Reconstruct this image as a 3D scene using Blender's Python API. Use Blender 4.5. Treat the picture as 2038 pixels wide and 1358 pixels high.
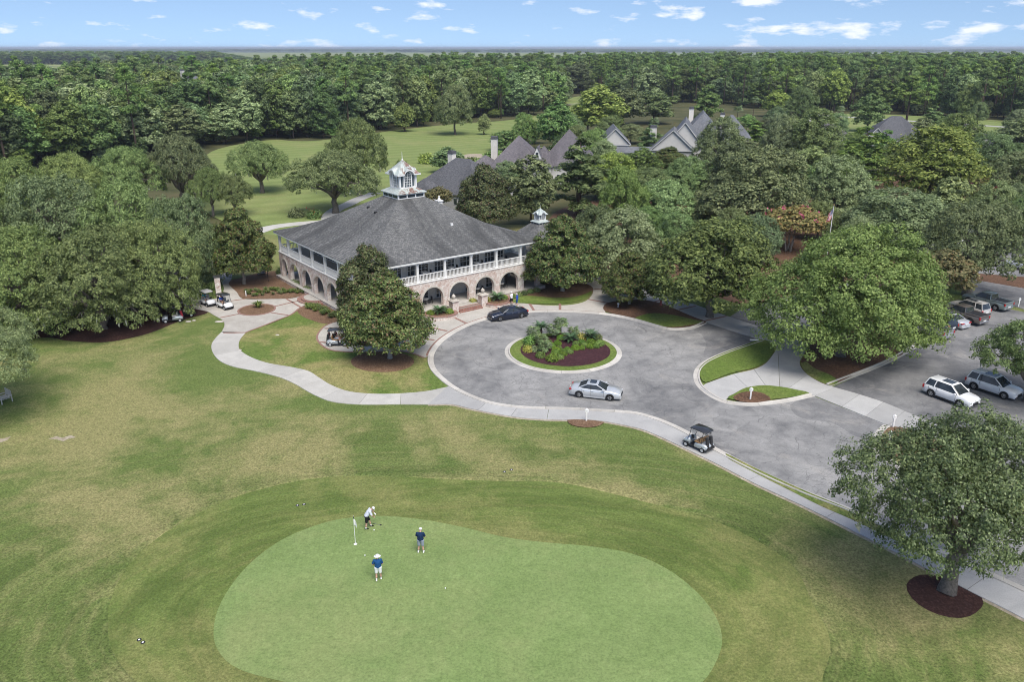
import bpy, bmesh, math, random
import numpy as np
from mathutils import Vector, Matrix

sc = bpy.context.scene
for o in list(bpy.data.objects): bpy.data.objects.remove(o)
C = sc.collection
R = math.radians

# ------------------------------------------------------------------ camera
FPX, CAMH = 1600.0, 31.5                      # focal length in photo pixels, drone height in metres
PITCH = math.atan((679 - 94) / FPX)
cam = bpy.data.cameras.new('camera')
cam.sensor_width = 36.0
cam.lens = FPX / 2038 * 36.0
cam.clip_start, cam.clip_end = 0.5, 60000
cam_o = bpy.data.objects.new('camera', cam); C.objects.link(cam_o)
cam_o.location = (0, 0, CAMH)
cam_o.rotation_euler = (math.pi / 2 - PITCH, 0, 0)
sc.camera = cam_o
def G(px, py, z=0.0):
    """surveyed photo pixel -> point on the level ground (or on level z)"""
    u, v = (px - 1019) / FPX, (679 - py) / FPX
    r = (u, math.cos(PITCH) + v * math.sin(PITCH), -math.sin(PITCH) + v * math.cos(PITCH))
    t = (z - CAMH) / r[2]
    return Vector((t * r[0], t * r[1], z))
def ZAT(py, y):
    """height of something seen at photo row py and standing y metres away"""
    v = (679 - py) / FPX
    return CAMH + y / (math.cos(PITCH) + v * math.sin(PITCH)) * (-math.sin(PITCH) + v * math.cos(PITCH))
def MPP(y, z=0.0):
    """metres per photo pixel at distance y"""
    return (y * math.cos(PITCH) + (CAMH - z) * math.sin(PITCH)) / FPX

# ------------------------------------------------------------------ world, sun, exposure
SUN_EL, SUN_AZ = 57.0, 158.0                  # degrees; azimuth clockwise from +Y (sun behind the camera, to the right)
w = bpy.data.worlds.new('World'); sc.world = w; w.use_nodes = True
nt = w.node_tree; nt.nodes.clear()
L = nt.links.new
def wn(t, **kw):
    n = nt.nodes.new(t)
    for k, v in kw.items(): setattr(n, k, v)
    return n
sky = wn('ShaderNodeTexSky', sky_type='NISHITA', sun_disc=False, sun_elevation=R(SUN_EL), sun_rotation=R(SUN_AZ))
sky.air_density, sky.dust_density, sky.ozone_density, sky.altitude = 1.0, 0.0, 1.6, 100
tc = wn('ShaderNodeTexCoord')
sx = wn('ShaderNodeSeparateXYZ'); L(tc.outputs['Generated'], sx.inputs[0])
lift = wn('ShaderNodeVectorMath', operation='ADD'); lift.inputs[1].default_value = (0, 0, .15)      # clear air: the blue comes right down to the horizon
L(tc.outputs['Generated'], lift.inputs[0]); L(lift.outputs[0], sky.inputs['Vector'])
az = wn('ShaderNodeMath', operation='ARCTAN2'); L(sx.outputs[0], az.inputs[0]); L(sx.outputs[1], az.inputs[1])
el = wn('ShaderNodeMath', operation='ARCSINE'); L(sx.outputs[2], el.inputs[0])
cv = wn('ShaderNodeCombineXYZ'); L(az.outputs[0], cv.inputs[0]); L(el.outputs[0], cv.inputs[1])
mp = wn('ShaderNodeMapping'); mp.inputs['Scale'].default_value = (19, 60, 1); mp.inputs['Location'].default_value = (3.2, 0.35, 0)
L(cv.outputs[0], mp.inputs[0])
n1 = wn('ShaderNodeTexNoise'); n1.inputs['Scale'].default_value = 1.0; n1.inputs['Detail'].default_value = 7; n1.inputs['Roughness'].default_value = .55
L(mp.outputs[0], n1.inputs['Vector'])
mp2 = wn('ShaderNodeMapping'); mp2.inputs['Scale'].default_value = (3.1, 9, 1); mp2.inputs['Location'].default_value = (1.7, 0, 4)
L(cv.outputs[0], mp2.inputs[0])
n2 = wn('ShaderNodeTexNoise'); n2.inputs['Scale'].default_value = 1.0; n2.inputs['Detail'].default_value = 2
L(mp2.outputs[0], n2.inputs['Vector'])
ad = wn('ShaderNodeMath', operation='MULTIPLY_ADD'); ad.inputs[1].default_value = .45
L(n2.outputs[0], ad.inputs[0]); L(n1.outputs[0], ad.inputs[2])
cr = wn('ShaderNodeMapRange'); cr.inputs[1].default_value = .775; cr.inputs[2].default_value = .90; cr.inputs[4].default_value = .85
L(ad.outputs[0], cr.inputs[0])
tint = wn('ShaderNodeMix', data_type='RGBA', blend_type='MULTIPLY'); tint.inputs['Factor'].default_value = 1
L(sky.outputs[0], tint.inputs['A']); tint.inputs['B'].default_value = (1.0, 1.0, 1.04, 1)
mx = wn('ShaderNodeMix', data_type='RGBA'); L(cr.outputs[0], mx.inputs['Factor'])
L(tint.outputs['Result'], mx.inputs['A']); mx.inputs['B'].default_value = (7.2, 7.4, 8.0, 1)
bg = wn('ShaderNodeBackground'); bg.inputs['Strength'].default_value = 0.076
L(mx.outputs['Result'], bg.inputs['Color'])
out = wn('ShaderNodeOutputWorld'); L(bg.outputs[0], out.inputs[0])

sun = bpy.data.lights.new('sun', 'SUN'); sun.energy = 2.65; sun.angle = R(44); sun.color = (1.0, 0.94, 0.85)
sun_o = bpy.data.objects.new('sun', sun); C.objects.link(sun_o)
a = R(SUN_AZ)
sd = Vector((math.sin(a) * math.cos(R(SUN_EL)), math.cos(a) * math.cos(R(SUN_EL)), math.sin(R(SUN_EL))))
sun_o.rotation_euler = sd.to_track_quat('Z', 'Y').to_euler()
vs = sc.view_settings
sc.display_settings.display_device = 'sRGB'
vs.view_transform, vs.look, vs.exposure, vs.gamma, vs.use_curve_mapping = 'Standard', 'None', 0.98, 1.0, False
cy = sc.cycles
cy.use_denoising = True
cy.pixel_filter_type = 'BLACKMAN_HARRIS'; cy.filter_width = 1.0
cy.max_bounces, cy.diffuse_bounces, cy.glossy_bounces, cy.transmission_bounces, cy.transparent_max_bounces = 5, 3, 2, 3, 4
cy.caustics_reflective = cy.caustics_refractive = False
cy.use_adaptive_sampling = True; cy.adaptive_threshold = 0.02

# ------------------------------------------------------------------ node helpers and materials
class NT:
    def __init__(s, name):
        s.m = bpy.data.materials.new(name); s.m.use_nodes = True
        s.t = s.m.node_tree; s.t.nodes.clear()
        s.out = s.t.nodes.new('ShaderNodeOutputMaterial')
    def n(s, t, ins=None, **kw):
        nd = s.t.nodes.new(t)
        for k, v in kw.items(): setattr(nd, k, v)
        for k, v in (ins or {}).items(): s.put(nd.inputs[k], v)
        return nd
    def put(s, sock, v):
        if isinstance(v, bpy.types.NodeSocket): s.t.links.new(v, sock)
        elif isinstance(v, tuple) and len(v) == 3 and sock.type == 'RGBA': sock.default_value = (*v, 1)
        else: sock.default_value = v
    def pos(s): return s.n('ShaderNodeNewGeometry').outputs['Position']
    def obj(s): return s.n('ShaderNodeTexCoord').outputs['Object']
    def map(s, v, scale=(1, 1, 1), loc=(0, 0, 0), rot=(0, 0, 0)):
        return s.n('ShaderNodeMapping', {'Vector': v, 'Scale': scale, 'Location': loc, 'Rotation': rot}).outputs[0]
    def noise(s, v, scale=1.0, detail=3.0, rough=.5, dist=0.0):
        return s.n('ShaderNodeTexNoise', {'Vector': v, 'Scale': scale, 'Detail': detail, 'Roughness': rough, 'Distortion': dist}).outputs[0]
    def math(s, op, a, b=0.0, c=0.0):
        nd = s.n('ShaderNodeMath', operation=op)
        for i, v in enumerate((a, b, c)): s.put(nd.inputs[i], v)
        return nd.outputs[0]
    def rng(s, v, a, b, c=0.0, d=1.0):
        return s.n('ShaderNodeMapRange', {0: v, 1: a, 2: b, 3: c, 4: d}).outputs[0]
    def mix(s, f, a, b, mode='MIX'):
        nd = s.n('ShaderNodeMix', data_type='RGBA', blend_type=mode)
        s.put(nd.inputs['Factor'], f); s.put(nd.inputs['A'], a); s.put(nd.inputs['B'], b)
        return nd.outputs['Result']
    def ramp(s, f, stops):
        nd = s.n('ShaderNodeValToRGB', {0: f}); e = nd.color_ramp.elements
        while len(e) < len(stops): e.new(.5)
        for el, (p, c) in zip(e, stops): el.position = p; el.color = (*c, 1)
        return nd.outputs[0]
    def bump(s, h, strength=.4, dist=.02):
        return s.n('ShaderNodeBump', {'Height': h, 'Strength': strength, 'Distance': dist}).outputs[0]
    def bsdf(s, col, rough=.8, spec=.3, metal=0.0, normal=None, **kw):
        ins = {'Base Color': col, 'Roughness': rough, 'Specular IOR Level': spec, 'Metallic': metal}
        if normal is not None: ins['Normal'] = normal
        ins.update(kw)
        return s.n('ShaderNodeBsdfPrincipled', ins).outputs[0]
    def done(s, sh): s.put(s.out.inputs[0], sh); return s.m

M = {}
def plain(name, col, rough=.6, spec=.3, metal=0.0, var=.12, scale=3.0, **kw):
    """plain paint or plastic with a little uneven wear"""
    k = NT(name)
    f = k.rng(k.noise(k.obj(), scale, 4, .6), .3, .7)
    c2 = tuple(max(0, c * (1 - var)) for c in col); c1 = tuple(min(1, c * (1 + var * .6)) for c in col)
    M[name] = k.done(k.bsdf(k.mix(f, c2, c1), rough, spec, metal, **kw)); return M[name]

GREEN_C = (G(935, 1215).x, G(935, 1215).y)   # middle of the putting green, centre of the mowing rings
def grass_mat(name, a, b, dry, dry_amt, fine=.35, ring=0.0, stripe=0.0, seed=0.0, big=.05, dk=.52):
    k = NT(name); p = k.pos()
    p = k.map(p, loc=(seed, seed * .7, 0))
    n_big = k.noise(p, big, 4, .6, .6)
    n_mid = k.noise(p, .33, 6, .74, .5)
    n_fine = k.noise(p, 6.0, 3, .8)
    n_tuft = k.noise(p, 2.0, 4, .75)
    col = k.mix(k.rng(n_mid, .32, .68), a, b)
    dd = k.rng(k.math('MULTIPLY_ADD', n_mid, .35, n_big), .70 - dry_amt * .10, .86 - dry_amt * .10)
    if ring > 0:
        pc = k.map(k.pos(), loc=(-GREEN_C[0] * .58, -GREEN_C[1], 0), scale=(.58, 1, 1))
        sp = k.n('ShaderNodeSeparateXYZ', {0: pc})
        rad = k.n('ShaderNodeVectorMath', {0: pc}, operation='LENGTH').outputs['Value']
        wob = k.math('MULTIPLY_ADD', n_big, 3.2, rad)
        ang = k.math('ARCTAN2', sp.outputs[0], sp.outputs[1])
        cv = k.n('ShaderNodeCombineXYZ', {0: wob, 1: k.math('MULTIPLY', ang, 2.0)}).outputs[0]
        st = k.noise(cv, .85, 5, .68)
        st2 = k.noise(k.map(cv, scale=(2.0, 1.3, 1)), 1.0, 5, .7)
        fall = k.rng(rad, 13, 34, 1, .12)
        col = k.mix(k.math('MULTIPLY', k.rng(st, .40, .60), k.math('MULTIPLY', fall, ring)), col, tuple(x * dk for x in a))
        dd = k.math('ADD', dd, k.math('MULTIPLY', k.rng(st2, .48, .72, 0, .55), fall))
    if stripe > 0:
        wv = k.n('ShaderNodeTexWave', {'Vector': k.map(k.pos(), rot=(0, 0, R(62))), 'Scale': .05, 'Distortion': 5.0, 'Detail': 3.0, 'Detail Scale': .35}).outputs[1]
        col = k.mix(k.math('MULTIPLY', wv, stripe), col, tuple(x * .62 for x in a))
    col = k.mix(k.math('MULTIPLY', k.math('MINIMUM', dd, 1.0), dry_amt), col, dry)
    col = k.mix(k.math('MULTIPLY', k.rng(n_tuft, .36, .66), .42), col, tuple(x * .55 for x in a))
    g = k.rng(n_fine, .30, .70, 1 - fine * 1.2, 1 + fine * 1.25)
    col = k.mix(1.0, col, k.n('ShaderNodeCombineXYZ', {0: g, 1: g, 2: g}).outputs[0], 'MULTIPLY')
    M[name] = k.done(k.bsdf(col, .95, .12, normal=k.bump(n_fine, .5, .05)))
grass_mat('grass_rough', (.104, .150, .040), (.158, .194, .062), (.315, .272, .130), .72, .45, ring=.55, seed=3)
grass_mat('grass_apron', (.116, .165, .042), (.162, .202, .060), (.280, .255, .105), .55, .30, ring=.8, seed=11, dk=.70)
grass_mat('grass_green', (.178, .252, .086), (.222, .292, .110), (.250, .280, .115), .60, .20, stripe=.16, seed=5)
grass_mat('grass_lawn', (.100, .158, .034), (.148, .195, .054), (.310, .265, .120), .85, .40, seed=23, big=.09)
grass_mat('grass_fairway', (.190, .245, .080), (.240, .285, .105), (.300, .290, .130), .40, .20, stripe=.42, seed=31)
grass_mat('grass_kept', (.112, .168, .036), (.150, .200, .050), (.225, .220, .080), .35, .34, seed=41)

def far_ground():
    k = NT('wood_floor'); p = k.pos()
    n = k.noise(p, .08, 5, .6)
    col = k.ramp(n, [(.3, (.045, .052, .024)), (.55, (.085, .085, .040)), (.75, (.13, .11, .06))])
    M['wood_floor'] = k.done(k.bsdf(col, .95, .1))
    k = NT('marsh_grass'); p = k.pos()
    n = k.noise(k.map(p, scale=(.002, .012, 1)), 1, 5, .6)
    col = k.ramp(n, [(.3, (.10, .13, .05)), (.5, (.20, .23, .09)), (.7, (.33, .34, .16))])
    M['marsh_grass'] = k.done(k.bsdf(col, .95, .1))
    k = NT('far_land'); p = k.pos()
    n = k.noise(k.map(p, scale=(.0006, .0022, 1)), 1, 6, .62)
    col = k.ramp(n, [(.30, (.030, .045, .026)), (.46, (.045, .062, .034)), (.54, (.15, .18, .085)), (.62, (.05, .068, .035)), (.8, (.09, .11, .05))])
    M['far_land'] = k.done(k.bsdf(col, .95, .1))
    k = NT('creek_water'); p = k.pos()
    M['creek_water'] = k.done(k.bsdf((.35, .38, .42), .12, .5, normal=k.bump(k.noise(p, .5, 3), .08, .05)))
far_ground()

def mulch(name, a, b, c, scale=5.0):
    k = NT(name); p = k.pos()
    n = k.noise(p, scale, 4, .8); n2 = k.noise(p, .6, 3, .6)
    v = k.n('ShaderNodeTexVoronoi', {'Vector': k.map(p, scale=(1, .7, 1)), 'Scale': scale * 1.3, 'Randomness': 1.0})
    col = k.ramp(n, [(.28, a), (.5, b), (.74, c)])
    col = k.mix(k.rng(n2, .4, .75, 0, .35), col, tuple(x * .55 for x in a))
    col = k.mix(k.rng(v.outputs['Distance'], .25, .7, 0, .5), col, a)
    M[name] = k.done(k.bsdf(col, .95, .1, normal=k.bump(n, .8, .06)))
mulch('mulch_dark', (.030, .017, .016), (.062, .032, .028), (.13, .075, .06))
mulch('mulch_wine', (.035, .016, .020), (.070, .030, .036), (.12, .06, .06))
mulch('pine_straw', (.105, .062, .040), (.205, .128, .082), (.36, .25, .165))
mulch('leaf_litter', (.070, .042, .030), (.150, .086, .056), (.29, .18, .115))
mulch('bare_sand', (.25, .205, .15), (.40, .35, .27), (.58, .53, .44), 2.5)

def asphalt(name, lo, hi, crack=.6):
    k = NT(name); p = k.pos()
    big = k.noise(p, .11, 5, .62, 1.2); mid = k.noise(p, .55, 4, .65, .6); fine = k.noise(p, 9, 3, .8)
    col = k.ramp(k.math('MULTIPLY_ADD', mid, .45, k.math('MULTIPLY', big, .62)), [(.36, lo), (.50, tuple((x + y) / 2 for x, y in zip(lo, hi))), (.64, hi)])
    wp = k.n('ShaderNodeVectorMath', {0: p, 1: k.n('ShaderNodeVectorMath', {0: k.n('ShaderNodeTexNoise', {'Vector': p, 'Scale': .5, 'Detail': 4.0}).outputs[1], 1: (2.4, 2.4, 0)}, operation='MULTIPLY').outputs[0]}, operation='ADD').outputs[0]
    v = k.n('ShaderNodeTexVoronoi', {'Vector': wp, 'Scale': .38}, feature='DISTANCE_TO_EDGE').outputs[0]
    v2 = k.n('ShaderNodeTexVoronoi', {'Vector': wp, 'Scale': .95}, feature='DISTANCE_TO_EDGE').outputs[0]
    ck = k.math('MAXIMUM', k.rng(v, .003, .011, crack * .8, 0), k.math('MULTIPLY', k.rng(v2, .012, .035, crack * .8, 0), k.rng(big, .50, .62)))
    col = k.mix(ck, col, (.05, .05, .052))
    sand = k.rng(k.noise(k.map(p, loc=(40, 12, 0)), .17, 5, .7, 1.0), .57, .74, 0, .55)
    col = k.mix(sand, col, (.42, .39, .35))
    g = k.rng(fine, .25, .75, .78, 1.22)
    col = k.mix(1.0, col, k.n('ShaderNodeCombineXYZ', {0: g, 1: g, 2: g}).outputs[0], 'MULTIPLY')
    M[name] = k.done(k.bsdf(col, .9, .2, normal=k.bump(fine, .3, .02)))
asphalt('asphalt_old', (.125, .126, .130), (.300, .295, .288), .5)
asphalt('asphalt_lot', (.100, .101, .108), (.225, .223, .222), .3)

def concrete(name, a, b, stain, grain=14.0, vary=True):
    k = NT(name); p = k.pos()
    n = k.noise(p, .5, 5, .65, .5); f = k.noise(p, grain, 3, .8)
    col = k.mix(k.rng(n, .3, .7), a, b)
    col = k.mix(k.rng(k.noise(k.map(p, loc=(9, 3, 0)), .25, 5, .7, 1.0), .55, .78, 0, .6), col, stain)
    if vary:
        r = k.n('ShaderNodeObjectInfo').outputs['Random']
        g = k.rng(r, 0, 1, .86, 1.08)
        col = k.mix(1.0, col, k.n('ShaderNodeCombineXYZ', {0: g, 1: g, 2: g}).outputs[0], 'MULTIPLY')
    g = k.rng(f, .25, .75, .84, 1.16)
    col = k.mix(1.0, col, k.n('ShaderNodeCombineXYZ', {0: g, 1: g, 2: g}).outputs[0], 'MULTIPLY')
    M[name] = k.done(k.bsdf(col, .88, .2, normal=k.bump(f, .25, .01)))
concrete('concrete_path', (.40, .385, .355), (.48, .465, .435), (.27, .27, .268))
concrete('concrete_walk', (.36, .355, .35), (.43, .425, .415), (.24, .245, .25))
concrete('concrete_kerb', (.42, .395, .36), (.54, .515, .475), (.24, .235, .225))
concrete('aggregate', (.36, .335, .30), (.47, .445, .405), (.29, .275, .255), 9.0)
concrete('stucco', (.62, .59, .54), (.70, .67, .62), (.50, .47, .43), 5.0)
concrete('limestone', (.46, .42, .37), (.58, .54, .48), (.30, .27, .24), 5.0)

def brick_mat(name, c1, c2, mortar, wash=0.0, axis='XZ'):
    k = NT(name); p = k.obj()
    sp = k.n('ShaderNodeSeparateXYZ', {0: p})
    i, j = {'XZ': (0, 2), 'YZ': (1, 2), 'XY': (0, 1)}[axis]
    v = k.n('ShaderNodeCombineXYZ', {0: sp.outputs[i], 1: sp.outputs[j]}).outputs[0]
    bt = k.n('ShaderNodeTexBrick', {'Vector': v, 'Color1': c1, 'Color2': c2, 'Mortar': mortar, 'Scale': 1.0, 'Mortar Size': .012, 'Brick Width': .24, 'Row Height': .085, 'Bias': -.1})
    col = bt.outputs[0]
    if wash:
        n = k.noise(p, 1.6, 5, .72, .7); n2 = k.noise(p, 9, 3, .7)
        f = k.rng(k.math('MULTIPLY_ADD', n2, .38, n), 
            .665 - .13 * wash, .80 + .06 * wash, 1.0, .0)
        col = k.mix(k.math('MULTIPLY', f, .93), col, (.72, .69, .645))
    col = k.mix(k.rng(k.noise(p, 2.2, 4, .8), .55, .78, 0, .6), col, (.20, .12, .10))
    M[name] = k.done(k.bsdf(col, .9, .2, normal=k.bump(bt.outputs[1], -.5, .01)))
brick_mat('brick_washed', (.30, .13, .09), (.42, .24, .18), (.55, .50, .45), 1.0)
brick_mat('brick_washed_round', (.30, .13, .09), (.42, .24, .18), (.55, .50, .45), 1.0)
brick_mat('brick_red', (.20, .085, .065), (.30, .13, .095), (.30, .26, .23), 0, 'XY')
brick_mat('brick_pier', (.30, .14, .10), (.40, .21, .15), (.45, .40, .36), .35)

def shingles(name, lo, hi, streak=.0):
    k = NT(name); p = k.obj()
    sp = k.n('ShaderNodeSeparateXYZ', {0: p})
    # courses follow height on the slope; tabs run along the slope's longer plan direction
    nrm = k.n('ShaderNodeSeparateXYZ', {0: k.n('ShaderNodeTexCoord').outputs['Normal']})
    isx = k.math('GREATER_THAN', k.math('ABSOLUTE', nrm.outputs[0]), k.math('ABSOLUTE', nrm.outputs[1]))
    along = k.n('ShaderNodeMix', {0: isx, 2: sp.outputs[0], 3: sp.outputs[1]}, data_type='FLOAT').outputs[0]
    v = k.n('ShaderNodeCombineXYZ', {0: along, 1: k.math('MULTIPLY', sp.outputs[2], 2.3)}).outputs[0]
    bt = k.n('ShaderNodeTexBrick', {'Vector': v, 'Color1': lo, 'Color2': hi, 'Mortar': tuple(x * .45 for x in lo), 'Scale': 1.0, 'Mortar Size': .012, 'Brick Width': .32, 'Row Height': .17, 'Bias': 0.0})
    col = bt.outputs[0]
    fine = k.noise(p, 6, 4, .8)
    g = k.rng(fine, .25, .75, .62, 1.38)
    col = k.mix(1.0, col, k.n('ShaderNodeCombineXYZ', {0: g, 1: g, 2: g}).outputs[0], 'MULTIPLY')
    if streak:
        vs_ = k.n('ShaderNodeCombineXYZ', {0: k.math('MULTIPLY', along, .17), 1: k.math('MULTIPLY', sp.outputs[2], .06)}).outputs[0]
        n = k.noise(vs_, 1.6, 4, .55, .4)
        col = k.mix(k.rng(n, .47, .62, 0, streak), col, tuple(x * .42 for x in lo))
    M[name] = k.done(k.bsdf(col, .92, .2, normal=k.bump(bt.outputs[1], -.3, .02)))
shingles('shingle_grey', (.105, .107, .109), (.190, .188, .182), .75)
shingles('shingle_dark', (.085, .088, .100), (.150, .150, .158), .35)
shingles('shingle_mauve', (.115, .105, .118), (.20, .185, .195), .35)
shingles('shingle_blue', (.125, .135, .155), (.215, .22, .235), .3)

def metal_roof(name, rust):
    k = NT(name); p = k.obj()
    n = k.noise(k.map(p, scale=(1.2, 1.2, .5)), 1.5, 5, .7)
    col = k.mix(k.rng(k.noise(p, 5, 3), .3, .7), (.46, .52, .49), (.60, .64, .61))
    if rust:
        sp = k.n('ShaderNodeSeparateXYZ', {0: p})
        side = k.rng(k.math('SUBTRACT', sp.outputs[0], sp.outputs[1]), -.3, .9)
        f = k.math('MULTIPLY', k.rng(n, .46, .56), k.math('MULTIPLY_ADD', side, .75, .12))
        col = k.mix(f, col, (.23, .105, .075))
    M[name] = k.done(k.bsdf(col, .45, .4, .35))
metal_roof('metal_roof', False); metal_roof('metal_rust', True)

plain('white_paint', (.76, .755, .74), .55, .35, var=.10)
plain('white_trim', (.72, .715, .70), .6, .3, var=.10)
plain('beige_siding', (.55, .54, .515), .85, .2, var=.06, scale=1.0)
plain('porch_wall', (.68, .65, .60), .85, .2)
plain('porch_floor', (.46, .435, .40), .85, .2)
plain('dark_metal', (.035, .035, .037), .5, .4)
plain('grey_metal', (.30, .31, .32), .4, .5, .7)
plain('rubber', (.018, .018, .019), .85, .2)
plain('alloy', (.55, .56, .58), .3, .5, .85)
plain('hub_white', (.60, .60, .60), .4, .4)
plain('black_plastic', (.022, .022, .024), .55, .4)
plain('seat_tan', (.30, .18, .09), .7, .3)
plain('seat_grey', (.42, .41, .39), .7, .3)
plain('red_lamp', (.40, .02, .02), .3, .5)
plain('head_lamp', (.70, .72, .74), .15, .6)
plain('bark_grey', (.17, .15, .13), .95, .1, var=.45, scale=6)
plain('bark_brown', (.10, .075, .058), .95, .1, var=.45, scale=6)
plain('bark_pale', (.34, .31, .27), .95, .1, var=.45, scale=5)
plain('moss', (.30, .31, .255), .98, .05, var=.35, scale=4)
plain('skin', (.50, .30, .22), .6, .3, var=.05)
plain('hair_grey', (.40, .39, .37), .9, .1)
plain('cloth_white', (.74, .74, .74), .9, .1, var=.06)
plain('cloth_pale', (.55, .57, .66), .9, .1, var=.06)
plain('cloth_blue', (.018, .075, .20), .9, .1, var=.1)
plain('cloth_navy', (.016, .034, .085), .9, .1, var=.1)
plain('cloth_grey', (.27, .30, .36), .9, .1, var=.08)
plain('cloth_black', (.018, .018, .020), .9, .1)
plain('cloth_teal', (.06, .26, .29), .9, .1)
plain('cloth_red', (.45, .03, .06), .9, .1)
plain('cloth_royal', (.03, .08, .38), .9, .1)
plain('bag_red', (.35, .03, .05), .7, .3)
plain('bag_black', (.03, .03, .034), .7, .3)
plain('bag_yellow', (.30, .22, .10), .7, .3)
plain('hydrant_red', (.34, .10, .09), .6, .3)
plain('wood_grey', (.48, .46, .43), .9, .15, var=.2)
plain('gold', (.65, .50, .18), .35, .5, .8)
plain('flower_red', (.50, .03, .05), .8, .2)
plain('flower_pink', (.62, .12, .25), .8, .2)

def glass(name, col=(.025, .032, .038)):
    k = NT(name); p = k.obj()
    n = k.noise(p, 1.3, 3)
    M[name] = k.done(k.bsdf(k.mix(k.rng(n, .35, .7), col, tuple(x * 2.6 for x in col)), .06, .6)); 
glass('glass_dark'); glass('glass_car', (.020, .024, .028)); glass('glass_sky', (.05, .065, .075))
def paint(name, col, metal=.35, rough=.28):
    k = NT(name); p = k.obj()
    n = k.noise(p, 2.0, 4)
    c = k.mix(k.rng(n, .3, .7), tuple(x * .92 for x in col), col)
    M[name] = k.done(k.bsdf(c, rough, .5, metal, **{'Coat Weight': .6, 'Coat Roughness': .08}))
paint('paint_silver', (.56, .58, .60)); paint('paint_navy', (.018, .024, .045)); paint('paint_white', (.74, .745, .75), .0)
paint('paint_green', (.17, .205, .20), .2); paint('paint_bronze', (.15, .13, .115)); paint('paint_black', (.018, .018, .02))
paint('paint_grey', (.30, .31, .33)); paint('cart_silver', (.52, .56, .60)); paint('cart_white', (.72, .73, .74), 0); paint('cart_dark', (.03, .03, .032), 0)
paint('paint_sand', (.48, .46, .43), .2); paint('paint_blue', (.10, .17, .33))
k = NT('windshield')
M['windshield'] = k.done(k.n('ShaderNodeMixShader', {0: .22, 1: k.n('ShaderNodeBsdfTransparent', {0: (.92, .95, .96)}).outputs[0], 2: k.n('ShaderNodeBsdfGlossy', {'Color': (.85, .88, .92), 'Roughness': .05}).outputs[0]}).outputs[0])
def flag_mat():
    k = NT('flag_cloth'); uv = k.n('ShaderNodeUVMap').outputs[0]
    sp = k.n('ShaderNodeSeparateXYZ', {0: uv}); u, v = sp.outputs[0], sp.outputs[1]
    st = k.math('LESS_THAN', k.math('MODULO', k.math('MULTIPLY', v, 13.0), 2.0), 1.0)
    col = k.mix(st, (.70, .69, .67), (.48, .03, .05))
    can = k.math('MULTIPLY', k.math('LESS_THAN', u, .40), k.math('GREATER_THAN', v, 6 / 13))
    sv = k.n('ShaderNodeTexVoronoi', {'Vector': k.map(uv, scale=(28, 17, 1)), 'Scale': 1.0, 'Randomness': .0}).outputs[0]
    stars = k.mix(k.math('LESS_THAN', sv, .26), (.02, .035, .14), (.70, .69, .67))
    M['flag_cloth'] = k.done(k.bsdf(k.mix(can, col, stars), .85, .15))
flag_mat()

def leaf_mat(name, cols, spec=.25, rough=.6, trans=.24, obj_var=.25, tipc=None, tipamt=0.0):
    """cols: dark, mid, light leaf colours picked leaf by leaf"""
    k = NT(name)
    isl = k.n('ShaderNodeNewGeometry').outputs['Random Per Island']
    oi = k.n('ShaderNodeObjectInfo').outputs['Random']
    n = k.noise(k.obj(), .45, 3, .6)
    f = k.math('MULTIPLY_ADD', n, .55, k.math('MULTIPLY_ADD', isl, .75, -.15))
    col = k.ramp(f, [(.12, cols[0]), (.45, cols[1]), (.85, cols[2])])
    if tipc: col = k.mix(k.math('MULTIPLY', k.math('GREATER_THAN', k.math('FRACT', k.math('MULTIPLY', isl, 7.31)), 1 - tipamt), .85), col, tipc)
    hs = k.n('ShaderNodeHueSaturation', {'Hue': k.rng(k.math('FRACT', k.math('MULTIPLY', oi, 5.7)), 0, 1, .5 - .014 * obj_var / .25, .5 + .016 * obj_var / .25), 'Saturation': k.rng(k.math('FRACT', k.math('MULTIPLY', oi, 3.3)), 0, 1, 1 - obj_var * .7, 1.05), 'Value': k.rng(oi, 0, 1, 1 - obj_var, 1 + obj_var), 'Color': col}).outputs[0]
    p = k.bsdf(hs, rough, spec)
    t = k.n('ShaderNodeBsdfTranslucent', {0: k.mix(1.0, hs, (1.15, 1.25, .7), 'MULTIPLY')}).outputs[0]
    M[name] = k.done(k.n('ShaderNodeMixShader', {0: trans, 1: p, 2: t}).outputs[0])
leaf_mat('leaf_oak', ((0.065, 0.102, 0.034), (0.151, 0.208, 0.070), (0.304, 0.372, 0.140)), .25)
leaf_mat('leaf_bright', ((0.064, 0.114, 0.028), (0.145, 0.225, 0.060), (0.285, 0.382, 0.130)), .25)
leaf_mat('leaf_magnolia', ((0.029, 0.056, 0.016), (0.090, 0.135, 0.034), (0.242, 0.290, 0.092)), .25, .5, .2, tipc=(.165, .095, .050), tipamt=.14)
leaf_mat('leaf_wood', ((0.051, 0.094, 0.026), (0.138, 0.210, 0.052), (0.293, 0.390, 0.110)), .2, obj_var=.48)
leaf_mat('leaf_wood_yellow', ((0.074, 0.116, 0.028), (0.158, 0.220, 0.050), (0.299, 0.363, 0.095)), .2)
leaf_mat('leaf_pine', ((0.044, 0.090, 0.024), (0.129, 0.215, 0.050), (0.276, 0.384, 0.105)), .2, obj_var=.28)
leaf_mat('leaf_myrtle', ((0.090, 0.105, 0.039), (0.188, 0.188, 0.068), (0.338, 0.285, 0.112)), .2, tipc=(.24, .15, .055), tipamt=.09)
leaf_mat('leaf_near', ((0.031, 0.055, 0.015), (0.089, 0.133, 0.036), (0.216, 0.278, 0.086)), .35, .45)
leaf_mat('leaf_grey', ((0.073, 0.107, 0.040), (0.160, 0.206, 0.082), (0.292, 0.348, 0.152)), .2)
leaf_mat('leaf_palm', ((.060, .105, .036), (.115, .175, .062), (.220, .280, .120)), .35, .5, .15)
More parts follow.
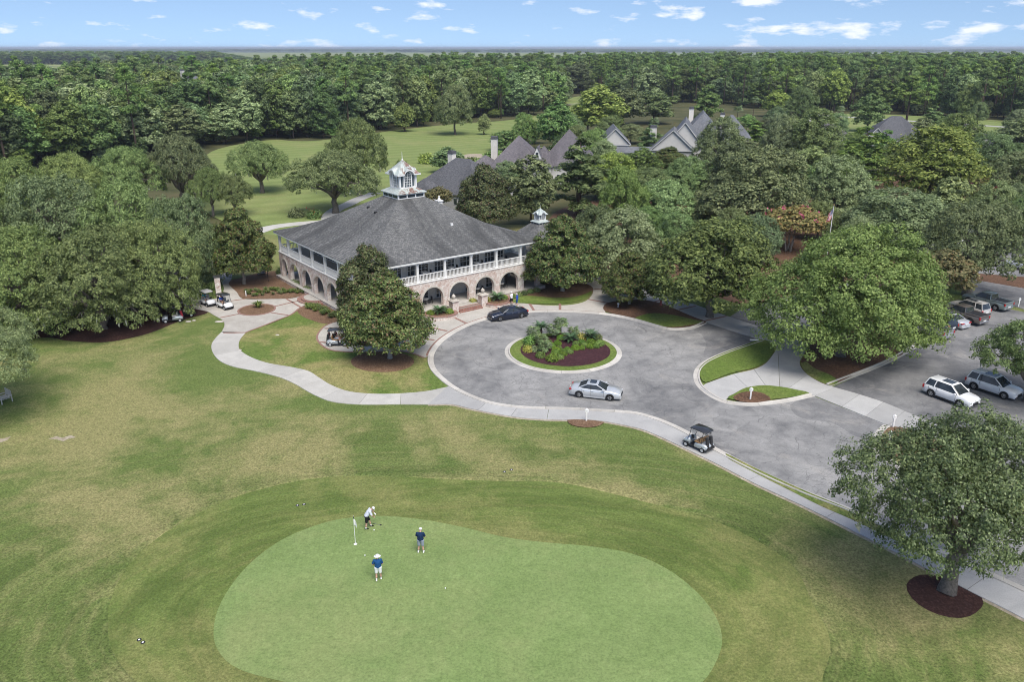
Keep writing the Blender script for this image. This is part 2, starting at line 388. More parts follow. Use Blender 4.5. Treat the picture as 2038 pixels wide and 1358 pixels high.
leaf_mat('leaf_sago', ((0.035, 0.080, 0.032), (0.070, 0.144, 0.056), (0.154, 0.250, 0.106)), .45, .4, .1)
leaf_mat('leaf_box', ((.070, .150, .018), (.160, .275, .034), (.290, .420, .070)), .25)
leaf_mat('leaf_gold', ((0.220, 0.220, 0.033), (0.418, 0.385, 0.066), (0.605, 0.550, 0.132)), .25)
leaf_mat('leaf_tuft', ((0.068, 0.112, 0.027), (0.143, 0.203, 0.051), (0.247, 0.292, 0.093)), .25)
leaf_mat('leaf_far', ((0.045, 0.069, 0.039), (0.087, 0.123, 0.063), (0.150, 0.192, 0.099)), .1, obj_var=.25)

# ------------------------------------------------------------------ mesh helpers
def link(o, parent=None):
    C.objects.link(o)
    if parent is not None: o.parent = parent
    return o
def mesh(name, verts, faces, mat, parent=None, smooth=False, loc=None, rot=None, uvs=None):
    me = bpy.data.meshes.new(name)
    me.from_pydata([tuple(v) for v in verts], [], faces)
    if isinstance(mat, str): mat = M[mat]
    me.materials.append(mat)
    if smooth: me.polygons.foreach_set('use_smooth', [True] * len(me.polygons))
    if uvs is not None:
        l = me.uv_layers.new()
        for i, lp in enumerate(me.loops): l.data[i].uv = uvs[lp.vertex_index]
    me.update()
    o = bpy.data.objects.new(name, me)
    if loc is not None: o.location = loc
    if rot is not None: o.rotation_euler = rot
    return link(o, parent)
def clone(o, parent=None, loc=None, rot=None, scale=None):
    c = o.copy(); C.objects.link(c); c.parent = parent
    if loc is not None: c.location = loc
    if rot is not None: c.rotation_euler = rot
    if scale is not None: c.scale = scale
    return c
def empty(name, loc=(0, 0, 0), rz=0.0, scale=None):
    o = bpy.data.objects.new(name, None); C.objects.link(o); o.empty_display_size = .5
    o.location = loc; o.rotation_euler = (0, 0, rz)
    if scale is not None: o.scale = scale
    return o
def tag(o, label, cat, group=None):
    o['label'] = label; o['category'] = cat
    if group: o['group'] = group
    return o
def struct(o, kind='structure'): o['kind'] = kind; return o
def tree_copy(o, parent=None):
    c = o.copy(); C.objects.link(c); c.parent = parent
    for ch in list(o.children): tree_copy(ch, c)
    return c

class MB:
    def __init__(s): s.v = []; s.f = []
    def add(s, vs_, fs): b = len(s.v); s.v += [tuple(p) for p in vs_]; s.f += [tuple(i + b for i in f) for f in fs]; return s
    def box(s, x0, x1, y0, y1, z0, z1, bev=0.0):
        if bev <= 0:
            return s.add([(x, y, z) for z in (z0, z1) for y in (y0, y1) for x in (x0, x1)],
                         [(0, 2, 3, 1), (4, 5, 7, 6), (0, 1, 5, 4), (2, 6, 7, 3), (0, 4, 6, 2), (1, 3, 7, 5)])
        b = bev; pts = []
        for z, i in ((z0, b), (z0 + b, 0), (z1 - b, 0), (z1, b)):
            xa, xb, ya, yb = x0 + i, x1 - i, y0 + i, y1 - i
            pts += [(xa + b, ya, z), (xb - b, ya, z), (xb, ya + b, z), (xb, yb - b, z), (xb - b, yb, z), (xa + b, yb, z), (xa, yb - b, z), (xa, ya + b, z)]
        fs = [tuple(range(7, -1, -1)), tuple(range(24, 32))]
        for k in range(3):
            for i in range(8): fs.append((k * 8 + i, k * 8 + (i + 1) % 8, k * 8 + 8 + (i + 1) % 8, k * 8 + 8 + i))
        return s.add(pts, fs)
    def bar(s, p, q, r, r2=None, n=6):
        return s.tube([p, q], [r, r if r2 is None else r2], n)
    def tube(s, path, radii, n=6, cap=True):
        path = [Vector(p) for p in path]; b = []; up = None
        for i, p in enumerate(path):
            t = (path[min(i + 1, len(path) - 1)] - path[max(i - 1, 0)])
            t = t.normalized() if t.length > 1e-9 else Vector((0, 0, 1))
            if up is None: up = t.orthogonal().normalized()
            up = (up - t * up.dot(t)); up = up.normalized() if up.length > 1e-6 else t.orthogonal().normalized()
            sd_ = t.cross(up); r = radii[i] if isinstance(radii, (list, tuple)) else radii
            for k in range(n):
                a_ = 2 * math.pi * k / n
                b.append(p + (up * math.cos(a_) + sd_ * math.sin(a_)) * r)
        fs = []
        for i in range(len(path) - 1):
            for k in range(n):
                fs.append((i * n + k, i * n + (k + 1) % n, (i + 1) * n + (k + 1) % n, (i + 1) * n + k))
        if cap: fs += [tuple(range(n - 1, -1, -1)), tuple(range((len(path) - 1) * n, len(path) * n))]
        return s.add(b, fs)
    def lathe(s, prof, n=12, c=(0, 0, 0), axis='Z', cap=True):
        pts = []
        for r, z in prof:
            for k in range(n):
                a_ = 2 * math.pi * k / n; p = (r * math.cos(a_), r * math.sin(a_), z)
                if axis == 'Y': p = (p[0], p[2], p[1])
                if axis == 'X': p = (p[2], p[0], p[1])
                pts.append((p[0] + c[0], p[1] + c[1], p[2] + c[2]))
        fs = [(i * n + k, i * n + (k + 1) % n, (i + 1) * n + (k + 1) % n, (i + 1) * n + k) for i in range(len(prof) - 1) for k in range(n)]
        if cap: fs += [tuple(range(n - 1, -1, -1)), tuple(range((len(prof) - 1) * n, len(prof) * n))]
        return s.add(pts, fs)
    def prism(s, poly, z0, z1):
        n = len(poly)
        return s.add([(p[0], p[1], z0) for p in poly] + [(p[0], p[1], z1) for p in poly],
                     [tuple(range(n - 1, -1, -1)), tuple(range(n, 2 * n))] + [(i, (i + 1) % n, n + (i + 1) % n, n + i) for i in range(n)])
    def ball(s, c, r, n=8, m=6, jit=0.0, rnd=None):
        c = Vector(c); r = Vector(r) if hasattr(r, '__len__') else Vector((r, r, r)); prof = []
        for i in range(m + 1):
            th = math.pi * i / m
            for k in range(n):
                a_ = 2 * math.pi * k / n; q = 1 + (rnd.uniform(-jit, jit) if rnd else 0)
                prof.append(c + Vector((r.x * math.sin(th) * math.cos(a_) * q, r.y * math.sin(th) * math.sin(a_) * q, -r.z * math.cos(th) * q)))
        return s.add(prof, [(i * n + k, i * n + (k + 1) % n, (i + 1) * n + (k + 1) % n, (i + 1) * n + k) for i in range(m) for k in range(n)])
    def build(s, name, mat, parent=None, smooth=False, loc=None, rot=None): return mesh(name, s.v, s.f, mat, parent, smooth, loc, rot)

def spline(pts, step=.5, closed=False):
    """Catmull-Rom through ground points, resampled at about `step` metres"""
    P_ = [np.array((p[0], p[1]), float) for p in pts]; n = len(P_); out_ = []
    rngi = range(n if closed else n - 1)
    for i in rngi:
        p0, p1 = P_[(i - 1) % n] if (closed or i > 0) else 2 * P_[0] - P_[1], P_[i]
        p2 = P_[(i + 1) % n]; p3 = P_[(i + 2) % n] if (closed or i + 2 < n) else 2 * P_[n - 1] - P_[n - 2]
        m = max(1, int(np.linalg.norm(p2 - p1) / step))
        for k in range(m):
            t = k / m
            out_.append(.5 * (2 * p1 + (p2 - p0) * t + (2 * p0 - 5 * p1 + 4 * p2 - p3) * t * t + (3 * p1 - p0 - 3 * p2 + p3) * t ** 3))
    if not closed: out_.append(P_[-1])
    return out_
def gp(pix, closed=True, step=.5, smooth=True):
    g = [G(x, y) for x, y in pix]
    return spline(g, step, closed) if smooth else [np.array((p.x, p.y)) for p in g]
def sheet(name, poly, z, mat, parent=None, thick=0.0):
    n = len(poly); vs_ = [(p[0], p[1], z) for p in poly]
    ar = sum(poly[i][0] * poly[(i + 1) % n][1] - poly[(i + 1) % n][0] * poly[i][1] for i in range(n))
    if ar < 0: vs_ = vs_[::-1]
    fs = [tuple(range(n))]
    if thick:
        vs_ += [(v[0], v[1], z - thick) for v in vs_]
        fs += [(i, n + i, n + (i + 1) % n, (i + 1) % n) for i in range(n)]
    return mesh(name, vs_, fs, mat, parent)
def resample(line, step):
    line = [np.array(p[:2], float) for p in line]; d = [0]
    for a_, b in zip(line, line[1:]): d.append(d[-1] + np.linalg.norm(b - a_))
    n = max(1, round(d[-1] / step)); res = []; j = 0
    for i in range(n + 1):
        t = d[-1] * i / n
        while j < len(line) - 2 and d[j + 1] < t: j += 1
        f = (t - d[j]) / max(1e-9, d[j + 1] - d[j]); res.append(line[j] * (1 - f) + line[j + 1] * min(f, 1))
    return res
def ribbon(name, line, prof, mat, parent, seg=None, gap=.012, closed=False):
    """sweep profile [(offset to the left, z)...] along a ground line, cut into pieces `seg` metres long"""
    pts = resample(list(line) + ([line[0]] if closed else []), .4)
    nrm = []
    for i in range(len(pts)):
        if closed: t = pts[(i + 1) % (len(pts) - 1)] - pts[i - 1 if i > 0 else len(pts) - 2]
        else: t = pts[min(i + 1, len(pts) - 1)] - pts[max(i - 1, 0)]
        t = t / (np.linalg.norm(t) + 1e-9); nrm.append(np.array((-t[1], t[0])))
    per = len(pts) - 1 if not seg else max(1, round(seg / .4)); outs = []; i = 0
    while i < len(pts) - 1:
        j = min(len(pts) - 1, i + per); b = MB(); m = len(prof); vs_ = []
        for q in range(i, j + 1):
            sh = (pts[i + 1] - pts[i]) * (gap / .4) if (seg and q == i) else (-(pts[j] - pts[j - 1]) * (gap / .4) if (seg and q == j) else 0)
            for o_, z in prof: p = pts[q] + nrm[q] * o_ + sh; vs_.append((p[0], p[1], z))
        fs = [(a_ * m + k, a_ * m + k + 1, (a_ + 1) * m + k + 1, (a_ + 1) * m + k) for a_ in range(j - i) for k in range(m - 1)]
        fs = [f[::-1] for f in fs] + [tuple(range(m)), tuple(range((j - i) * m + m - 1, (j - i) * m - 1, -1))]
        b.add(vs_, fs); outs.append(b.build(name, mat, parent)); i = j
    return outs

# ================================================================== the setting
def cp(ox, oy, s, pts): return [(ox + x / s, oy + y / s) for x, y in pts]
C2 = lambda *p: cp(380, 480, 3.919, p)
C3 = lambda *p: cp(840, 560, 4.244, p)
C4 = lambda *p: cp(1300, 560, 3.994, p)
C6 = lambda *p: cp(1300, 820, 2.524, p)
C7 = lambda *p: cp(1120, 740, 6.369, p)
CA = lambda *p: cp(380, 520, 5.994, p)
CB = lambda *p: cp(1000, 380, 2.911, p)
def rect(x0, x1, y0, y1): return [np.array(p) for p in ((x0, y0), (x1, y0), (x1, y1), (x0, y1))]

struct(sheet('ground', rect(-50000, 50000, -200, 52000), -.35, 'far_land'))
struct(sheet('wood_floor', rect(-1100, 1300, -100, 1300), -.12, 'wood_floor'))
struct(sheet('rough_grass', rect(-160, 170, -60, 150), 0, 'grass_rough'))
APRON = gp([(222, 1190), (260, 1120), (330, 1060), (420, 1010), (500, 980), (600, 957), (700, 948), (800, 950), (900, 955), (1000, 958), (1100, 960), (1180, 974), (1300, 1004), (1399, 1030), (1486, 1066), (1577, 1125), (1617, 1200), (1652, 1272), (1640, 1340), (1590, 1420), (1200, 1540), (700, 1500), (420, 1440), (280, 1365), (225, 1300), (214, 1245)])
struct(sheet('golf_apron', APRON, .006, 'grass_apron'))
for o in ribbon('rough_lip', APRON, [(1.5, .001), (.5, .045), (.10, .04), (-.02, .004)], 'grass_rough', None, None, 0, True): struct(o)
struct(sheet('putting_green', gp([(425, 1262), (440, 1200), (490, 1130), (560, 1076), (640, 1043), (700, 1031), (765, 1028), (840, 1035), (920, 1050), (1010, 1071), (1100, 1082), (1180, 1089), (1260, 1104), (1325, 1132), (1382, 1175), (1421, 1222), (1437, 1268), (1429, 1310), (1395, 1362), (1320, 1402), (1180, 1424), (1000, 1420), (820, 1400), (650, 1376), (560, 1357), (480, 1335), (440, 1305)]), .014, 'grass_green'))

# far country
struct(sheet('fairway', gp([(395, 345), (425, 300), (530, 279), (600, 281), (660, 277), (750, 264), (890, 248), (1020, 238), (1100, 222), (1150, 205), (1180, 204), (1170, 222), (1130, 245), (1060, 262), (1040, 300), (990, 345), (900, 390), (800, 440), (690, 470), (560, 470), (470, 450), (400, 410)], step=3), .02, 'grass_fairway'))
struct(sheet('far_fairway', gp([(1120, 200), (1160, 190), (1200, 190), (1210, 198), (1180, 206), (1140, 208)], step=4), .03, 'grass_fairway'))
struct(sheet('left_clearing', gp([(60, 345), (110, 335), (160, 345), (150, 380), (80, 385)], step=3), .02, 'grass_fairway'))
struct(sheet('verge', gp([(1560, 238), (1700, 226), (2000, 240), (2150, 250), (2150, 275), (1900, 265), (1640, 262)], step=5), .02, 'grass_fairway'))
struct(sheet('bunker', gp([(922, 309), (940, 306), (958, 307), (960, 313), (940, 315), (924, 314)], step=1), .04, 'bare_sand'))
ribbon('lane', gp([(1620, 228), (1690, 233), (1800, 240), (1960, 250), (2200, 268)], False, 4), [(-2.6, .04), (2.6, .04)], 'concrete_walk', None)
ribbon('cart_path', gp([(1130, 207), (1155, 206), (1185, 205)], False, 4), [(-1.3, .05), (1.3, .05)], 'concrete_path', None)
ribbon('cart_path', gp([(748, 384), (715, 396), (690, 408), (668, 418), (655, 432), (660, 446)], False, 1), [(-1.5, .05), (1.5, .05)], 'concrete_walk', None)
ribbon('cart_path', gp([(500, 466), (540, 453), (590, 446), (640, 442), (680, 436)], False, 1), [(-1.6, .05), (1.6, .05)], 'concrete_path', None)
for o in list(C.objects):
    if o.name.split('.')[0] in ('lane', 'cart_path'): struct(o)
struct(sheet('marsh', rect(-5200, 4600, 1350, 5600), -.08, 'marsh_grass'))
struct(sheet('marsh', rect(-900, -330, 780, 1330), -.06, 'marsh_grass'))
struct(sheet('creek', spline([(-960, 1380), (-900, 1365), (-820, 1380), (-810, 1500), (-900, 1470), (-950, 1500)], 12, True), -.03, 'creek_water'))
struct(sheet('creek', spline([(-760, 1480), (-620, 1450), (-430, 1470), (-420, 1600), (-600, 1570), (-750, 1620)], 12, True), -.03, 'creek_water'))

# beds of mulch, straw and litter (sheets a few mm apart)
def bed(name, pix, mat, z=.03, step=.5): return struct(sheet(name, gp(pix, step=step), z, mat))
bed('leaf_litter', [(1290, 545), (1420, 590), (1560, 610), (1900, 560), (2300, 700), (2500, 600), (2500, 420), (1900, 350), (1500, 360), (1180, 400), (1090, 440), (1120, 500), (1180, 540)], 'leaf_litter', .006, 1.5)
bed('mulch_bed', [(84, 673), (135, 679), (203, 682), (257, 674), (305, 661), (356, 640), (383, 632), (414, 622), (380, 611), (340, 590), (250, 550), (100, 540), (-150, 600), (-200, 690), (-60, 690)], 'mulch_dark', .02)
bed('straw_bed', CA((470, 330), (545, 372), (585, 430), (660, 452), (900, 456), (1200, 445), (1310, 415), (1400, 388), (1480, 360), (1390, 310), (1250, 230), (1150, 130), (980, 120), (780, 150), (600, 200), (460, 240)), 'pine_straw', .05)
bed('straw_bed', CA((1470, 500), (1310, 560), (1268, 600), (1330, 662), (1450, 712), (1600, 752), (1740, 735), (1950, 690), (2100, 600), (1900, 470), (1650, 470)), 'pine_straw', .05)
bed('mulch_bed', CB((30, 612), (85, 598), (160, 560), (260, 538), (380, 532), (480, 540), (524, 565), (515, 600), (460, 632), (370, 650), (250, 655), (130, 652), (70, 648)), 'pine_straw', .07)
bed('lawn_patch', C3((770, 182), (930, 192), (1100, 196), (1300, 176), (1400, 135), (1436, 85), (1360, 118), (1250, 140), (1100, 142), (930, 128), (800, 135)), 'grass_kept', .08)
bed('straw_bed', [(1204, 620), (1203, 608), (1217, 602), (1252, 598), (1288, 599), (1320, 606), (1355, 621), (1383, 633), (1405, 642), (1382, 650), (1350, 654), (1320, 652), (1285, 642), (1240, 630)], 'leaf_litter', .07)
bed('lawn_patch', [(1264, 635), (1295, 625), (1330, 627), (1361, 632.5), (1380, 637.6), (1400, 642), (1361, 650), (1330, 652), (1295, 645)], 'grass_kept', .08)
bed('lawn', C2((372, 820), (395, 862), (470, 910), (600, 955), (800, 990), (920, 1020), (1000, 1070), (1100, 1130), (1250, 1180), (1500, 1197), (1800, 1180), (2000, 1142)) + C3((200, 860), (120, 780), (80, 720), (55, 655)) + C2((1820, 915), (1740, 885), (1640, 865), (1300, 870), (1120, 860), (1040, 830), (990, 780), (990, 730), (1040, 670), (1100, 645), (1000, 640), (900, 590), (830, 545), (750, 590), (650, 640), (520, 680), (430, 715), (385, 770)), 'grass_lawn', .04)
bed('mulch_bed', C2((1247, 945), (1280, 905), (1370, 875), (1495, 864), (1620, 873), (1710, 905), (1743, 945), (1710, 985), (1620, 1017), (1495, 1027), (1370, 1016), (1280, 988)), 'pine_straw', .055)
bed('sign_bed', C7((55, 622), (120, 688), (280, 716), (430, 704), (528, 650), (400, 628), (240, 618)), 'pine_straw', .075)
bed('mulch_bed', C6((1272, 870), (1300, 940), (1380, 1000), (1490, 1036), (1590, 1030), (1660, 965), (1610, 890), (1480, 835), (1340, 822)), 'mulch_dark', .02)
bed('bare_patch', [(-40, 876), (-8, 870), (4, 874), (22, 869), (14, 877), (2, 881), (-40, 886)], 'bare_sand', .004)
bed('bare_patch', [(96, 874), (112, 869), (124, 872), (141, 867), (152, 871), (136, 874), (126, 879), (112, 875)], 'bare_sand', .004)

# carriage road and turning circle ------------------------------------------------
def xy(v): return np.array((v.x, v.y))
KA = gp(C4((430, 335), (330, 377), (200, 393), (100, 386)) + C3((1952, 382), (1800, 338), (1650, 304), (1500, 282), (1300, 268), (1100, 262), (900, 270), (700, 290), (560, 322), (400, 378), (270, 445), (170, 520), (110, 600), (95, 670), (120, 745), (190, 820), (290, 895), (430, 965), (600, 1022), (800, 1052), (1000, 1062), (1250, 1068)) + C7((480, 478), (780, 497), (1000, 527), (1300, 625), (1600, 765)) + C6((300, 172), (520, 287), (760, 395), (980, 480)), False, .5)
dK = KA[-1] - KA[-25]; dK /= np.linalg.norm(dK)
for i in range(1, 40): KA.append(KA[-1] + dK * 1.0)
KI = gp(C4((850, 465), (700, 515), (560, 565), (450, 612), (370, 660), (325, 720), (325, 790), (360, 850), (440, 915), (550, 968), (680, 990), (800, 995), (960, 980), (1120, 955), (1290, 915)), False, .5)[::-1]
KR = gp([(1762, 843), (1744, 859), (1737, 879), (1742, 899), (1757, 917), (1850, 962), (2000, 1035), (2200, 1130)], False, .5)[::-1]
KP = gp(C4((1415, 837), (1930, 625)) + [(1880, 655)], False, .5)[::-1]
rd = KA + KR + gp(C4((1830, 1137), (1290, 922)), smooth=False) + KI + gp(C4((838, 464), (445, 338)), smooth=False)
struct(sheet('road', rd, .02, 'asphalt_old'))
struct(sheet('parking_lot', gp([(1655, 772), (1783, 716), (1880, 650), (1892, 612), (1930, 598), (2120, 640), (2500, 760), (2400, 950), (2100, 990), (1810, 852)], smooth=False), .02, 'asphalt_lot'))
struct(sheet('parking_lane', gp([(1916, 583), (1932, 556), (2150, 594), (2400, 640), (2400, 720), (2120, 640), (2030, 614)], smooth=False), .03, 'asphalt_lot'))
struct(sheet('parking_lane', gp([(1448, 634), (1482, 612), (1700, 560), (1760, 600), (1545, 674)], smooth=False), .02, 'asphalt_lot'))
struct(sheet('parking_lane', gp([(1730, 452), (1900, 440), (2150, 500), (2150, 560), (1950, 545), (1790, 500)], smooth=False), .025, 'asphalt_lot'))
struct(sheet('asphalt_patch', gp(C4((440, 345), (640, 408), (826, 466), (700, 512), (560, 562), (450, 608), (400, 585), (420, 500), (380, 420), (320, 388))), .025, 'asphalt_lot'))
struct(sheet('asphalt_patch', gp(C4((1300, 935), (1560, 1035), (1815, 1140), (1760, 1190), (1735, 1260), (1600, 1230), (1420, 1130), (1180, 1090), (1090, 1010), (1120, 965))), .025, 'asphalt_lot'))
KPROF = [(.02, .015), (.02, .032), (-.40, .045), (-.44, .12), (-.50, .135), (-.60, .13), (-.62, .0)]
def kerb(line, closed=False, prof=KPROF):
    k_ = struct(empty('kerb', (0, 0, 0)))
    ribbon('kerb_stone', line, prof, 'concrete_kerb', k_, 3.0, .015, closed)
for ln in (KA, KI, KR, KP): kerb(ln)
IC = np.array((5.63, 82.75)); ISR = 6.42
ring = [IC + ISR * np.array((math.sin(t), math.cos(t))) for t in np.linspace(0, 2 * math.pi, 90, endpoint=False)]
kerb(ring[::-1], True, [(-.02, .015), (-.02, .03), (.36, .04), (.40, .13), (.45, .145), (.55, .14), (.57, .0)])
circ = lambda c, r, n=64, sq=1.0: [np.array((c[0] + r * math.cos(t), c[1] + r * sq * math.sin(t))) for t in np.linspace(0, 2 * math.pi, n, endpoint=False)]
struct(sheet('island_lawn', circ(IC, ISR - .5), .115, 'grass_kept'))
struct(sheet('island_mulch', circ((IC[0] + .25, IC[1] + .15), 4.95, 64, .97), .13, 'mulch_wine'))

# walks ---------------------------------------------------------------------------
def cut_slabs(name, poly, cuts, z, mat, parent, gap=.03, thick=.06):
    """cut a walk into slabs along joint lines; every slab is an object of its own"""
    def inside(pt, pl):
        c_ = False; n = len(pl)
        for i in range(n):
            a_, b = pl[i], pl[i - 1]
            if (a_[1] > pt[1]) != (b[1] > pt[1]) and pt[0] < (b[0] - a_[0]) * (pt[1] - a_[1]) / (b[1] - a_[1]) + a_[0]: c_ = not c_
        return c_
    def half(pl, p, n_):
        out_ = []; m = len(pl)
        for i in range(m):
            a_, b = pl[i], pl[(i + 1) % m]; da, db = np.dot(a_ - p, n_), np.dot(b - p, n_)
            if da >= 0: out_.append(a_)
            if da * db < 0: out_.append(a_ + (b - a_) * (da / (da - db)))
        return out_
    pieces = [list(poly)]
    for p, q in cuts:
        p, q = np.array(p[:2]), np.array(q[:2]); t = (q - p) / np.linalg.norm(q - p); n_ = np.array((-t[1], t[0])); mid = (p + q) / 2
        for i, pl in enumerate(pieces):
            if inside(mid, pl):
                h = [half(pl, mid + n_ * gap / 2, n_), half(pl, mid - n_ * gap / 2, -n_)]
                pieces[i:i + 1] = [x for x in h if len(x) > 2]; break
    for pl in pieces: sheet(name, pl, z, mat, parent, thick)
def cross_cuts(line, step, half_w):
    pts = resample(line, step); cuts = []
    for i in range(1, len(pts) - 1):
        t = pts[i + 1] - pts[i - 1]; t /= np.linalg.norm(t); n_ = np.array((-t[1], t[0])); cuts.append((pts[i] - n_ * half_w, pts[i] + n_ * half_w))
    return cuts
def offs(line, d):
    out_ = []
    for i in range(len(line)):
        t = line[min(i + 1, len(line) - 1)] - line[max(i - 1, 0)]; t = t / (np.linalg.norm(t) + 1e-9)
        out_.append(line[i] + np.array((-t[1], t[0])) * d)
    return out_
lowA = gp(C2((240, 712), (185, 770), (160, 820), (175, 880), (230, 940), (330, 982), (500, 1017), (680, 1062), (800, 1112), (900, 1170), (980, 1212), (1100, 1256), (1300, 1277), (1600, 1277), (1850, 1278)), False)
upA = gp(C2((430, 715), (385, 770), (372, 820), (390, 860), (470, 910), (600, 955), (800, 990), (920, 1020), (1000, 1070), (1100, 1130), (1250, 1180), (1500, 1197), (1800, 1180), (2000, 1142)), False)
ro = resample(lowA, 1.0); up_r = resample(upA, 1.0)
def midline(a_, b, n=60):
    a_, b = resample(a_, .2), resample(b, .2)
    return [(a_[int(i / n * (len(a_) - 1))] + b[int(i / n * (len(b) - 1))]) / 2 for i in range(n + 1)]
sw = struct(empty('concrete_path'))
cut_slabs('slab', lowA + upA[::-1], cross_cuts(midline(lowA, upA), 3.4, 2), .06, 'concrete_path', sw)
i0 = min(range(len(KA)), key=lambda i: np.linalg.norm(KA[i] - xy(G(900, 770))))
kin = offs(KA, -.5)[i0:]
lowB = gp([C2((1850, 1278))[0], (900, 806)] + C3((400, 1078), (700, 1137), (900, 1163), (1080, 1172), (1230, 1176), (1400, 1176), (1540, 1188), (1800, 1240)) + C6((0, 112), (150, 182), (320, 265), (520, 368), (760, 480), (1000, 600), (1190, 695), (1560, 890), (1863, 1045)) + [(2300, 1380)], False)
sw = struct(empty('sidewalk'))
kin2 = [p for p in kin if p[1] > 20]
cut_slabs('slab', [upA[-1]] + kin2 + lowB[::-1], cross_cuts(lowB[3:], 3.3, .9), .062, 'concrete_walk', sw, .035)
struct(sheet('verge_strip', gp(C6((362, 212), (520, 290), (760, 400), (980, 492), (1060, 535), (1500, 760), (1500, 790), (1030, 562), (850, 482), (700, 407), (520, 316), (375, 238))), .075, 'grass_lawn'))
ribbon('sandy_edge', offs(lowB, -.10), [(.16, .008), (-.16, .008)], 'bare_sand', None)[0]['kind'] = 'structure'
sw = struct(empty('footpath'))
ypoly = gp(C4((445, 337), (830, 462)), smooth=False) + gp(C4((880, 475), (960, 495), (980, 530), (950, 590), (890, 660), (800, 705), (650, 740), (540, 775), (420, 818)), False) + gp(C4((372, 850), (450, 905), (560, 955)), False) + gp(C4((640, 900), (740, 850), (880, 832), (1020, 845), (1150, 870), (1290, 917)), False) + gp(C4((1830, 1137), (2300, 1330), (2300, 1165)), smooth=False) + gp(C4((1997, 1037), (1830, 967), (1640, 905), (1450, 850), (1340, 815), (1230, 750), (1175, 690), (1165, 640), (1200, 575), (1225, 525), (1190, 490), (1090, 455)), False) + gp(C4((980, 415), (800, 350), (560, 270), (350, 195), (120, 125), (0, 85), (-120, 50), (-150, 130), (0, 165), (210, 245)), smooth=False)
ycuts = [C4(a_, b) for a_, b in (((120, 125), (0, 165)), ((350, 195), (210, 245)), ((580, 277), (445, 332)), ((790, 345), (640, 400)), ((980, 415), (860, 470)), ((640, 742), (730, 830)), ((1000, 740), (1005, 842)), ((1225, 750), (1080, 852)), ((1440, 850), (1290, 912)), ((1640, 905), (1500, 1000)), ((1830, 965), (1690, 1075)), ((1997, 1035), (1870, 1150)), ((800, 705), (890, 830)))]
cut_slabs('slab', ypoly, [tuple(xy(G(*p)) for p in c_) for c_ in ycuts], .064, 'concrete_walk', sw, .035)
bed('median_lawn', C4((855, 470), (950, 500), (970, 530), (940, 588), (885, 655), (790, 700), (640, 733), (540, 768), (418, 812), (380, 780), (362, 720), (390, 672), (455, 625), (560, 577), (700, 525)), 'grass_kept', .125)
bed('median_lawn', C4((590, 940), (645, 903), (742, 854), (880, 837), (1020, 849), (1150, 874), (1240, 898), (1100, 930), (930, 948), (760, 960)), 'grass_kept', .125)
bed('sign_bed', C4((632, 935), (700, 968), (820, 975), (930, 955), (930, 935), (880, 903), (790, 885), (700, 895)), 'leaf_litter', .14)
bed('sign_bed', C6((1132, 140), (1160, 100), (1210, 80), (1330, 110), (1500, 200), (1420, 260), (1220, 235), (1150, 200)), 'pine_straw', .12)
bed('mulch_bed', C4((1235, 540), (1205, 585), (1172, 645), (1185, 700), (1250, 760), (1400, 828), (1640, 725), (1920, 612), (1990, 540), (1900, 300), (1500, 330), (1300, 440)), 'leaf_litter', .05)
bed('verge_sand', C4((1175, 655), (1190, 700), (1250, 762), (1400, 830), (1470, 800), (1400, 745), (1290, 700), (1210, 640)), 'grass_lawn', .055)

# aggregate terrace walks with brick bands and brick edging
tw = struct(empty('terrace_walk'))
plA = gp(CA((390, 862), (400, 780), (395, 730), (350, 690), (260, 640), (200, 605), (70, 575), (-60, 545), (-120, 470), (-40, 425), (90, 460), (300, 450), (360, 400), (395, 330), (355, 225), (330, 130), (480, 130), (480, 220), (450, 270), (500, 332), (548, 375), (585, 432), (655, 457), (900, 458), (1200, 448), (1310, 420), (1480, 380), (1640, 440), (1560, 490), (1460, 507), (1310, 557), (1200, 640), (1050, 702), (850, 782), (700, 837), (655, 858)), True, .4)
cut_slabs('slab', plA, [tuple(xy(G(*p)) for p in CA(a_, b)) for a_, b in (((350, 680), (590, 632)), ((960, 620), (1160, 650)), ((1140, 455), (1310, 555)), ((475, 480), (650, 455)), ((90, 545), (100, 460)))], .06, 'aggregate', tw, .04)
outer = C2((1100, 642), (1040, 670), (990, 730), (990, 780), (1040, 830), (1120, 860), (1300, 870), (1500, 865), (1640, 865), (1740, 885), (1820, 915))
ia = min(range(len(KA)), key=lambda i: np.linalg.norm(KA[i] - xy(G(*C3((60, 650))[0]))))
ib = min(range(len(KA)), key=lambda i: np.linalg.norm(KA[i] - xy(G(1206, 622))))
plB = gp(outer, False, .4) + offs(KA, -.52)[ib:ia][::-1] + gp([(1204, 619), (1203, 608), (1217, 602), (1252, 598), (1288, 599), (1330, 611)] + [(1309, 583), (1260, 566), (1200, 552), (1160, 540), (1140, 545), (1176, 572), (1180, 580), (1178, 588), (1166, 600), (1140, 607), (1100, 609), (1060, 607), (1022, 602), (940, 598), (880, 615), (800, 635), (720, 640), (680, 640)], False, .4)
struct(sheet('terrace_walk', plB, .058, 'aggregate'))
def band(pix, wdt=.32, z=.07):
    for o in ribbon('brick_band', gp(pix, False, .5, len(pix) > 2), [(wdt / 2, z - .02), (wdt / 2, z), (-wdt / 2, z), (-wdt / 2, z - .02)], 'brick_red', tw): pass
for a_, b in (((350, 680), (575, 635)), ((390, 862), (660, 858)), ((1140, 455), (1312, 556)), ((1000, 545), (1300, 475)), ((960, 620), (1160, 650)), ((475, 480), (650, 455))): band(CA(a_, b), .3)
for a_, b in (((910, 195), (948, 255)), ((1165, 195), (1165, 250)), ((260, 305), (375, 360)), ((75, 395), (212, 425)), ((-60, 480), (105, 502)), ((1400, 155), (1575, 188)), ((1450, 68), (1570, 72))): band(C3(a_, b), .34)
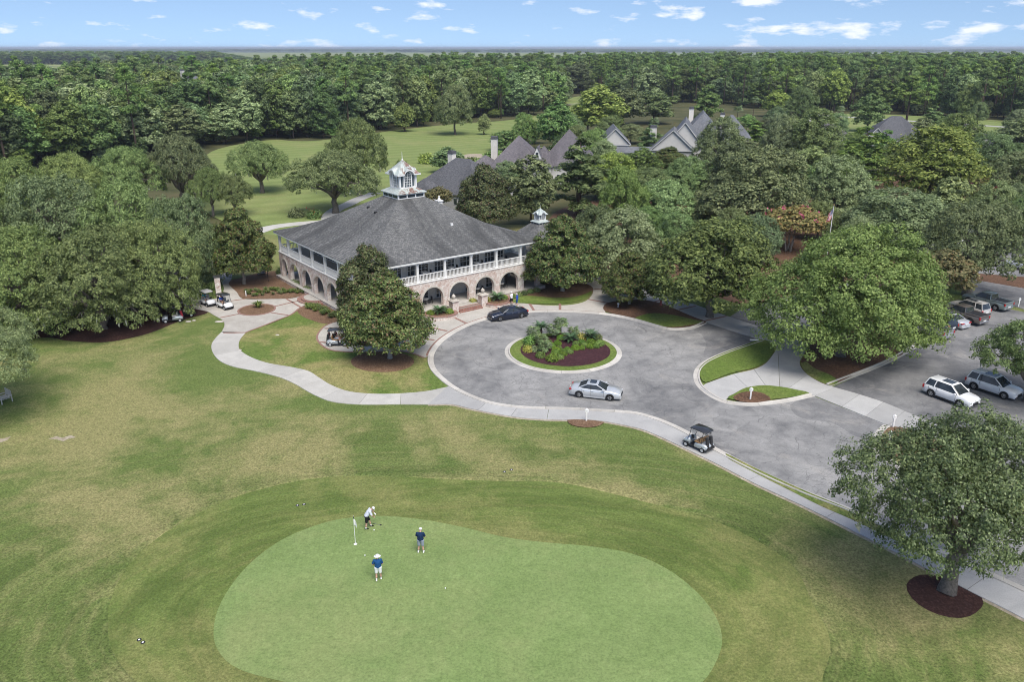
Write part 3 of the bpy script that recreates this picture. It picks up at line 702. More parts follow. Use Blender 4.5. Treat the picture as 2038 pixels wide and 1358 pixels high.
for a_, b in (((1310, 870), (1345, 825)), ((1000, 790), (1080, 800)), ((1040, 685), (1160, 690)), ((1560, 800), (1600, 865))): band(C2(a_, b), .34)
for a_, b in (((870, 648), (975, 622)), ((1020, 692), (1120, 670)), ((1165, 758), (1300, 728))): band(CB(a_, b), .34)
band(CA((655, 858), (700, 837), (850, 782), (1050, 702), (1200, 640), (1310, 557), (1460, 507)), .22, .075)
band(outer, .22, .075)
ribbon('brick_band', offs(KA, -.74)[ib:ia], [(.11, .05), (.11, .075), (-.11, .075), (-.11, .05)], 'brick_red', tw)
ce = [xy(G(*p)) for p in CA((566, 600), (785, 655), (1004, 560), (785, 525))]
cb = sum(ce) / 4; rx = np.linalg.norm(ce[2] - ce[0]) / 2; ry = np.linalg.norm(ce[1] - ce[3]) / 2
struct(sheet('round_bed', circ(cb, rx, 48, ry / rx), .078, 'pine_straw'))
ribbon('brick_band', circ(cb, rx, 48, ry / rx), [(.12, .05), (.12, .10), (-.12, .10), (-.12, .05)], 'brick_red', tw, None, 0, True)
bed('mulch_bed', C2((1195, 715), (1165, 775), (1230, 812), (1440, 824), (1570, 818), (1640, 770), (1500, 690), (1330, 680)), 'mulch_dark', .075)

# ================================================================== clubhouse
S, CW, ZF, ZB, ZE = 27.4, 26.2, .5, 4.05, 6.9      # plan side, column line, ground floor, balcony floor, eave
CO = (-17.48, 90.85); CT = R(37)
club = tag(empty('clubhouse', (*CO, 0), CT), 'large two storey clubhouse with whitewashed brick arches, white balconies and broad grey hip roof', 'clubhouse')
def clubw(x, y, z=0.0):
    return Vector((CO[0] + x * math.cos(CT) - y * math.sin(CT), CO[1] + x * math.sin(CT) + y * math.cos(CT), z))
MB().box(-.15, S + .15, -.15, S + .15, -.1, ZF - .03).build('plinth', 'brick_washed', club)
MB().box(-.2, S + .2, -.2, S + .2, ZF - .029, ZF).build('terrace_floor', 'porch_floor', club)
MB().box(.86, S - .86, .86, S - .86, 3.72, ZB).build('balcony_floor', 'porch_floor', club)
core = MB().box(3.9, S - 3.9, 3.9, S - 3.9, ZF, 6.75).build('core_wall', 'porch_wall', club)
COLS = [0, 3.1, 7.1, 11.1, 15.1, 19.1, 23.1, 26.2]
FAC = {'front': ((.6, .6), 0.0), 'left': ((.6, S - .6), -math.pi / 2), 'right': ((S - .6, .6), math.pi / 2), 'back': ((S - .6, S - .6), math.pi)}

def arcade(u0, u1, t=.25, z0=ZF, z1=ZB - .05):
    b = MB(); trims = []
    cuts = []
    for a_, c_ in zip(COLS, COLS[1:]):
        m, hw = (a_ + c_) / 2, min(1.5, (c_ - a_ - 1.0) / 2)
        cuts.append([(m - hw * math.cos(math.pi * i / 14), 1.7 + 1.5 * math.sin(math.pi * i / 14)) for i in range(15)])
    def q(p, r, s_, w_, flip=False): b.add([p, r, s_, w_], [(0, 1, 2, 3) if not flip else (3, 2, 1, 0)])
    for v, fl in ((-t, False), (t, True)):
        edges = [u0] + [x for c_ in cuts for x in (c_[0][0], c_[-1][0])] + [u1]
        for i in range(0, len(edges), 2): q((edges[i], v, z0), (edges[i + 1], v, z0), (edges[i + 1], v, z1), (edges[i], v, z1), fl)
        for c_ in cuts:
            for (ua, za), (ub, zb) in zip(c_, c_[1:]): q((ua, v, za), (ub, v, zb), (ub, v, z1), (ua, v, z1), fl)
    for c_ in cuts:
        path = [(c_[0][0], z0)] + c_ + [(c_[-1][0], z0)]
        for (ua, za), (ub, zb) in zip(path, path[1:]): q((ua, -t, za), (ua, t, za), (ub, t, zb), (ub, -t, zb))
        m = (c_[0][0] + c_[-1][0]) / 2; hw = c_[-1][0] - m
        tr1 = MB(); trims.append(tr1)
        for i in range(14):                                       # arch ring, a rowlock course standing 4 cm proud
            pa = []
            for j in (i, i + 1):
                cs, sn = math.cos(math.pi * j / 14), math.sin(math.pi * j / 14)
                pa.append(((m - hw * cs, 1.7 + 1.5 * sn), (m - (hw + .22) * cs, 1.7 + 1.72 * sn)))
            (p1, p2), (p3, p4) = pa; v = -t - .04
            tr1.add([(p1[0], v, p1[1]), (p3[0], v, p3[1]), (p4[0], v, p4[1]), (p2[0], v, p2[1]), (p2[0], -t + .02, p2[1]), (p4[0], -t + .02, p4[1])], [(0, 1, 2, 3), (3, 2, 5, 4)])
    q((u0, -t, z1), (u1, -t, z1), (u1, t, z1), (u0, t, z1)); q((u0, t, z0), (u0, -t, z0), (u0, -t, z1), (u0, t, z1)); q((u1, -t, z0), (u1, t, z0), (u1, t, z1), (u1, -t, z1))
    return b, trims
col_src = bal_src = None
door_src = win_src = None
def sash(w_, h, nx, ny, frame_mat, name, parent, loc, rot):
    """glazed unit: frame with muntins, every light a pane of its own"""
    f = MB(); e = .09
    f.box(-w_ / 2, w_ / 2, -.08, .02, 0, e).box(-w_ / 2, w_ / 2, -.08, .02, h - e, h).box(-w_ / 2, -w_ / 2 + e, -.079, .019, e, h - e).box(w_ / 2 - e, w_ / 2, -.079, .019, e, h - e)
    for i in range(1, nx): x = -w_ / 2 + w_ * i / nx; f.box(x - .025, x + .025, -.06, .01, e, h - e)
    for j in range(1, ny): z = h * j / ny; f.box(-w_ / 2 + e, w_ / 2 - e, -.058, .008, z - .02, z + .02)
    o = f.build(name, frame_mat, parent, loc=loc, rot=rot)
    pane = None
    for i in range(nx):
        for j in range(ny):
            x0, x1 = -w_ / 2 + w_ * i / nx, -w_ / 2 + w_ * (i + 1) / nx; z0, z1 = h * j / ny, h * (j + 1) / ny
            if pane is None: pane = MB().box(-w_ / nx / 2, w_ / nx / 2, -.02, -.005, 0, h / ny).build('pane', 'glass_dark', o, loc=((x0 + x1) / 2, 0, z0))
            else: clone(pane, o, ((x0 + x1) / 2, 0, z0))
    return o
units = {}
def put_unit(key, loc, rot, *a):
    if key not in units: units[key] = sash(*a, club, loc, rot); return units[key]
    o = clone(units[key], club, loc, rot)
    for ch in units[key].children: clone(ch, o)
    return o
for fname, (og, rz) in FAC.items():
    vis = fname in ('front', 'left')
    def fw(u, v, z): return (og[0] + u * math.cos(rz) - v * math.sin(rz), og[1] + u * math.sin(rz) + v * math.cos(rz), z)
    full = fname in ('front', 'back')
    b, tr = arcade(-.25, CW + .25) if full else arcade(.26, CW - .26)
    aw = b.build('arcade_wall', 'brick_washed', club, loc=(*og, 0), rot=(0, 0, rz))
    for t1 in tr: t1.build('arch_trim', 'limestone', aw)
    MB().box(-.32 if full else .33, CW + .32 if full else CW - .33, -.32, .3, ZB - .049, ZB + .03).build('balcony_edge', 'white_trim', club, loc=(*og, 0), rot=(0, 0, rz))
    MB().box(-.2 if full else .2, CW + .2 if full else CW - .2, -.2, .2, 6.42, 6.745).build('porch_beam', 'white_paint', club, loc=(*og, 0), rot=(0, 0, rz))
    for i, u in enumerate(COLS):
        if not full and i in (0, len(COLS) - 1): continue
        if col_src is None:
            col_src = MB().box(-.15, .15, -.15, .15, ZB + .03, 6.44).box(-.2, .2, -.2, .2, ZB + .031, ZB + .22).box(-.2, .2, -.2, .2, 6.26, 6.43).build('column', 'white_paint', club, loc=fw(u, 0, 0))
        else: clone(col_src, club, fw(u, 0, 0))
    for a_, c_ in zip(COLS, COLS[1:]):
        w_ = c_ - a_ - .3; m = (a_ + c_) / 2
        rail = MB().box(-w_ / 2, w_ / 2, -.05, .05, 4.95, 5.04).box(-w_ / 2, w_ / 2, -.03, .03, 4.18, 4.25)
        n = int(w_ / .2)
        if not vis:
            for k_ in range(n): x = -w_ / 2 + (k_ + .5) * w_ / n; rail.box(x - .03, x + .03, -.028, .028, 4.25, 4.95)
        ro_ = rail.build('balustrade', 'white_paint', club, loc=fw(m, 0, 0), rot=(0, 0, rz))
        if vis:
            for k_ in range(n):
                x = -w_ / 2 + (k_ + .5) * w_ / n
                if bal_src is None: bal_src = MB().box(-.032, .032, -.029, .029, 4.24, 4.96).build('baluster', 'white_paint', ro_, loc=(x, 0, 0))
                else: clone(bal_src, ro_, (x, 0, 0))
        if vis and 3.3 < m < CW - 3.3:
            # v is positive towards the building; the glazed units stand on the core wall 3.3 m behind the columns
            k_ = COLS.index(a_)
            put_unit('low', fw(m - (.3 if k_ % 2 else -.3), 3.3, ZF), (0, 0, rz), 2.3, 2.5, 4, 4, 'white_trim', 'french_door')
            put_unit('high', fw(m, 3.3, ZB), (0, 0, rz), 3.2, 2.2, 6, 3, 'white_trim', 'glazed_door')
# main roof: hip with a slight bell-cast and a shingle thickness at the eave
def hip(rings, name, mat, parent, cx=None, cy=None):
    vs_ = []; fs = []
    for x0, x1, y0, y1, z in rings: vs_ += [(x0, y0, z), (x1, y0, z), (x1, y1, z), (x0, y1, z)]
    for i in range(len(rings) - 1):
        for k_ in range(4): fs.append((i * 4 + k_, i * 4 + (k_ + 1) % 4, i * 4 + 4 + (k_ + 1) % 4, i * 4 + 4 + k_))
    fs.append((0, 3, 2, 1)); n = len(rings) * 4; fs.append((n - 4, n - 3, n - 2, n - 1))
    return mesh(name, vs_, fs, mat, parent)
sq = lambda i, z: (i, S - i, i, S - i, z)
roof = hip([sq(-.02, ZE + .005), sq(-.05, ZE + .07), sq(2.6, 7.72), sq(5.2, 8.72), sq(11.75, 12.45)], 'roof', 'shingle_grey', club)
for side in range(4):                                            # fascia boards and soffit
    rz = side * math.pi / 2; ogx = [(0, 0), (S, 0), (S, S), (0, S)][side]
    MB().box(.0, S, .0, .09, ZE - .22, ZE).build('fascia', 'white_paint', club, loc=(*ogx, 0), rot=(0, 0, rz))
MB().box(.1, S - .1, .1, S - .1, 6.75, 6.79).build('soffit', 'white_trim', club)
def zroof(i): return 8.72 + (i - 5.2) * (12.45 - 8.72) / 6.55
for x, y, m_ in ((9.2, 15.6, 'dark_metal'), (8.8, 12.8, 'dark_metal'), (16.5, 6.2, 'white_trim')):
    i = min(x, y); MB().box(-.18, .18, -.12, .12, -.1, .22).build('roof_vent', m_, roof, loc=(x, y, zroof(i)))
MB().box(-.35, .35, -.35, .35, -.5, 1.0).box(-.45, .45, -.45, .45, 1.0, 1.15).lathe([(.18, 1.15), (.24, 1.3), (.1, 1.5), (.16, 1.62), (.02, 1.8)], 8).build('roof_chimney', 'white_trim', roof, loc=(20.5, 15.6, zroof(6.9)))
# cupola
def cupola(parent, loc, k_, nm='cupola', rusty=True, simple=False):
    body = MB()
    body.box(-2.05, 2.05, -2.05, 2.05, -.9, .62)
    c_ = body.build(nm, 'white_paint', parent, loc=loc); c_.scale = (k_, k_, k_)
    rm = 'metal_rust' if rusty else 'metal_roof'
    # frieze lights
    fl = None
    for sd_ in range(4):
        for i in (-1, 0, 1):
            a_ = sd_ * math.pi / 2; p = Matrix.Rotation(a_, 3, 'Z') @ Vector((i * 1.3, -2.055, .12))
            if fl is None: fl = MB().box(-.56, .56, -.02, .02, 0, .36).build('frieze_light', 'glass_dark', c_, loc=p)
            else: clone(fl, c_, p, (0, 0, a_))
    # skirt roof with standing seams
    sk = MB(); vs_ = []
    for h, z in ((2.3, .62), (2.3, .70), (1.36, 1.22)): vs_ += [(-h, -h, z), (h, -h, z), (h, h, z), (-h, h, z)]
    sk.add(vs_, [(i * 4 + q, i * 4 + (q + 1) % 4, i * 4 + 4 + (q + 1) % 4, i * 4 + 4 + q) for i in range(2) for q in range(4)] + [(3, 2, 1, 0), (8, 9, 10, 11)])
    for sd_ in range(4):
        mt = Matrix.Rotation(sd_ * math.pi / 2, 3, 'Z')
        for i in range(-5, 6):
            x = i * .41; z1 = 1.22 if abs(x) < 1.36 else .70 + (2.3 - abs(x)) / .94 * .52; y1 = -1.36 if abs(x) < 1.36 else -abs(x)
            sk.bar(mt @ Vector((x, -2.3, .72)), mt @ Vector((x, y1, z1 + .02)), .022, n=4)
    sk.build('skirt_roof', rm, c_)
    # lantern: corner posts, arched windows with side lights
    ln = MB()
    ln.box(-1.3, 1.3, -1.3, 1.3, 1.2, 1.34); ln.box(-1.12, 1.12, -1.12, 1.12, 1.34, 3.5)
    for sx_ in (-1, 1):
        for sy_ in (-1, 1): ln.box(sx_ * 1.22 - .12, sx_ * 1.22 + .12, sy_ * 1.22 - .12, sy_ * 1.22 + .12, 1.34, 3.0)
    ln.build('lantern', 'white_paint', c_)
    aw_ = sl = None
    for sd_ in range(4):
        a_ = sd_ * math.pi / 2; mt = Matrix.Rotation(a_, 3, 'Z')
        if aw_ is None:
            arc = [(.50 * math.cos(math.pi * i / 12), 2.85 + .55 * math.sin(math.pi * i / 12)) for i in range(13)]
            poly = [(.50, 1.4)] + arc + [(-.50, 1.4)]
            aw_ = MB().add([(x, -1.20, z) for x, z in poly], [tuple(range(len(poly)))[::-1]]).build('arched_window', 'glass_sky', c_)
            mu = MB()
            for x in (-.25, 0, .25): mu.box(x - .022, x + .022, -1.24, -1.205, 1.4, 3.28)
            for j in range(5): mu.box(-.5, .5, -1.238, -1.204, 1.72 + j * .33 - .02, 1.72 + j * .33 + .02)
            mu.build('muntins', 'white_paint', c_)
            ring_ = MB()
            pr = [(.50, 1.34)] + arc + [(-.50, 1.34)]
            for i in range(len(pr) - 1):
                (x0, z0), (x1, z1) = pr[i], pr[i + 1]
                s0 = lambda x, z, g: (x * (1 + g / .5), 2.85 + (z - 2.85) * (1 + g / .55) if z > 2.85 else z)
                a0, a1 = s0(x0, z0, .15), s0(x1, z1, .15)
                ring_.add([(x0, -1.3, z0), (x1, -1.3, z1), (a1[0], -1.3, a1[1]), (a0[0], -1.3, a0[1]), (x0, -1.12, z0), (x1, -1.12, z1)], [(0, 1, 2, 3), (0, 4, 5, 1)])
            ring_.build('window_surround', 'white_paint', c_)
            sl = MB().box(-.15, .15, -.01, .01, 1.42, 2.95).build('side_light', 'glass_sky', c_, loc=(.86, -1.13, 0))
            clone(sl, c_, (-.86, -1.13, 0))
            cupola.win = [o for o in c_.children if o.name.split('.')[0] in ('arched_window', 'muntins', 'window_surround')]
        else:
            for o in cupola.win: clone(o, c_, rot=(0, 0, a_))
            for x in (.86, -.86): clone(sl, c_, mt @ Vector((x, -1.13, 0)), (0, 0, a_))
    # cornice that swings up over each arched window, then the bell-shaped metal roof
    N_ = 28; prof = []
    def brow(x): return .62 * max(0.0, math.cos(min(1.0, abs(x) / .74) * math.pi / 2)) ** .55 if abs(x) < .74 else 0.0
    cor = MB(); rf = MB(); base = []
    for sd_ in range(4):
        mt = Matrix.Rotation(sd_ * math.pi / 2, 3, 'Z')
        lo, hi, rr1, rr2 = [], [], [], []
        for i in range(N_ + 1):
            x = -1.78 + 3.56 * i / N_; z = 2.98 + brow(x)
            lo.append(mt @ Vector((x, -1.78, z))); hi.append(mt @ Vector((x, -1.78, z + .17)))
            rr1.append(mt @ Vector((x * .93, -1.66, z + .20)))
            rr2.append(mt @ Vector((x * .50, -.89, 3.98 + brow(x) * .1)))
        n = N_ + 1
        cor.add(lo + hi, [(i, i + 1, n + i + 1, n + i) for i in range(N_)])
        cor.add([mt @ (Matrix.Rotation(-sd_ * math.pi / 2, 3, 'Z') @ p + Vector((0, .55, 0))) for p in lo] + lo, [(i, i + 1, n + i + 1, n + i) for i in range(N_)])
        rf.add(hi + rr1 + rr2, [(i + r_ * n, i + 1 + r_ * n, n + i + 1 + r_ * n, n + i + r_ * n) for i in range(N_) for r_ in (0, 1)])
        rf.add([mt @ Vector((-.89, -.89, 3.98)), mt @ Vector((.89, -.89, 3.98)), Vector((0, 0, 4.88))], [(0, 1, 2)])
        for i in range(-3, 4):
            x = i * .25; rf.bar(mt @ Vector((x, -.9, 4.0)), mt @ Vector((x * .1, -.06, 4.84)), .02, n=4)
            if abs(x * 1.9) < 1.6: rf.bar(mt @ Vector((x * 1.9, -1.66, 3.2 + brow(x * 1.9))), mt @ Vector((x, -.9, 4.01)), .02, n=4)
    cor.build('cornice', 'white_paint', c_); rf.build('cupola_roof', rm, c_)
    MB().tube([(0, 0, 4.7), (0, 0, 4.95), (0, 0, 5.0), (0, 0, 5.95)], [.12, .1, .045, .02], 8).build('finial', 'white_trim', c_)
    return c_
cupola(club, (S / 2, S / 2, 12.40), 1.0)

# side pavilion with the small cupola
pv = tag(empty('pavilion', clubw(32.6, 7.4), CT), 'small grey roofed pavilion with a little white cupola behind the clubhouse', 'pavilion')
MB().box(-4.2, 4.2, -4.2, 4.2, 0, 3.7).build('wall', 'brick_washed', pv)
hp = hip([(-4.9, 4.9, -4.9, 4.9, 3.7), (-4.95, 4.95, -4.95, 4.95, 3.8), (-.9, .9, -.9, .9, 7.4)], 'roof', 'shingle_grey', pv)
cupola(pv, (0, 0, 7.3), .46, rusty=False)
b = MB().add([(-9, -1.2, 3.9), (-3.6, -1.2, 3.9), (-3.6, 3.0, 3.9), (-9, 3.0, 3.9), (-7.2, .9, 5.6), (-3.0, .9, 5.6)], [(0, 1, 5, 4), (2, 3, 4, 5), (3, 0, 4), (1, 2, 5), (3, 2, 1, 0)])
for i in range(12): x = -8.6 + i * .46; zz = 3.92 + (1.7 if x > -7.2 else 1.7 * (x + 9) / 1.8); b.bar((x, -1.2, 3.93), (max(x, -7.2) if x > -7.2 else x, .9 - 2.1 * (1 - (zz - 3.92) / 1.7), zz), .03, n=4)
b.build('porch_roof', 'metal_roof', pv)
for x in (-8.6, -6.4): MB().box(x - .12, x + .12, -1.0, -.76, 0, 3.9).build('post', 'white_paint', pv)

# entrance stair, piers and planters (in the clubhouse's own directions)
st = tag(empty('entrance_stair', clubw(13.75, -1.2), CT), 'brick stair of three steps between two urn topped brick piers', 'stairs')
for i in range(3):
    MB().box(-1.75, 1.75, -1.15 + i * .36, .05, .05 + i * .15, .20 + i * .15 - .002 * i, .015).build('step', 'brick_red', st)
MB().box(-1.75, 1.75, -.06, 1.06, .05, .50).build('landing', 'aggregate', st)
for x, lb in ((11.55, 'whitewashed brick pier with stone urn, left of the entrance steps'), (16.0, 'whitewashed brick pier with stone urn, right of the entrance steps')):
    p_ = tag(empty('gate_pier', clubw(x, -1.55, .05), CT), lb, 'pier', 'piers at the entrance stair')
    MB().box(-.45, .45, -.45, .45, 0, 1.5).build('shaft', 'brick_washed', p_)
    MB().box(-.58, .58, -.58, .58, 1.5, 1.64, .03).box(-.4, .4, -.4, .4, 1.64, 1.74, .02).build('cap', 'limestone', p_)
    MB().lathe([(.12, 1.73), (.08, 1.82), (.22, 1.95), (.27, 2.1), (.2, 2.26), (.09, 2.32), (.06, 2.42), (.01, 2.46)], 12).build('urn', 'limestone', p_, True)
def planter(pts, label):
    line = spline([clubw(x, y)[:2] for x, y in pts], .3)
    p_ = tag(empty('planter', (*line[len(line) // 2], 0)), label, 'planter', 'planters at the entrance stair')
    off = np.array(line[len(line) // 2])
    ln = [q - off for q in line]
    ribbon('planter_wall', ln, [(.18, 0), (.18, .42), (-.18, .42), (-.18, 0)], 'brick_washed', p_)
    ribbon('coping', ln, [(.22, .42), (.22, .50), (-.22, .50), (-.22, .42)], 'brick_red', p_)
    cl = [np.array(clubw(pts[0][0], -.2)[:2]) - off, np.array(clubw(pts[-1][0], -.2)[:2]) - off]
    sheet('planting_soil', ln + cl[::-1], .38, 'pine_straw', p_, .38)
planter([(11.2, -1.9), (11.2, -2.6), (10.6, -3.3), (9.3, -3.45), (8.1, -2.9), (7.5, -1.8), (7.4, -.4)], 'low curved brick planter left of the entrance steps')
planter([(16.4, -1.9), (16.4, -2.6), (16.9, -3.3), (18.1, -3.5), (19.3, -3.0), (20.1, -1.9), (20.3, -.4)], 'low curved brick planter right of the entrance steps')
ss = tag(empty('round_steps', clubw(-.05, 14.2), CT), 'half round brick edged steps below the left arcade', 'steps')
for r_, z0, z1, m_ in ((2.35, 0, .19, 'brick_red'), (1.85, .19, .36, 'brick_red'), (1.5, .36, .40, 'aggregate')):
    MB().prism([(r_ * math.cos(t), r_ * 1.12 * math.sin(t)) for t in np.linspace(math.pi / 2, 3 * math.pi / 2, 25)], z0, z1).build('step', m_, ss)
# outside stair and rail at the far left corner of the balcony
stx = tag(empty('balcony_stair', clubw(-1.2, 26.4), CT), 'dark outside stair dropping from the left balcony corner', 'stairs')
sb = MB()
for i in range(16): sb.box(-.6, .6, i * .28, i * .28 + .3, 3.75 - i * .24, 3.82 - i * .24)
sb.box(-.66, -.58, 0, .02, 0, 3.8); sb.build('tread', 'dark_metal', stx)
for x in (-.62, .62): MB().bar((x, 0, 4.9), (x, 4.4, 1.1), .035).bar((x, 0, 3.8), (x, 0, 4.9), .035).bar((x, 4.4, 0.1), (x, 4.4, 1.1), .035).build('handrail', 'dark_metal', stx)

# ================================================================== houses beyond
def house(label, loc, rz, wings, chims=(), roof_m='shingle_dark', wall_m='beige_siding', dormers=()):
    h = tag(empty('house', loc, rz), label, 'house')
    for kind, x0, x1, y0, y1, ze, zr, ax in wings:
        MB().box(x0, x1, y0, y1, 0, ze).build('wall', wall_m, h)
        o = .5
        X0, X1, Y0, Y1 = x0 - o, x1 + o, y0 - o, y1 + o
        sx_, sy_ = (X1 - X0) / 2, (Y1 - Y0) / 2
        if ax == 'x': ins = min(sy_, sx_ * .95) if kind == 'hip' else 0; r1, r2 = (X0 + ins, (Y0 + Y1) / 2, zr), (X1 - ins, (Y0 + Y1) / 2, zr)
        else: ins = min(sx_, sy_ * .95) if kind == 'hip' else 0; r1, r2 = ((X0 + X1) / 2, Y0 + ins, zr), ((X0 + X1) / 2, Y1 - ins, zr)
        vs_ = [(X0, Y0, ze), (X1, Y0, ze), (X1, Y1, ze), (X0, Y1, ze), r1, r2]
        if ax == 'x': fs = [(0, 1, 5, 4), (2, 3, 4, 5)] + ([(3, 0, 4), (1, 2, 5)] if kind == 'hip' else [])
        else: fs = [(1, 2, 5, 4), (3, 0, 4, 5)] + ([(0, 1, 4), (2, 3, 5)] if kind == 'hip' else [])
        rf = mesh('roof', vs_, fs + ([(3, 2, 1, 0)]), roof_m, h)
        md = rf.modifiers.new('thick', 'SOLIDIFY'); md.thickness = .12; md.offset = 1
        if kind == 'gable':
            for e, (a_, b_) in enumerate((((0, 3), 4), ((1, 2), 5)) if ax == 'x' else (((0, 1), 4), ((3, 2), 5))):
                p, q, r_ = Vector(vs_[a_[0]]), Vector(vs_[a_[1]]), Vector(vs_[b_])
                inn = Vector((.45 if e == 0 else -.45, 0, 0)) if ax == 'x' else Vector((0, .45 if e == 0 else -.45, 0))
                dz = Vector((0, 0, -.1)); w2 = (q - p).normalized() * .5
                MB().add([p + inn + w2 * 1.0, q + inn - w2 * 1.0, r_ + inn + dz * 4], [(0, 1, 2)]).build('gable', wall_m, h)
                for s_ in (p, q): MB().tube([s_ + dz, r_ + dz], .11, 4).build('rake_board', 'white_trim', h)
        MB().box(X0 + .02, X1 - .02, Y0 + .02, Y0 + .12, ze - .2, ze - .02).build('eave_board', 'white_trim', h); MB().box(X0 + .02, X0 + .12, Y0 + .13, Y1 - .1, ze - .2, ze - .02).build('eave_board', 'white_trim', h)
        n = max(1, int((x1 - x0) / 3.2)) if wall_m != 'bark_brown' else 0
        for i in range(n):
            x = x0 + (i + .5) * (x1 - x0) / n
            wd = MB().box(x - .55, x + .55, y0 - .07, y0 - .01, min(1.0, ze - 2), min(2.4, ze - .5)).build('window', 'white_trim', h)
            MB().box(x - .45, x + .45, y0 - .09, y0 - .075, min(1.1, ze - 1.9), min(2.3, ze - .6)).build('pane', 'glass_dark', wd)
    for x, y, z0, z1, w_ in chims:
        c_ = MB().box(x - w_ / 2, x + w_ / 2, y - w_ / 2, y + w_ / 2, z0, z1).build('chimney', 'stucco', h)
        MB().box(x - w_ * .58, x + w_ * .58, y - w_ * .58, y + w_ * .58, z1, z1 + .22).box(x - w_ * .48, x + w_ * .48, y - w_ * .48, y + w_ * .48, z1 + .22, z1 + .6).build('chimney_cap', 'shingle_dark', c_)
    for x, y, z, w_, hh in dormers:                                # small white gabled dormer facing -y
        d_ = MB().add([(x - w_ / 2, y, z), (x + w_ / 2, y, z), (x, y, z + hh)], [(0, 1, 2)]).build('dormer', 'white_trim', h)
        MB().add([(x - w_ / 2 - .2, y - .2, z - .1), (x, y - .2, z + hh + .15), (x, y + hh * 1.6, z + hh + .15), (x - w_ / 2 - .2, y + .4, z - .1), (x + w_ / 2 + .2, y - .2, z - .1), (x + w_ / 2 + .2, y + .4, z - .1)], [(0, 1, 2, 3), (1, 4, 5, 2)]).build('dormer_roof', roof_m, d_)
        MB().box(x - w_ * .13, x + w_ * .13, y - .04, y - .01, z + hh * .2, z + hh * .55).build('pane', 'glass_dark', d_)
    return h
house('dark grey hip roofed house with white chimney just behind the clubhouse cupola', (-21, 172.5, 0), R(-38),
      [('hip', 0, 17, 0, 13, 3.2, 9.4, 'x'), ('hip', 1.5, 7.5, -4, 2, 3.0, 5.8, 'y'), ('hip', -3, 2, 4, 11, 3.0, 5.4, 'x')], [(2.6, 9.5, 3, 9.8, 1.3)])
house('grey house with two peaked hip roofs and a small white dormer among trees', (-10, 197, 0), R(-10),
      [('hip', 4.5, 17, 0, 13, 4.2, 11.2, 'y'), ('hip', 16, 29, 5, 18, 4.4, 12.4, 'y'), ('hip', -1, 6, 2, 9, 3.6, 6.4, 'x'), ('hip', 14.5, 19, 4, 12, 4.4, 8.6, 'x')], [(4.2, 8.5, 3, 10.2, 1.5)], 'shingle_mauve', dormers=[(16.0, 1.2, 6.4, 2.4, 2.8)])
house('grey roofed garage with a single gable, left of the beige gabled house', (25, 232, 0), R(-4), [('gable', 0, 8, 0, 14, 5.8, 10.2, 'y'), ('gable', 3, 16, -3, 2, 4.0, 5.2, 'x')], (), 'shingle_blue')
house('beige house with stacked front gables, steep blue grey roofs and tall chimneys', (38.5, 226, 0), R(-12),
      [('gable', 0, 11, 0, 10, 5.0, 10.4, 'y'), ('gable', 3.6, 13.5, 4, 22, 5.6, 12.2, 'y'), ('hip', 7, 20, 16, 40, 5.6, 13.4, 'y'), ('hip', 14, 25, 8, 20, 4.8, 9.2, 'x'), ('hip', 17, 28, 34, 46, 5.4, 11.6, 'x')],
      [(-.2, 9, 4, 10.2, 1.8), (10.0, 36, 8, 13.6, 1.4), (19.5, 36, 8, 12.0, 1.3)], 'shingle_blue', dormers=[(15.5, 16.0, 8.2, 2.8, 3.2), (22.5, 33.6, 7.4, 2.2, 2.2)])
house('hip roofed grey house with white front gable below the far lane', (117, 271, 0), R(-14), [('hip', 0, 18, 0, 15, 3.6, 10.0, 'x'), ('gable', -1.5, 5, -4.5, 4, 3.4, 7.2, 'y')], (), 'shingle_dark')
house('low house with faded brown roof left of the white gabled house', (101, 287, 0), R(-10), [('hip', 0, 16, 0, 12, 2.6, 6.6, 'x')], [(3, 9, 2, 8.2, 1.4)], 'shingle_mauve')
house('grey hip roofed house almost hidden by trees near the right edge', (163, 262, 0), R(-8), [('hip', 0, 17, 0, 14, 3.2, 8.2, 'x')], (), 'shingle_dark')
house('grey house with two small gables hidden behind the yellow green tree', (134, 255, 0), R(-10), [('hip', 0, 15, 3, 14, 3.4, 8.6, 'x'), ('gable', 9, 14.5, -1, 6, 3.2, 6.6, 'y')], (), 'shingle_mauve')
house('lone grey roof with chimney rising from the wood at upper left', (-206, 508, 0), R(-30), [('hip', 0, 22, 0, 16, 8.5, 15.5, 'x')], [(5, 6, 8, 18.5, 1.8)], 'shingle_blue')
# low brown roofed hut and gable under the live oaks on the left
hut = house('weathered brown roofed shelter half hidden under the live oaks', tuple(G(258, 622)), R(8), [('gable', -2, 5.6, 0, 5.5, 2.5, 4.2, 'x')], (), 'shingle_mauve', 'bark_brown'); hut['category'] = 'shelter'; hut.name = 'shelter'
bp = tag(empty('brick_post', tuple(G(436, 590)), R(25)), 'tall red brick post behind the two waiting golf carts', 'post')
MB().box(-.35, .35, -.35, .35, 0, 2.7).build('shaft', 'brick_pier', bp); MB().box(-.45, .45, -.45, .45, 2.7, 2.85, .02).build('cap', 'dark_metal', bp)

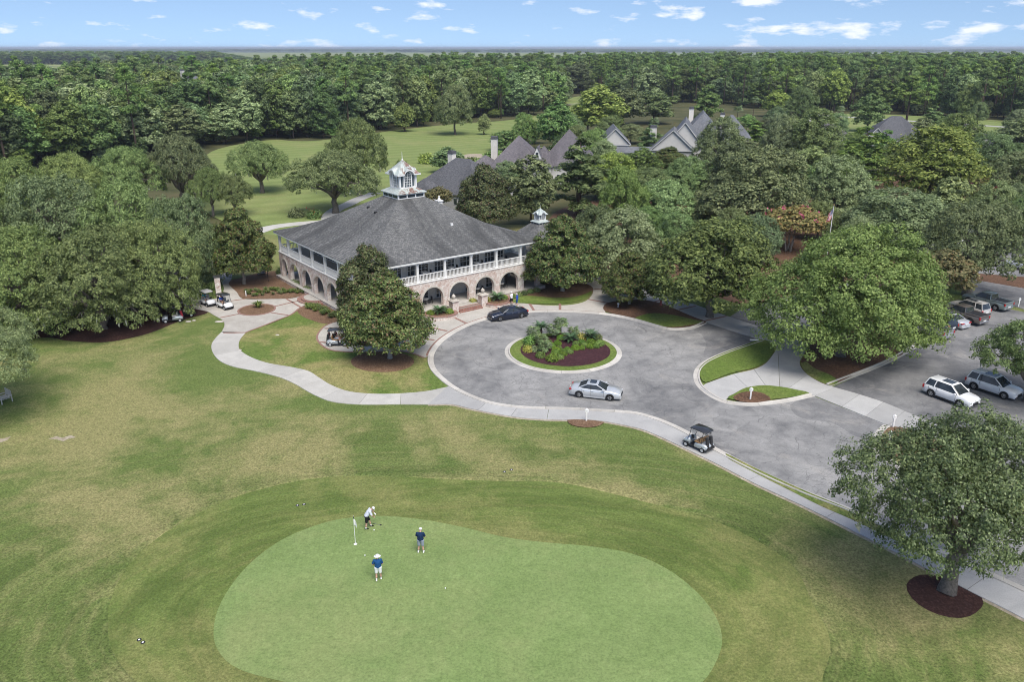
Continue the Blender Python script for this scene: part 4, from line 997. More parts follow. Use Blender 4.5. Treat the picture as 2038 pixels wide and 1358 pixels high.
# ================================================================== trees
def leaf_mesh(name, P_, N_, size, mat, rng, slim=.55):
    """one small diamond face per leaf spray"""
    n = len(P_); r = rng.normal(size=(n, 3)); N_ = N_ / (np.linalg.norm(N_, axis=1, keepdims=True) + 1e-9)
    A = np.cross(N_, r); A /= (np.linalg.norm(A, axis=1, keepdims=True) + 1e-9); B = np.cross(N_, A)
    s = (size * rng.uniform(.45, 1.45, n))[:, None] if np.isscalar(size) else size[:, None] * rng.uniform(.45, 1.45, n)[:, None]
    V = np.empty((n, 4, 3)); V[:, 0] = P_ - A * s; V[:, 1] = P_ + B * s * slim - N_ * s * .12; V[:, 2] = P_ + A * s; V[:, 3] = P_ - B * s * slim - N_ * s * .12
    me = bpy.data.meshes.new(name)
    me.vertices.add(4 * n); me.vertices.foreach_set('co', V.reshape(-1).astype(np.float32))
    me.loops.add(4 * n); me.loops.foreach_set('vertex_index', np.arange(4 * n, dtype=np.int32))
    me.polygons.add(n); me.polygons.foreach_set('loop_start', np.arange(0, 4 * n, 4, dtype=np.int32)); me.polygons.foreach_set('loop_total', np.full(n, 4, dtype=np.int32))
    me.materials.append(M[mat]); me.update(calc_edges=True)
    return me
def crown_pts(rng, lobes, nclump, per, cr, zmin, flat=.7, up=.5, droop=.10, rad=(.78, 1.06)):
    lobes = np.array(lobes, float)
    ar = (lobes[:, 3] * lobes[:, 4] + lobes[:, 3] * lobes[:, 5]); pr = ar / ar.sum()
    cs, ns = [], []
    while len(cs) < nclump:
        l = lobes[rng.choice(len(lobes), p=pr)]
        d = rng.normal(size=3); d /= np.linalg.norm(d)
        if d[2] < -.55: continue
        c = l[:3] + d * l[3:6] * rng.uniform(*rad)
        if c[2] < zmin: continue
        # drop clumps buried in another lobe
        q = (((c - lobes[:, :3]) / (lobes[:, 3:6] * .72)) ** 2).sum(1)
        if (q < 1).any() and rng.random() < .85: continue
        cs.append(c); ns.append(d / l[3:6] * l[3:6].mean())
    cs = np.repeat(np.array(cs), per, 0); ns = np.repeat(np.array(ns), per, 0); n = len(cs)
    ns = ns / np.linalg.norm(ns, axis=1, keepdims=True)
    o = rng.normal(size=(n, 3)); o /= np.linalg.norm(o, axis=1, keepdims=True); o *= (rng.uniform(.25, 1, n) ** .5 * cr)[:, None]
    ax_ = ns * .35; ax_[:, 2] += .75; ax_ /= np.linalg.norm(ax_, axis=1, keepdims=True)                 # sprays lie in loose, nearly level pads
    o -= ax_ * (o * ax_).sum(1, keepdims=True) * (1 - flat * .8)
    crs = np.repeat(rng.uniform(.5, 1.15, nclump), per)[:, None]
    P_ = cs + o * crs
    P_[:, 2] -= droop * cr * ((o - ns * (o * ns).sum(1, keepdims=True)) ** 2).sum(1) / cr ** 2       # sprays droop at their rims
    N_ = ns * .55 + rng.normal(size=(n, 3)) * .34 + o / cr * .75; N_[:, 2] += up
    return P_, N_
def limbs(rng, H, r0, fork, ends, lean=(0, 0), multi=1, wob=.25):
    b = MB()
    for m in range(multi):
        a = rng.uniform(0, 6.28); sp = .5 * fork * .5 if multi > 1 else 0
        base = Vector((math.cos(a) * .25 * (multi > 1), math.sin(a) * .25 * (multi > 1), -.15))
        top = Vector((lean[0] + math.cos(a) * sp, lean[1] + math.sin(a) * sp, fork)); path = []
        for i in range(5):
            t = i / 4; path.append(base.lerp(top, t) + Vector((rng.normal() * .06 * r0 * 5 * (0 < i), rng.normal() * .06 * r0 * 5 * (0 < i), 0)))
        b.tube(path, [r0 * 1.35, r0 * 1.02, r0 * .9, r0 * .82, r0 * .72], 8)
        for j, e in enumerate(ends):
            if j % multi != m: continue
            e = Vector(e); p = []; s0 = top - Vector((0, 0, rng.uniform(0, .25) * fork * .4))
            for i in range(6):
                t = i / 5; q = s0.lerp(e, t); q.z += math.sin(t * math.pi) * .10 * (e - s0).length
                p.append(q + Vector(rng.normal(size=3) * wob * (0 < i < 5)))
            b.tube(p, [r0 * .55 * (1 - .86 * i / 5) for i in range(6)], 6)
    return b
PROTO = {}
def add_proto(kind, H, W, crown, trunk_mb, bark, extra=None):
    tm = bpy.data.meshes.new('trunk'); tm.from_pydata(trunk_mb.v, [], trunk_mb.f); tm.materials.append(M[bark]); tm.polygons.foreach_set('use_smooth', [True] * len(tm.polygons)); tm.update()
    PROTO.setdefault(kind, []).append(dict(H=H, W=W, crown=crown, trunk=tm, extra=extra or {}))
def strips(rng, anchors, lo, hi, w, mat, name):
    vs_, fs = [], []
    for p in anchors:
        l = rng.uniform(lo, hi); a = rng.uniform(0, 6.28); dx, dy = math.cos(a) * w * rng.uniform(.5, 1.3), math.sin(a) * w
        b = len(vs_); x, y, z = p; j = rng.normal(size=4) * .12
        vs_ += [(x - dx, y - dy, z), (x + dx, y + dy, z), (x - dx * .9 + j[0], y - dy * .9, z - l * .45), (x + dx * .9 + j[0], y + dy * .9 + j[1], z - l * .45), (x + j[2], y + j[3], z - l)]
        fs += [(b, b + 1, b + 3, b + 2), (b + 2, b + 3, b + 4)]
    me = bpy.data.meshes.new(name); me.from_pydata(vs_, [], fs); me.materials.append(M[mat]); me.update(); return me

def mk_oak(seed, mat='leaf_oak', H=11., W=18., moss=70, kind='live_oak', leaf=.128, ncl=760, per=70, cr=.85, bark='bark_grey', loose=1.0, dome=False):
    rng = np.random.default_rng(seed); lobes = []
    if dome:
        for i in range(11):
            a = 2 * math.pi * i / 11 + rng.uniform(-.25, .25); r = W * .335 * rng.uniform(.85, 1.1); rr = W * .15 * rng.uniform(.8, 1.2)
            lobes.append((math.cos(a) * r, math.sin(a) * r, H * rng.uniform(.20, .34), rr * 1.1, rr * 1.1, rr * .9))
    for i in range(9):
        a = 2 * math.pi * i / 9 + rng.uniform(-.25, .25); r = W * .30 * rng.uniform(.8, 1.1); rr = W * .175 * rng.uniform(.62, 1.3)
        lobes.append((math.cos(a) * r, math.sin(a) * r, H * rng.uniform(.46, .60), rr * 1.1, rr * 1.1, rr * .82))
    for i in range(6):
        a = 2 * math.pi * i / 6 + rng.uniform(-.4, .4); r = W * .14 * rng.uniform(.7, 1.2); rr = W * .165 * rng.uniform(.85, 1.15)
        lobes.append((math.cos(a) * r, math.sin(a) * r, H * rng.uniform(.68, .78), rr * 1.05, rr * 1.05, rr * .80))
    lobes.append((0, 0, H * .76, W * .17, W * .17, H * .23))
    P_, N_ = crown_pts(rng, lobes, ncl, per, cr, H * (.07 if dome else .26), .65, rad=(.74 * loose, 1.05))
    cm = leaf_mesh('crown', P_, N_, leaf, mat, rng)
    tb = limbs(rng, H, W * .034, H * .24, [l[:3] for l in lobes])
    ex = {}
    if moss:
        low = P_[(P_[:, 2] < H * (.36 if dome else .48))]; ex['spanish_moss'] = strips(rng, low[rng.choice(len(low), moss)], .4, 1.2, .09, 'moss', 'spanish_moss')
    add_proto(kind, H, W, cm, tb, bark, ex)
def mk_round(seed, mat, kind, H=13., W=14., leaf=.15, ncl=640, per=66, cr=.95, bark='bark_grey', zlow=.18, fork=.26):
    rng = np.random.default_rng(seed); lobes = []
    for lev, (z, rr, n) in enumerate(((.36, .30, 7), (.56, .27, 7), (.76, .15, 4))):
        for i in range(n):
            a = 2 * math.pi * (i + .5 * lev) / n + rng.uniform(-.3, .3); r = W * rr * rng.uniform(.8, 1.12); q = W * .19 * rng.uniform(.6, 1.3)
            lobes.append((math.cos(a) * r, math.sin(a) * r, H * (z + rng.uniform(-.05, .05)), q, q, q * .92))
    lobes.append((0, 0, H * .82, W * .17, W * .17, H * .17))
    P_, N_ = crown_pts(rng, lobes, ncl, per, cr, H * zlow, .75)
    add_proto(kind, H, W, leaf_mesh('crown', P_, N_, leaf, mat, rng), limbs(rng, H, W * .026, H * fork, [l[:3] for l in lobes]), bark)
def mk_magnolia(seed, H=12., W=10., leaf=.155, ncl=800, per=62):
    rng = np.random.default_rng(seed); lobes = []
    for lev in range(6):
        t = lev / 5; z = H * (.30 + .54 * t); rad = W * .36 * (1 - t) ** .75 * (.78 + .5 * min(t, .4)) + .5; n = max(3, int(8 - lev))
        for i in range(n):
            a = 2 * math.pi * (i + .5 * lev) / n + rng.uniform(-.35, .35); q = W * (.19 - .05 * t) * rng.uniform(.75, 1.2); r = rad * rng.uniform(.75, 1.08)
            lobes.append((math.cos(a) * r, math.sin(a) * r, z + rng.uniform(-.5, .5), q, q, q * .85))
    lobes.append((0, 0, H * .86, W * .11, W * .11, H * .13))
    P_, N_ = crown_pts(rng, lobes, ncl, per, .75, H * .215, .8, up=.15)
    add_proto('magnolia', H, W, leaf_mesh('crown', P_, N_, leaf, 'leaf_magnolia', rng, .5), limbs(rng, H, .28, H * .18, [l[:3] for l in lobes[::2]] + [(0, 0, H * .85)]), 'bark_pale')
def mk_wood(seed, kind='wood_tree', mat='leaf_wood', H=18., W=11., ncl=280, per=38, leaf=.30):
    rng = np.random.default_rng(seed); lobes = []
    for lev in range(5):
        t = lev / 4; z = H * (.30 + .52 * t); rad = W * .30 * math.sin(math.pi * (.25 + .62 * t)); n = 5 if lev < 4 else 3
        for i in range(n):
            a = 2 * math.pi * (i + .5 * lev) / n + rng.uniform(-.4, .4); q = W * .19 * rng.uniform(.7, 1.25); r = rad * rng.uniform(.8, 1.2)
            lobes.append((math.cos(a) * r, math.sin(a) * r, z + rng.uniform(-.6, .6), q, q, q * 1.05))
    lobes.append((0, 0, H * .87, W * .16, W * .16, H * .12))
    P_, N_ = crown_pts(rng, lobes, ncl, per, 1.15, H * .16, .75)
    add_proto(kind, H, W, leaf_mesh('crown', P_, N_, leaf, mat, rng), limbs(rng, H, .26, H * .30, [l[:3] for l in lobes[::3]] + [(0, 0, H * .8)]), 'bark_brown')
def mk_pine(seed, H=24., W=9., bare=.50, kind='pine', ncl=150, per=40):
    rng = np.random.default_rng(seed); lobes = []; b = MB()
    b.tube([(0, 0, -.2), (.1, 0, H * .3), (-.05, .1, H * .6), (.05, 0, H * .95)], [.34, .28, .22, .06], 8)
    for i in range(26):
        t = rng.uniform(0, 1); z = H * (bare + (1 - bare) * .95 * t); a = rng.uniform(0, 6.28); r = W * .42 * (1 - t ** 2.2) * rng.uniform(.4, 1.05); q = rng.uniform(.9, 1.7)
        lobes.append((math.cos(a) * r, math.sin(a) * r, z, q, q, q * .62))
        b.tube([(0, 0, z - .3 - r * .12), (math.cos(a) * r * .5, math.sin(a) * r * .5, z - .15), (math.cos(a) * r, math.sin(a) * r, z)], [.09, .06, .02], 5)
    P_, N_ = crown_pts(rng, lobes, ncl, per, .75, 1, .8, up=.6)
    add_proto(kind, H, W, leaf_mesh('crown', P_, N_, .30, 'leaf_pine', rng, .34), b, 'bark_brown')
def mk_myrtle(seed, pink):
    rng = np.random.default_rng(seed); lobes = []
    for i in range(9):
        a = 2 * math.pi * i / 9 + rng.uniform(-.3, .3); r = 2.3 * rng.uniform(.6, 1.1); q = 1.35 * rng.uniform(.75, 1.2)
        lobes.append((math.cos(a) * r, math.sin(a) * r, 4.2 + rng.uniform(-.5, .6), q, q, q * .8))
    lobes.append((0, 0, 5.0, 1.6, 1.6, 1.0))
    P_, N_ = crown_pts(rng, lobes, 230, 36, .55, 2.4, .75)
    ex = {}
    if pink:
        top = P_[P_[:, 2] > 4.4]; q = top[rng.choice(len(top), 26)]; q = np.repeat(q, 9, 0) + rng.normal(size=(234, 3)) * .13; q[:, 2] += .15
        ex['blossom'] = leaf_mesh('blossom', q, rng.normal(size=(234, 3)), .11, 'flower_pink', rng, .8)
    add_proto('myrtle_pink' if pink else 'myrtle', 6., 7., leaf_mesh('crown', P_, N_, .17, 'leaf_myrtle', rng), limbs(rng, 6, .10, 2.2, [l[:3] for l in lobes], multi=4, wob=.12), 'bark_pale', ex)
for s in (1, 2, 3): mk_oak(s)
for s in (31, 32): mk_oak(s, kind='dome_oak', ncl=1050, per=68, leaf=.125, dome=True, moss=90)
mk_oak(9, 'leaf_near', 13., 17., 50, 'near_oak', .090, 1250, 84, .78, 'bark_grey', .6)
for s in (4, 5): mk_round(s, 'leaf_bright', 'bright_oak')
mk_round(44, 'leaf_bright', 'big_oak', 15., 20., .130, 1400, 80, 1.05)
for s in (6, 7): mk_round(s, 'leaf_grey', 'grey_oak', 10., 11., .125, 640, 58, .75, zlow=.09)
for s in (8, 10): mk_round(s, 'leaf_wood', 'dark_oak', 12., 13., .150, 680, 62, .9, zlow=.09)
for s in (11, 12, 13): mk_magnolia(s)
for s in (14, 15, 16): mk_wood(s)
mk_wood(17, 'yellow_tree', 'leaf_wood_yellow', 16., 13., 420, 52, .20)
mk_wood(25, 'slim_tree', 'leaf_wood', 9., 5.0, 190, 36, .20)
for s in (18, 19): mk_pine(s)
mk_pine(20, 14., 8., .16, 'low_pine', 230, 46)
mk_myrtle(21, False); mk_myrtle(22, True)

NAMES = dict(live_oak='live_oak_tree', dome_oak='live_oak_tree', near_oak='oak_tree', bright_oak='oak_tree', big_oak='oak_tree', grey_oak='evergreen_oak_tree', dark_oak='oak_tree', magnolia='magnolia_tree', wood_tree='broadleaf_tree', yellow_tree='broadleaf_tree', slim_tree='young_tree', pine='pine_tree', low_pine='pine_tree', myrtle='crape_myrtle_tree', myrtle_pink='crape_myrtle_tree')
TR = random.Random(77)
def tree(kind, loc, H, W, label, group=None, var=None, rz=None, mat=None, extras=True, lean=0.0):
    pr = PROTO[kind]; p = pr[var if var is not None else TR.randrange(len(pr))]
    o = tag(empty(NAMES[kind], loc, TR.uniform(0, 6.28) if rz is None else rz, (W / p['W'], W / p['W'], H / p['H'])), label, 'tree', group)
    if lean: o.rotation_euler = (lean, 0, o.rotation_euler[2])
    t = link(bpy.data.objects.new('trunk', p['trunk']), o)
    c = link(bpy.data.objects.new('crown', p['crown']), o)
    if mat: c.material_slots[0].link = 'OBJECT'; c.material_slots[0].material = M[mat]
    if extras:
        for n, me in p['extra'].items(): link(bpy.data.objects.new(n, me), o)['kind'] = 'stuff'
    return o
def ptree(kind, px, base, top, wpx, label, group=None, wide=1.0, **kw):
    g = G(px, base); H = ZAT(top, g.y + .5)
    W = wpx * MPP(g.y, H * .6) * wide
    return tree(kind, tuple(g), max(2.0, H), W, label, group, **kw)

# --- trees round the drive
ptree('magnolia', 776, 714, 532, 184, 'magnolia with dense glossy crown standing in the mulch ring beside the drive', var=0, rz=3.6)
ptree('magnolia', 738, 655, 480, 140, 'tall pointed magnolia directly behind the front magnolia, covering the clubhouse corner', var=1, rz=2.0)
ptree('magnolia', 1120, 580, 424, 158, 'magnolia covering the right end of the clubhouse', var=2, rz=1.1)
ptree('magnolia', 1253, 606, 498, 116, 'small magnolia in the leaf strewn bed beside the turning circle', var=1, rz=4.2)
ptree('big_oak', 1672, 709, 446, 372, 'huge bright green oak between the drive and the parking lot', var=0, rz=.8)
ptree('dark_oak', 1412, 632, 428, 275, 'broad dark green oak beside the footpath, right of the small magnolia', var=0, rz=.3)
ptree('grey_oak', 1240, 562, 412, 190, 'rounded grey green oak right of the magnolia at the clubhouse end', var=0, rz=1.0)
ptree('near_oak', 1884, 1178, 796, 410, 'dark loose oak in the mulch ring at the lower right corner', rz=2.2, wide=1.14)
ptree('live_oak', 2046, 800, 632, 245, 'bushy tree at the right edge above the white parked cars', var=0, rz=.6, mat='leaf_wood')
ptree('myrtle', 1862, 622, 500, 150, 'orange tinged crape myrtle beside the row of parked trucks', rz=.5)
ptree('live_oak', 1925, 588, 398, 270, 'mossy live oak with dark leaning trunk behind the green pickup', var=1, rz=1.9, lean=-.06)
ptree('grey_oak', 1785, 500, 374, 240, 'wide grey green oak right of the flagpole', var=1, rz=2.1)
ptree('myrtle_pink', 1568, 500, 412, 130, 'crape myrtle with pink blossoms left of the flagpole', rz=.2)
ptree('grey_oak', 1650, 446, 308, 150, 'tall grey green oak behind the flagpole', var=0, rz=3.3)
ptree('dark_oak', 1500, 470, 288, 235, 'large dark green oak behind the pink crape myrtle', var=1, rz=.9)
ptree('dark_oak', 1322, 462, 356, 140, 'dark round oak behind the grey green oak', var=0, rz=2.9)
ptree('yellow_tree', 1840, 420, 246, 220, 'big yellow green tree on the right above the parking lot', rz=1.2)
# --- left side
ptree('dome_oak', 312, 628, 436, 205, 'mossy live oak nearest the terrace, its moss hanging over the carts', var=0, rz=.5)
ptree('dome_oak', 205, 655, 452, 260, 'broad live oak over the middle of the dark mulch bed', var=1, rz=2.4)
ptree('dome_oak', 62, 660, 450, 250, 'broad live oak over the left end of the dark mulch bed', var=0, rz=4.1)
ptree('dome_oak', 372, 572, 384, 170, 'live oak directly left of the dark magnolia', var=1, rz=.9)
ptree('dome_oak', 272, 562, 358, 230, 'live oak crown standing highest behind the shelter', var=0, rz=1.9)
ptree('dome_oak', 140, 566, 346, 250, 'live oak crown behind the broad oaks on the left', var=1, rz=5.0)
ptree('dome_oak', 15, 575, 395, 230, 'live oak behind the mulch bed at the left edge', var=0, rz=3.0)
ptree('dome_oak', -90, 640, 430, 260, 'live oak cut by the left edge beside the mulch bed', var=1, rz=.3)
ptree('magnolia', 487, 566, 402, 128, 'dark magnolia between the live oaks and the clubhouse', var=0, rz=2.5)
ptree('near_oak', -62, 835, 602, 300, 'oak whose loose mossy branches reach in from the left edge', rz=4.2, mat='leaf_oak')
ptree('live_oak', 522, 384, 278, 128, 'lone round live oak on the mown fairway left of the clubhouse', var=2, rz=1.0)
ptree('live_oak', 668, 424, 296, 190, 'spreading live oak leaning over the path behind the clubhouse', var=1, rz=.2)
ptree('live_oak', 716, 390, 232, 135, 'tall live oak with hanging moss left of the clubhouse cupola', var=0, rz=5.0)
for i, (px, b_, t_, w_, lb) in enumerate(((150, 440, 302, 150, 'live oak at the left end of the row before the fairway'), (262, 425, 288, 150, 'live oak in the middle of the row before the fairway'), (368, 415, 262, 150, 'tangled live oak with pale bare twigs at the right end of the row'), (40, 470, 310, 160, 'live oak at the left edge above the broad oaks'), (425, 430, 330, 90, 'small live oak next to the fairway left of the lone round oak'))):
    ptree('live_oak', px, b_, t_, w_, lb, 'live oaks before the fairway', var=i % 3)
# --- trees on the fairway and round the houses
ptree('dark_oak', 906, 268, 164, 84, 'tall oak standing alone on the fairway behind the cupola', var=0, mat='leaf_oak')
ptree('slim_tree', 805, 262, 204, 40, 'young tree at the edge of the wood left of the lone fairway oak')
ptree('slim_tree', 963, 268, 226, 26, 'thin sapling right of the lone fairway oak')
ptree('magnolia', 966, 462, 322, 128, 'brownish dark magnolia right of the main cupola', var=1, rz=.9)
ptree('myrtle', 875, 425, 372, 62, 'small rusty shrub tree just right of the cupola base')
ptree('low_pine', 1152, 430, 274, 135, 'bright green bushy pine behind the small cupola')
ptree('wood_tree', 1056, 452, 306, 112, 'leafy tree between the brownish magnolia and the bushy pine')
MIDS = [('bright_oak', 1045, 296, 224, 62, 'light green tree left of the two peaked house'), ('wood_tree', 1108, 300, 200, 88, 'rounded tree behind the two peaked house'),
 ('wood_tree', 1190, 275, 166, 110, 'tall tree behind the grey garage'), ('slim_tree', 892, 344, 292, 60, 'leafy bush tree in front of the sand bunker'),
 ('dark_oak', 1220, 400, 300, 120, 'dark oak below the grey garage'), ('wood_tree', 1275, 372, 292, 88, 'leafy tree below the beige gabled house'),
 ('magnolia', 1330, 348, 290, 90, 'dark low tree directly in front of the beige gables', ), ('bright_oak', 1240, 470, 330, 110, 'green tree left of the dark round oak'),
 ('bright_oak', 1395, 405, 320, 110, 'green oak right of the dark round oak'), ('grey_oak', 1432, 352, 232, 110, 'grey green tree against the right side of the beige house'),
 ('dark_oak', 1455, 410, 280, 130, 'oak right of the beige gabled house'), ('low_pine', 1405, 246, 168, 66, 'round topped pine above the beige house roofs'),
 ('yellow_tree', 1612, 345, 212, 112, 'yellowish tree left of the low brown roofed house'), ('grey_oak', 1545, 340, 226, 90, 'grey tree with pale twigs left of the yellowish tree'),
 ('low_pine', 1710, 372, 252, 120, 'bushy pine left of the big yellow green tree'), ('low_pine', 1755, 330, 258, 60, 'small pine in front of the white gabled house'),
 ('wood_tree', 1725, 262, 184, 70, 'tall thin trunked tree behind the low brown roof'), ('pine', 1800, 262, 150, 70, 'tall pine right of the hip roofed house by the lane'),
 ('bright_oak', 1965, 352, 262, 120, 'green tree below the roof at the right edge'), ('grey_oak', 2010, 420, 300, 150, 'grey green oak at the right edge behind the live oak'),
 ('yellow_tree', 1900, 330, 222, 100, 'tall yellowish tree beside the hidden gabled house'), ('slim_tree', 1545, 232, 178, 50, 'light green tree beside the two palms'),
 ('bright_oak', 1590, 250, 172, 72, 'pale rounded tree left of the tall thin trunked tree'), ('dark_oak', 1010, 380, 318, 70, 'dark tree behind the brownish magnolia'),
 ('wood_tree', 1075, 350, 290, 70, 'tree partly hiding the small white dormer'), ('myrtle_pink', 1930, 420, 352, 130, 'crape myrtle with few pink blossoms below the green tree on the right'),
 ('dark_oak', 1570, 420, 318, 130, 'dark oak behind the pink crape myrtle and left of the tall grey oak'), ('magnolia', 1400, 470, 378, 70, 'yellow tipped evergreen between the round oak and the large dark oak'),
 ('bright_oak', 1170, 262, 190, 70, 'green tree left of the tall tree behind the garage'), ('wood_tree', 1240, 250, 172, 90, 'tree right of the tall tree behind the garage'),
 ('dark_oak', 2060, 500, 372, 170, 'live oak crown cut by the right edge above the parking lane'), ('wood_tree', 1300, 246, 178, 90, 'broad tree above the left chimney of the beige house'),
 ('live_oak', 470, 430, 345, 80, 'small cedar dark tree beside the lone round oak'), ('grey_oak', 1820, 330, 268, 90, 'pale green tree behind the yellow green tree'), ('wood_tree', 2030, 320, 232, 110, 'tall tree at the right edge above the hip roof'), ('dark_oak', 1660, 390, 318, 90, 'oak between the tall grey oak and the bushy pine')]
MIDS += [('dark_oak', 1500, 520, 425, 120, 'leafy oak between the broad dark oak and the pink crape myrtle'), ('grey_oak', 1625, 478, 400, 90, 'grey green tree just left of the flagpole'), ('bright_oak', 1350, 520, 420, 110, 'green oak filling the gap behind the broad dark oak'), ('dark_oak', 1180, 520, 405, 110, 'dark oak behind the magnolia at the clubhouse end'), ('grey_oak', 1700, 520, 430, 110, 'grey green tree behind the huge bright oak'), ('dark_oak', 1285, 500, 408, 100, 'dark tree behind the rounded grey green oak'), ('grey_oak', 1445, 500, 412, 100, 'grey green tree behind the broad dark oak')]
for m in MIDS: ptree(*m[:5], m[5])
def gwhere(px):
    for lim, t in ((1100, 'beside the two peaked house'), (1225, 'left of the grey garage'), (1300, 'below the grey garage'), (1400, 'round the beige gabled house'), (1530, 'right of the beige gabled house'), (1660, 'round the yellowish tree by the brown roof'), (1800, 'round the white gabled house'), (1900, 'behind the big yellow green tree'), (9999, 'below the roof at the right edge')):
        if px < lim: return t
GK = [('wood_tree', .30), ('grey_oak', .2), ('bright_oak', .2), ('dark_oak', .2), ('low_pine', .1)]
for px, b_ in ((985, 352), (1000, 300), (1130, 340), (1150, 312), (1180, 330), (1205, 345), (1290, 325), (1455, 290), (1475, 320), (1500, 300), (1520, 275), (1480, 262), (1555, 300), (1590, 285), (1640, 300), (1655, 275), (1690, 320), (1830, 292), (1860, 300), (1890, 290), (1930, 305), (2030, 285), (1760, 345), (1610, 385), (1355, 400), (1290, 415), (1440, 395), (1180, 395), (1720, 440), (1880, 470), (1960, 480), (2025, 470), (1130, 285), (1260, 285), (1065, 285), (1545, 260), (1890, 268), (2020, 268), (1150, 360), (1215, 290), (1945, 250), (1850, 262)):
    k_ = TR.choices([g_[0] for g_ in GK], [g_[1] for g_ in GK])[0]; g = G(px + TR.uniform(-5, 5), b_)
    tree(k_, tuple(g), TR.uniform(6.5, 11), TR.uniform(8, 12), 'green garden tree ' + gwhere(px), 'garden trees ' + gwhere(px))
# --- the woods: the trees one can tell apart stand singly, what lies behind them is one mass
EDGE = [(-400, 420), (0, 352), (70, 337), (115, 331), (230, 320), (330, 306), (419, 296), (457, 289), (529, 277), (584, 280), (660, 275), (748, 262), (837, 254), (892, 246), (954, 240), (1019, 235), (1080, 225), (1122, 211), (1157, 201), (1200, 196), (1260, 208), (1400, 206), (1480, 214), (1560, 220), (1700, 224), (1850, 234), (2038, 248), (2500, 280)]
ex_, ey_ = zip(*EDGE)
FARX, FARD = (-400, 0, 90, 300, 500, 700, 1000, 2500), (560, 580, 640, 760, 880, 1050, 1150, 1250)
rngw = np.random.default_rng(5); pts = []
y = 175.0
while y < 1300:
    sp = 8.8 + (y - 175) * .0055; hw = y * .70 + 25; x = -hw
    while x < hw:
        xx, yy = x + rngw.uniform(-.42, .42) * sp, y + rngw.uniform(-.42, .42) * sp
        dep = yy * math.cos(PITCH) + CAMH * math.sin(PITCH); upc = yy * math.sin(PITCH) - CAMH * math.cos(PITCH)
        px, py = 1019 + FPX * xx / dep, 679 - FPX * upc / dep
        if py < np.interp(px, ex_, ey_) - 1.5 and yy < np.interp(px, FARX, FARD) * rngw.uniform(.93, 1.05) and not (-212 < xx < -178 and 470 < yy < 530) and not (1120 < px < 1190 and py > 186) and not (356 < px < 412 and 330 < yy < 520):
            pts.append((xx, yy, px, py))
        x += sp
    y += sp * .92
def gap(p): return np.interp(p[2], ex_, ey_) - p[3]
pts.sort(key=lambda p: gap(p) / (1 + 0 * p[1]) if gap(p) < 18 else 100 + p[1])
NEARW = pts[:215]; FARW = pts[215:]
def wood_kind(px, y, r):
    if px > 1180: return 'pine' if r < .62 else 'wood_tree'
    if px > 620: return 'pine' if r < .26 else 'wood_tree'
    return 'wood_tree' if r < .9 else 'pine'
def where(px):
    for lim, t in ((60, 'at the far left edge'), (200, 'left of the row of live oaks'), (330, 'above the row of live oaks'), (430, 'below the lone roof in the wood'), (560, 'behind the lone round fairway oak'), (700, 'behind the leaning live oak'), (800, 'behind the main cupola'), (880, 'left of the lone tall fairway oak'), (960, 'right of the lone tall fairway oak'), (1060, 'at the narrowing end of the fairway'), (1160, 'where the fairway leaves the picture'), (1280, 'above the grey garage'), (1420, 'above the beige gabled house'), (1560, 'behind the sabal palms'), (1700, 'above the low brown roof'), (1800, 'above the white gabled house'), (1920, 'behind the lane on the right'), (9999, 'behind the lane at the right edge')):
        if px < lim: return t
WL = {'pine': 'tall pine in the front of the wood', 'wood_tree': 'leafy green tree in the front of the wood', 'yellow_tree': 'yellowish tree in the front of the wood'}
for x, y, px, py in NEARW:
    k_ = wood_kind(px, y, TR.random())
    if k_ == 'wood_tree' and TR.random() < .07: k_ = 'yellow_tree'
    H = {'pine': TR.uniform(21, 27), 'wood_tree': TR.uniform(13.5, 22.5), 'yellow_tree': TR.uniform(15, 19)}[k_]
    W = {'pine': TR.uniform(8, 11), 'wood_tree': TR.uniform(11, 18), 'yellow_tree': TR.uniform(10, 13)}[k_]
    tree(k_, (x, y, -.1), H, W, WL[k_] + ' ' + where(px), WL[k_].split(' in the')[0] + 's in the wood ' + where(px))
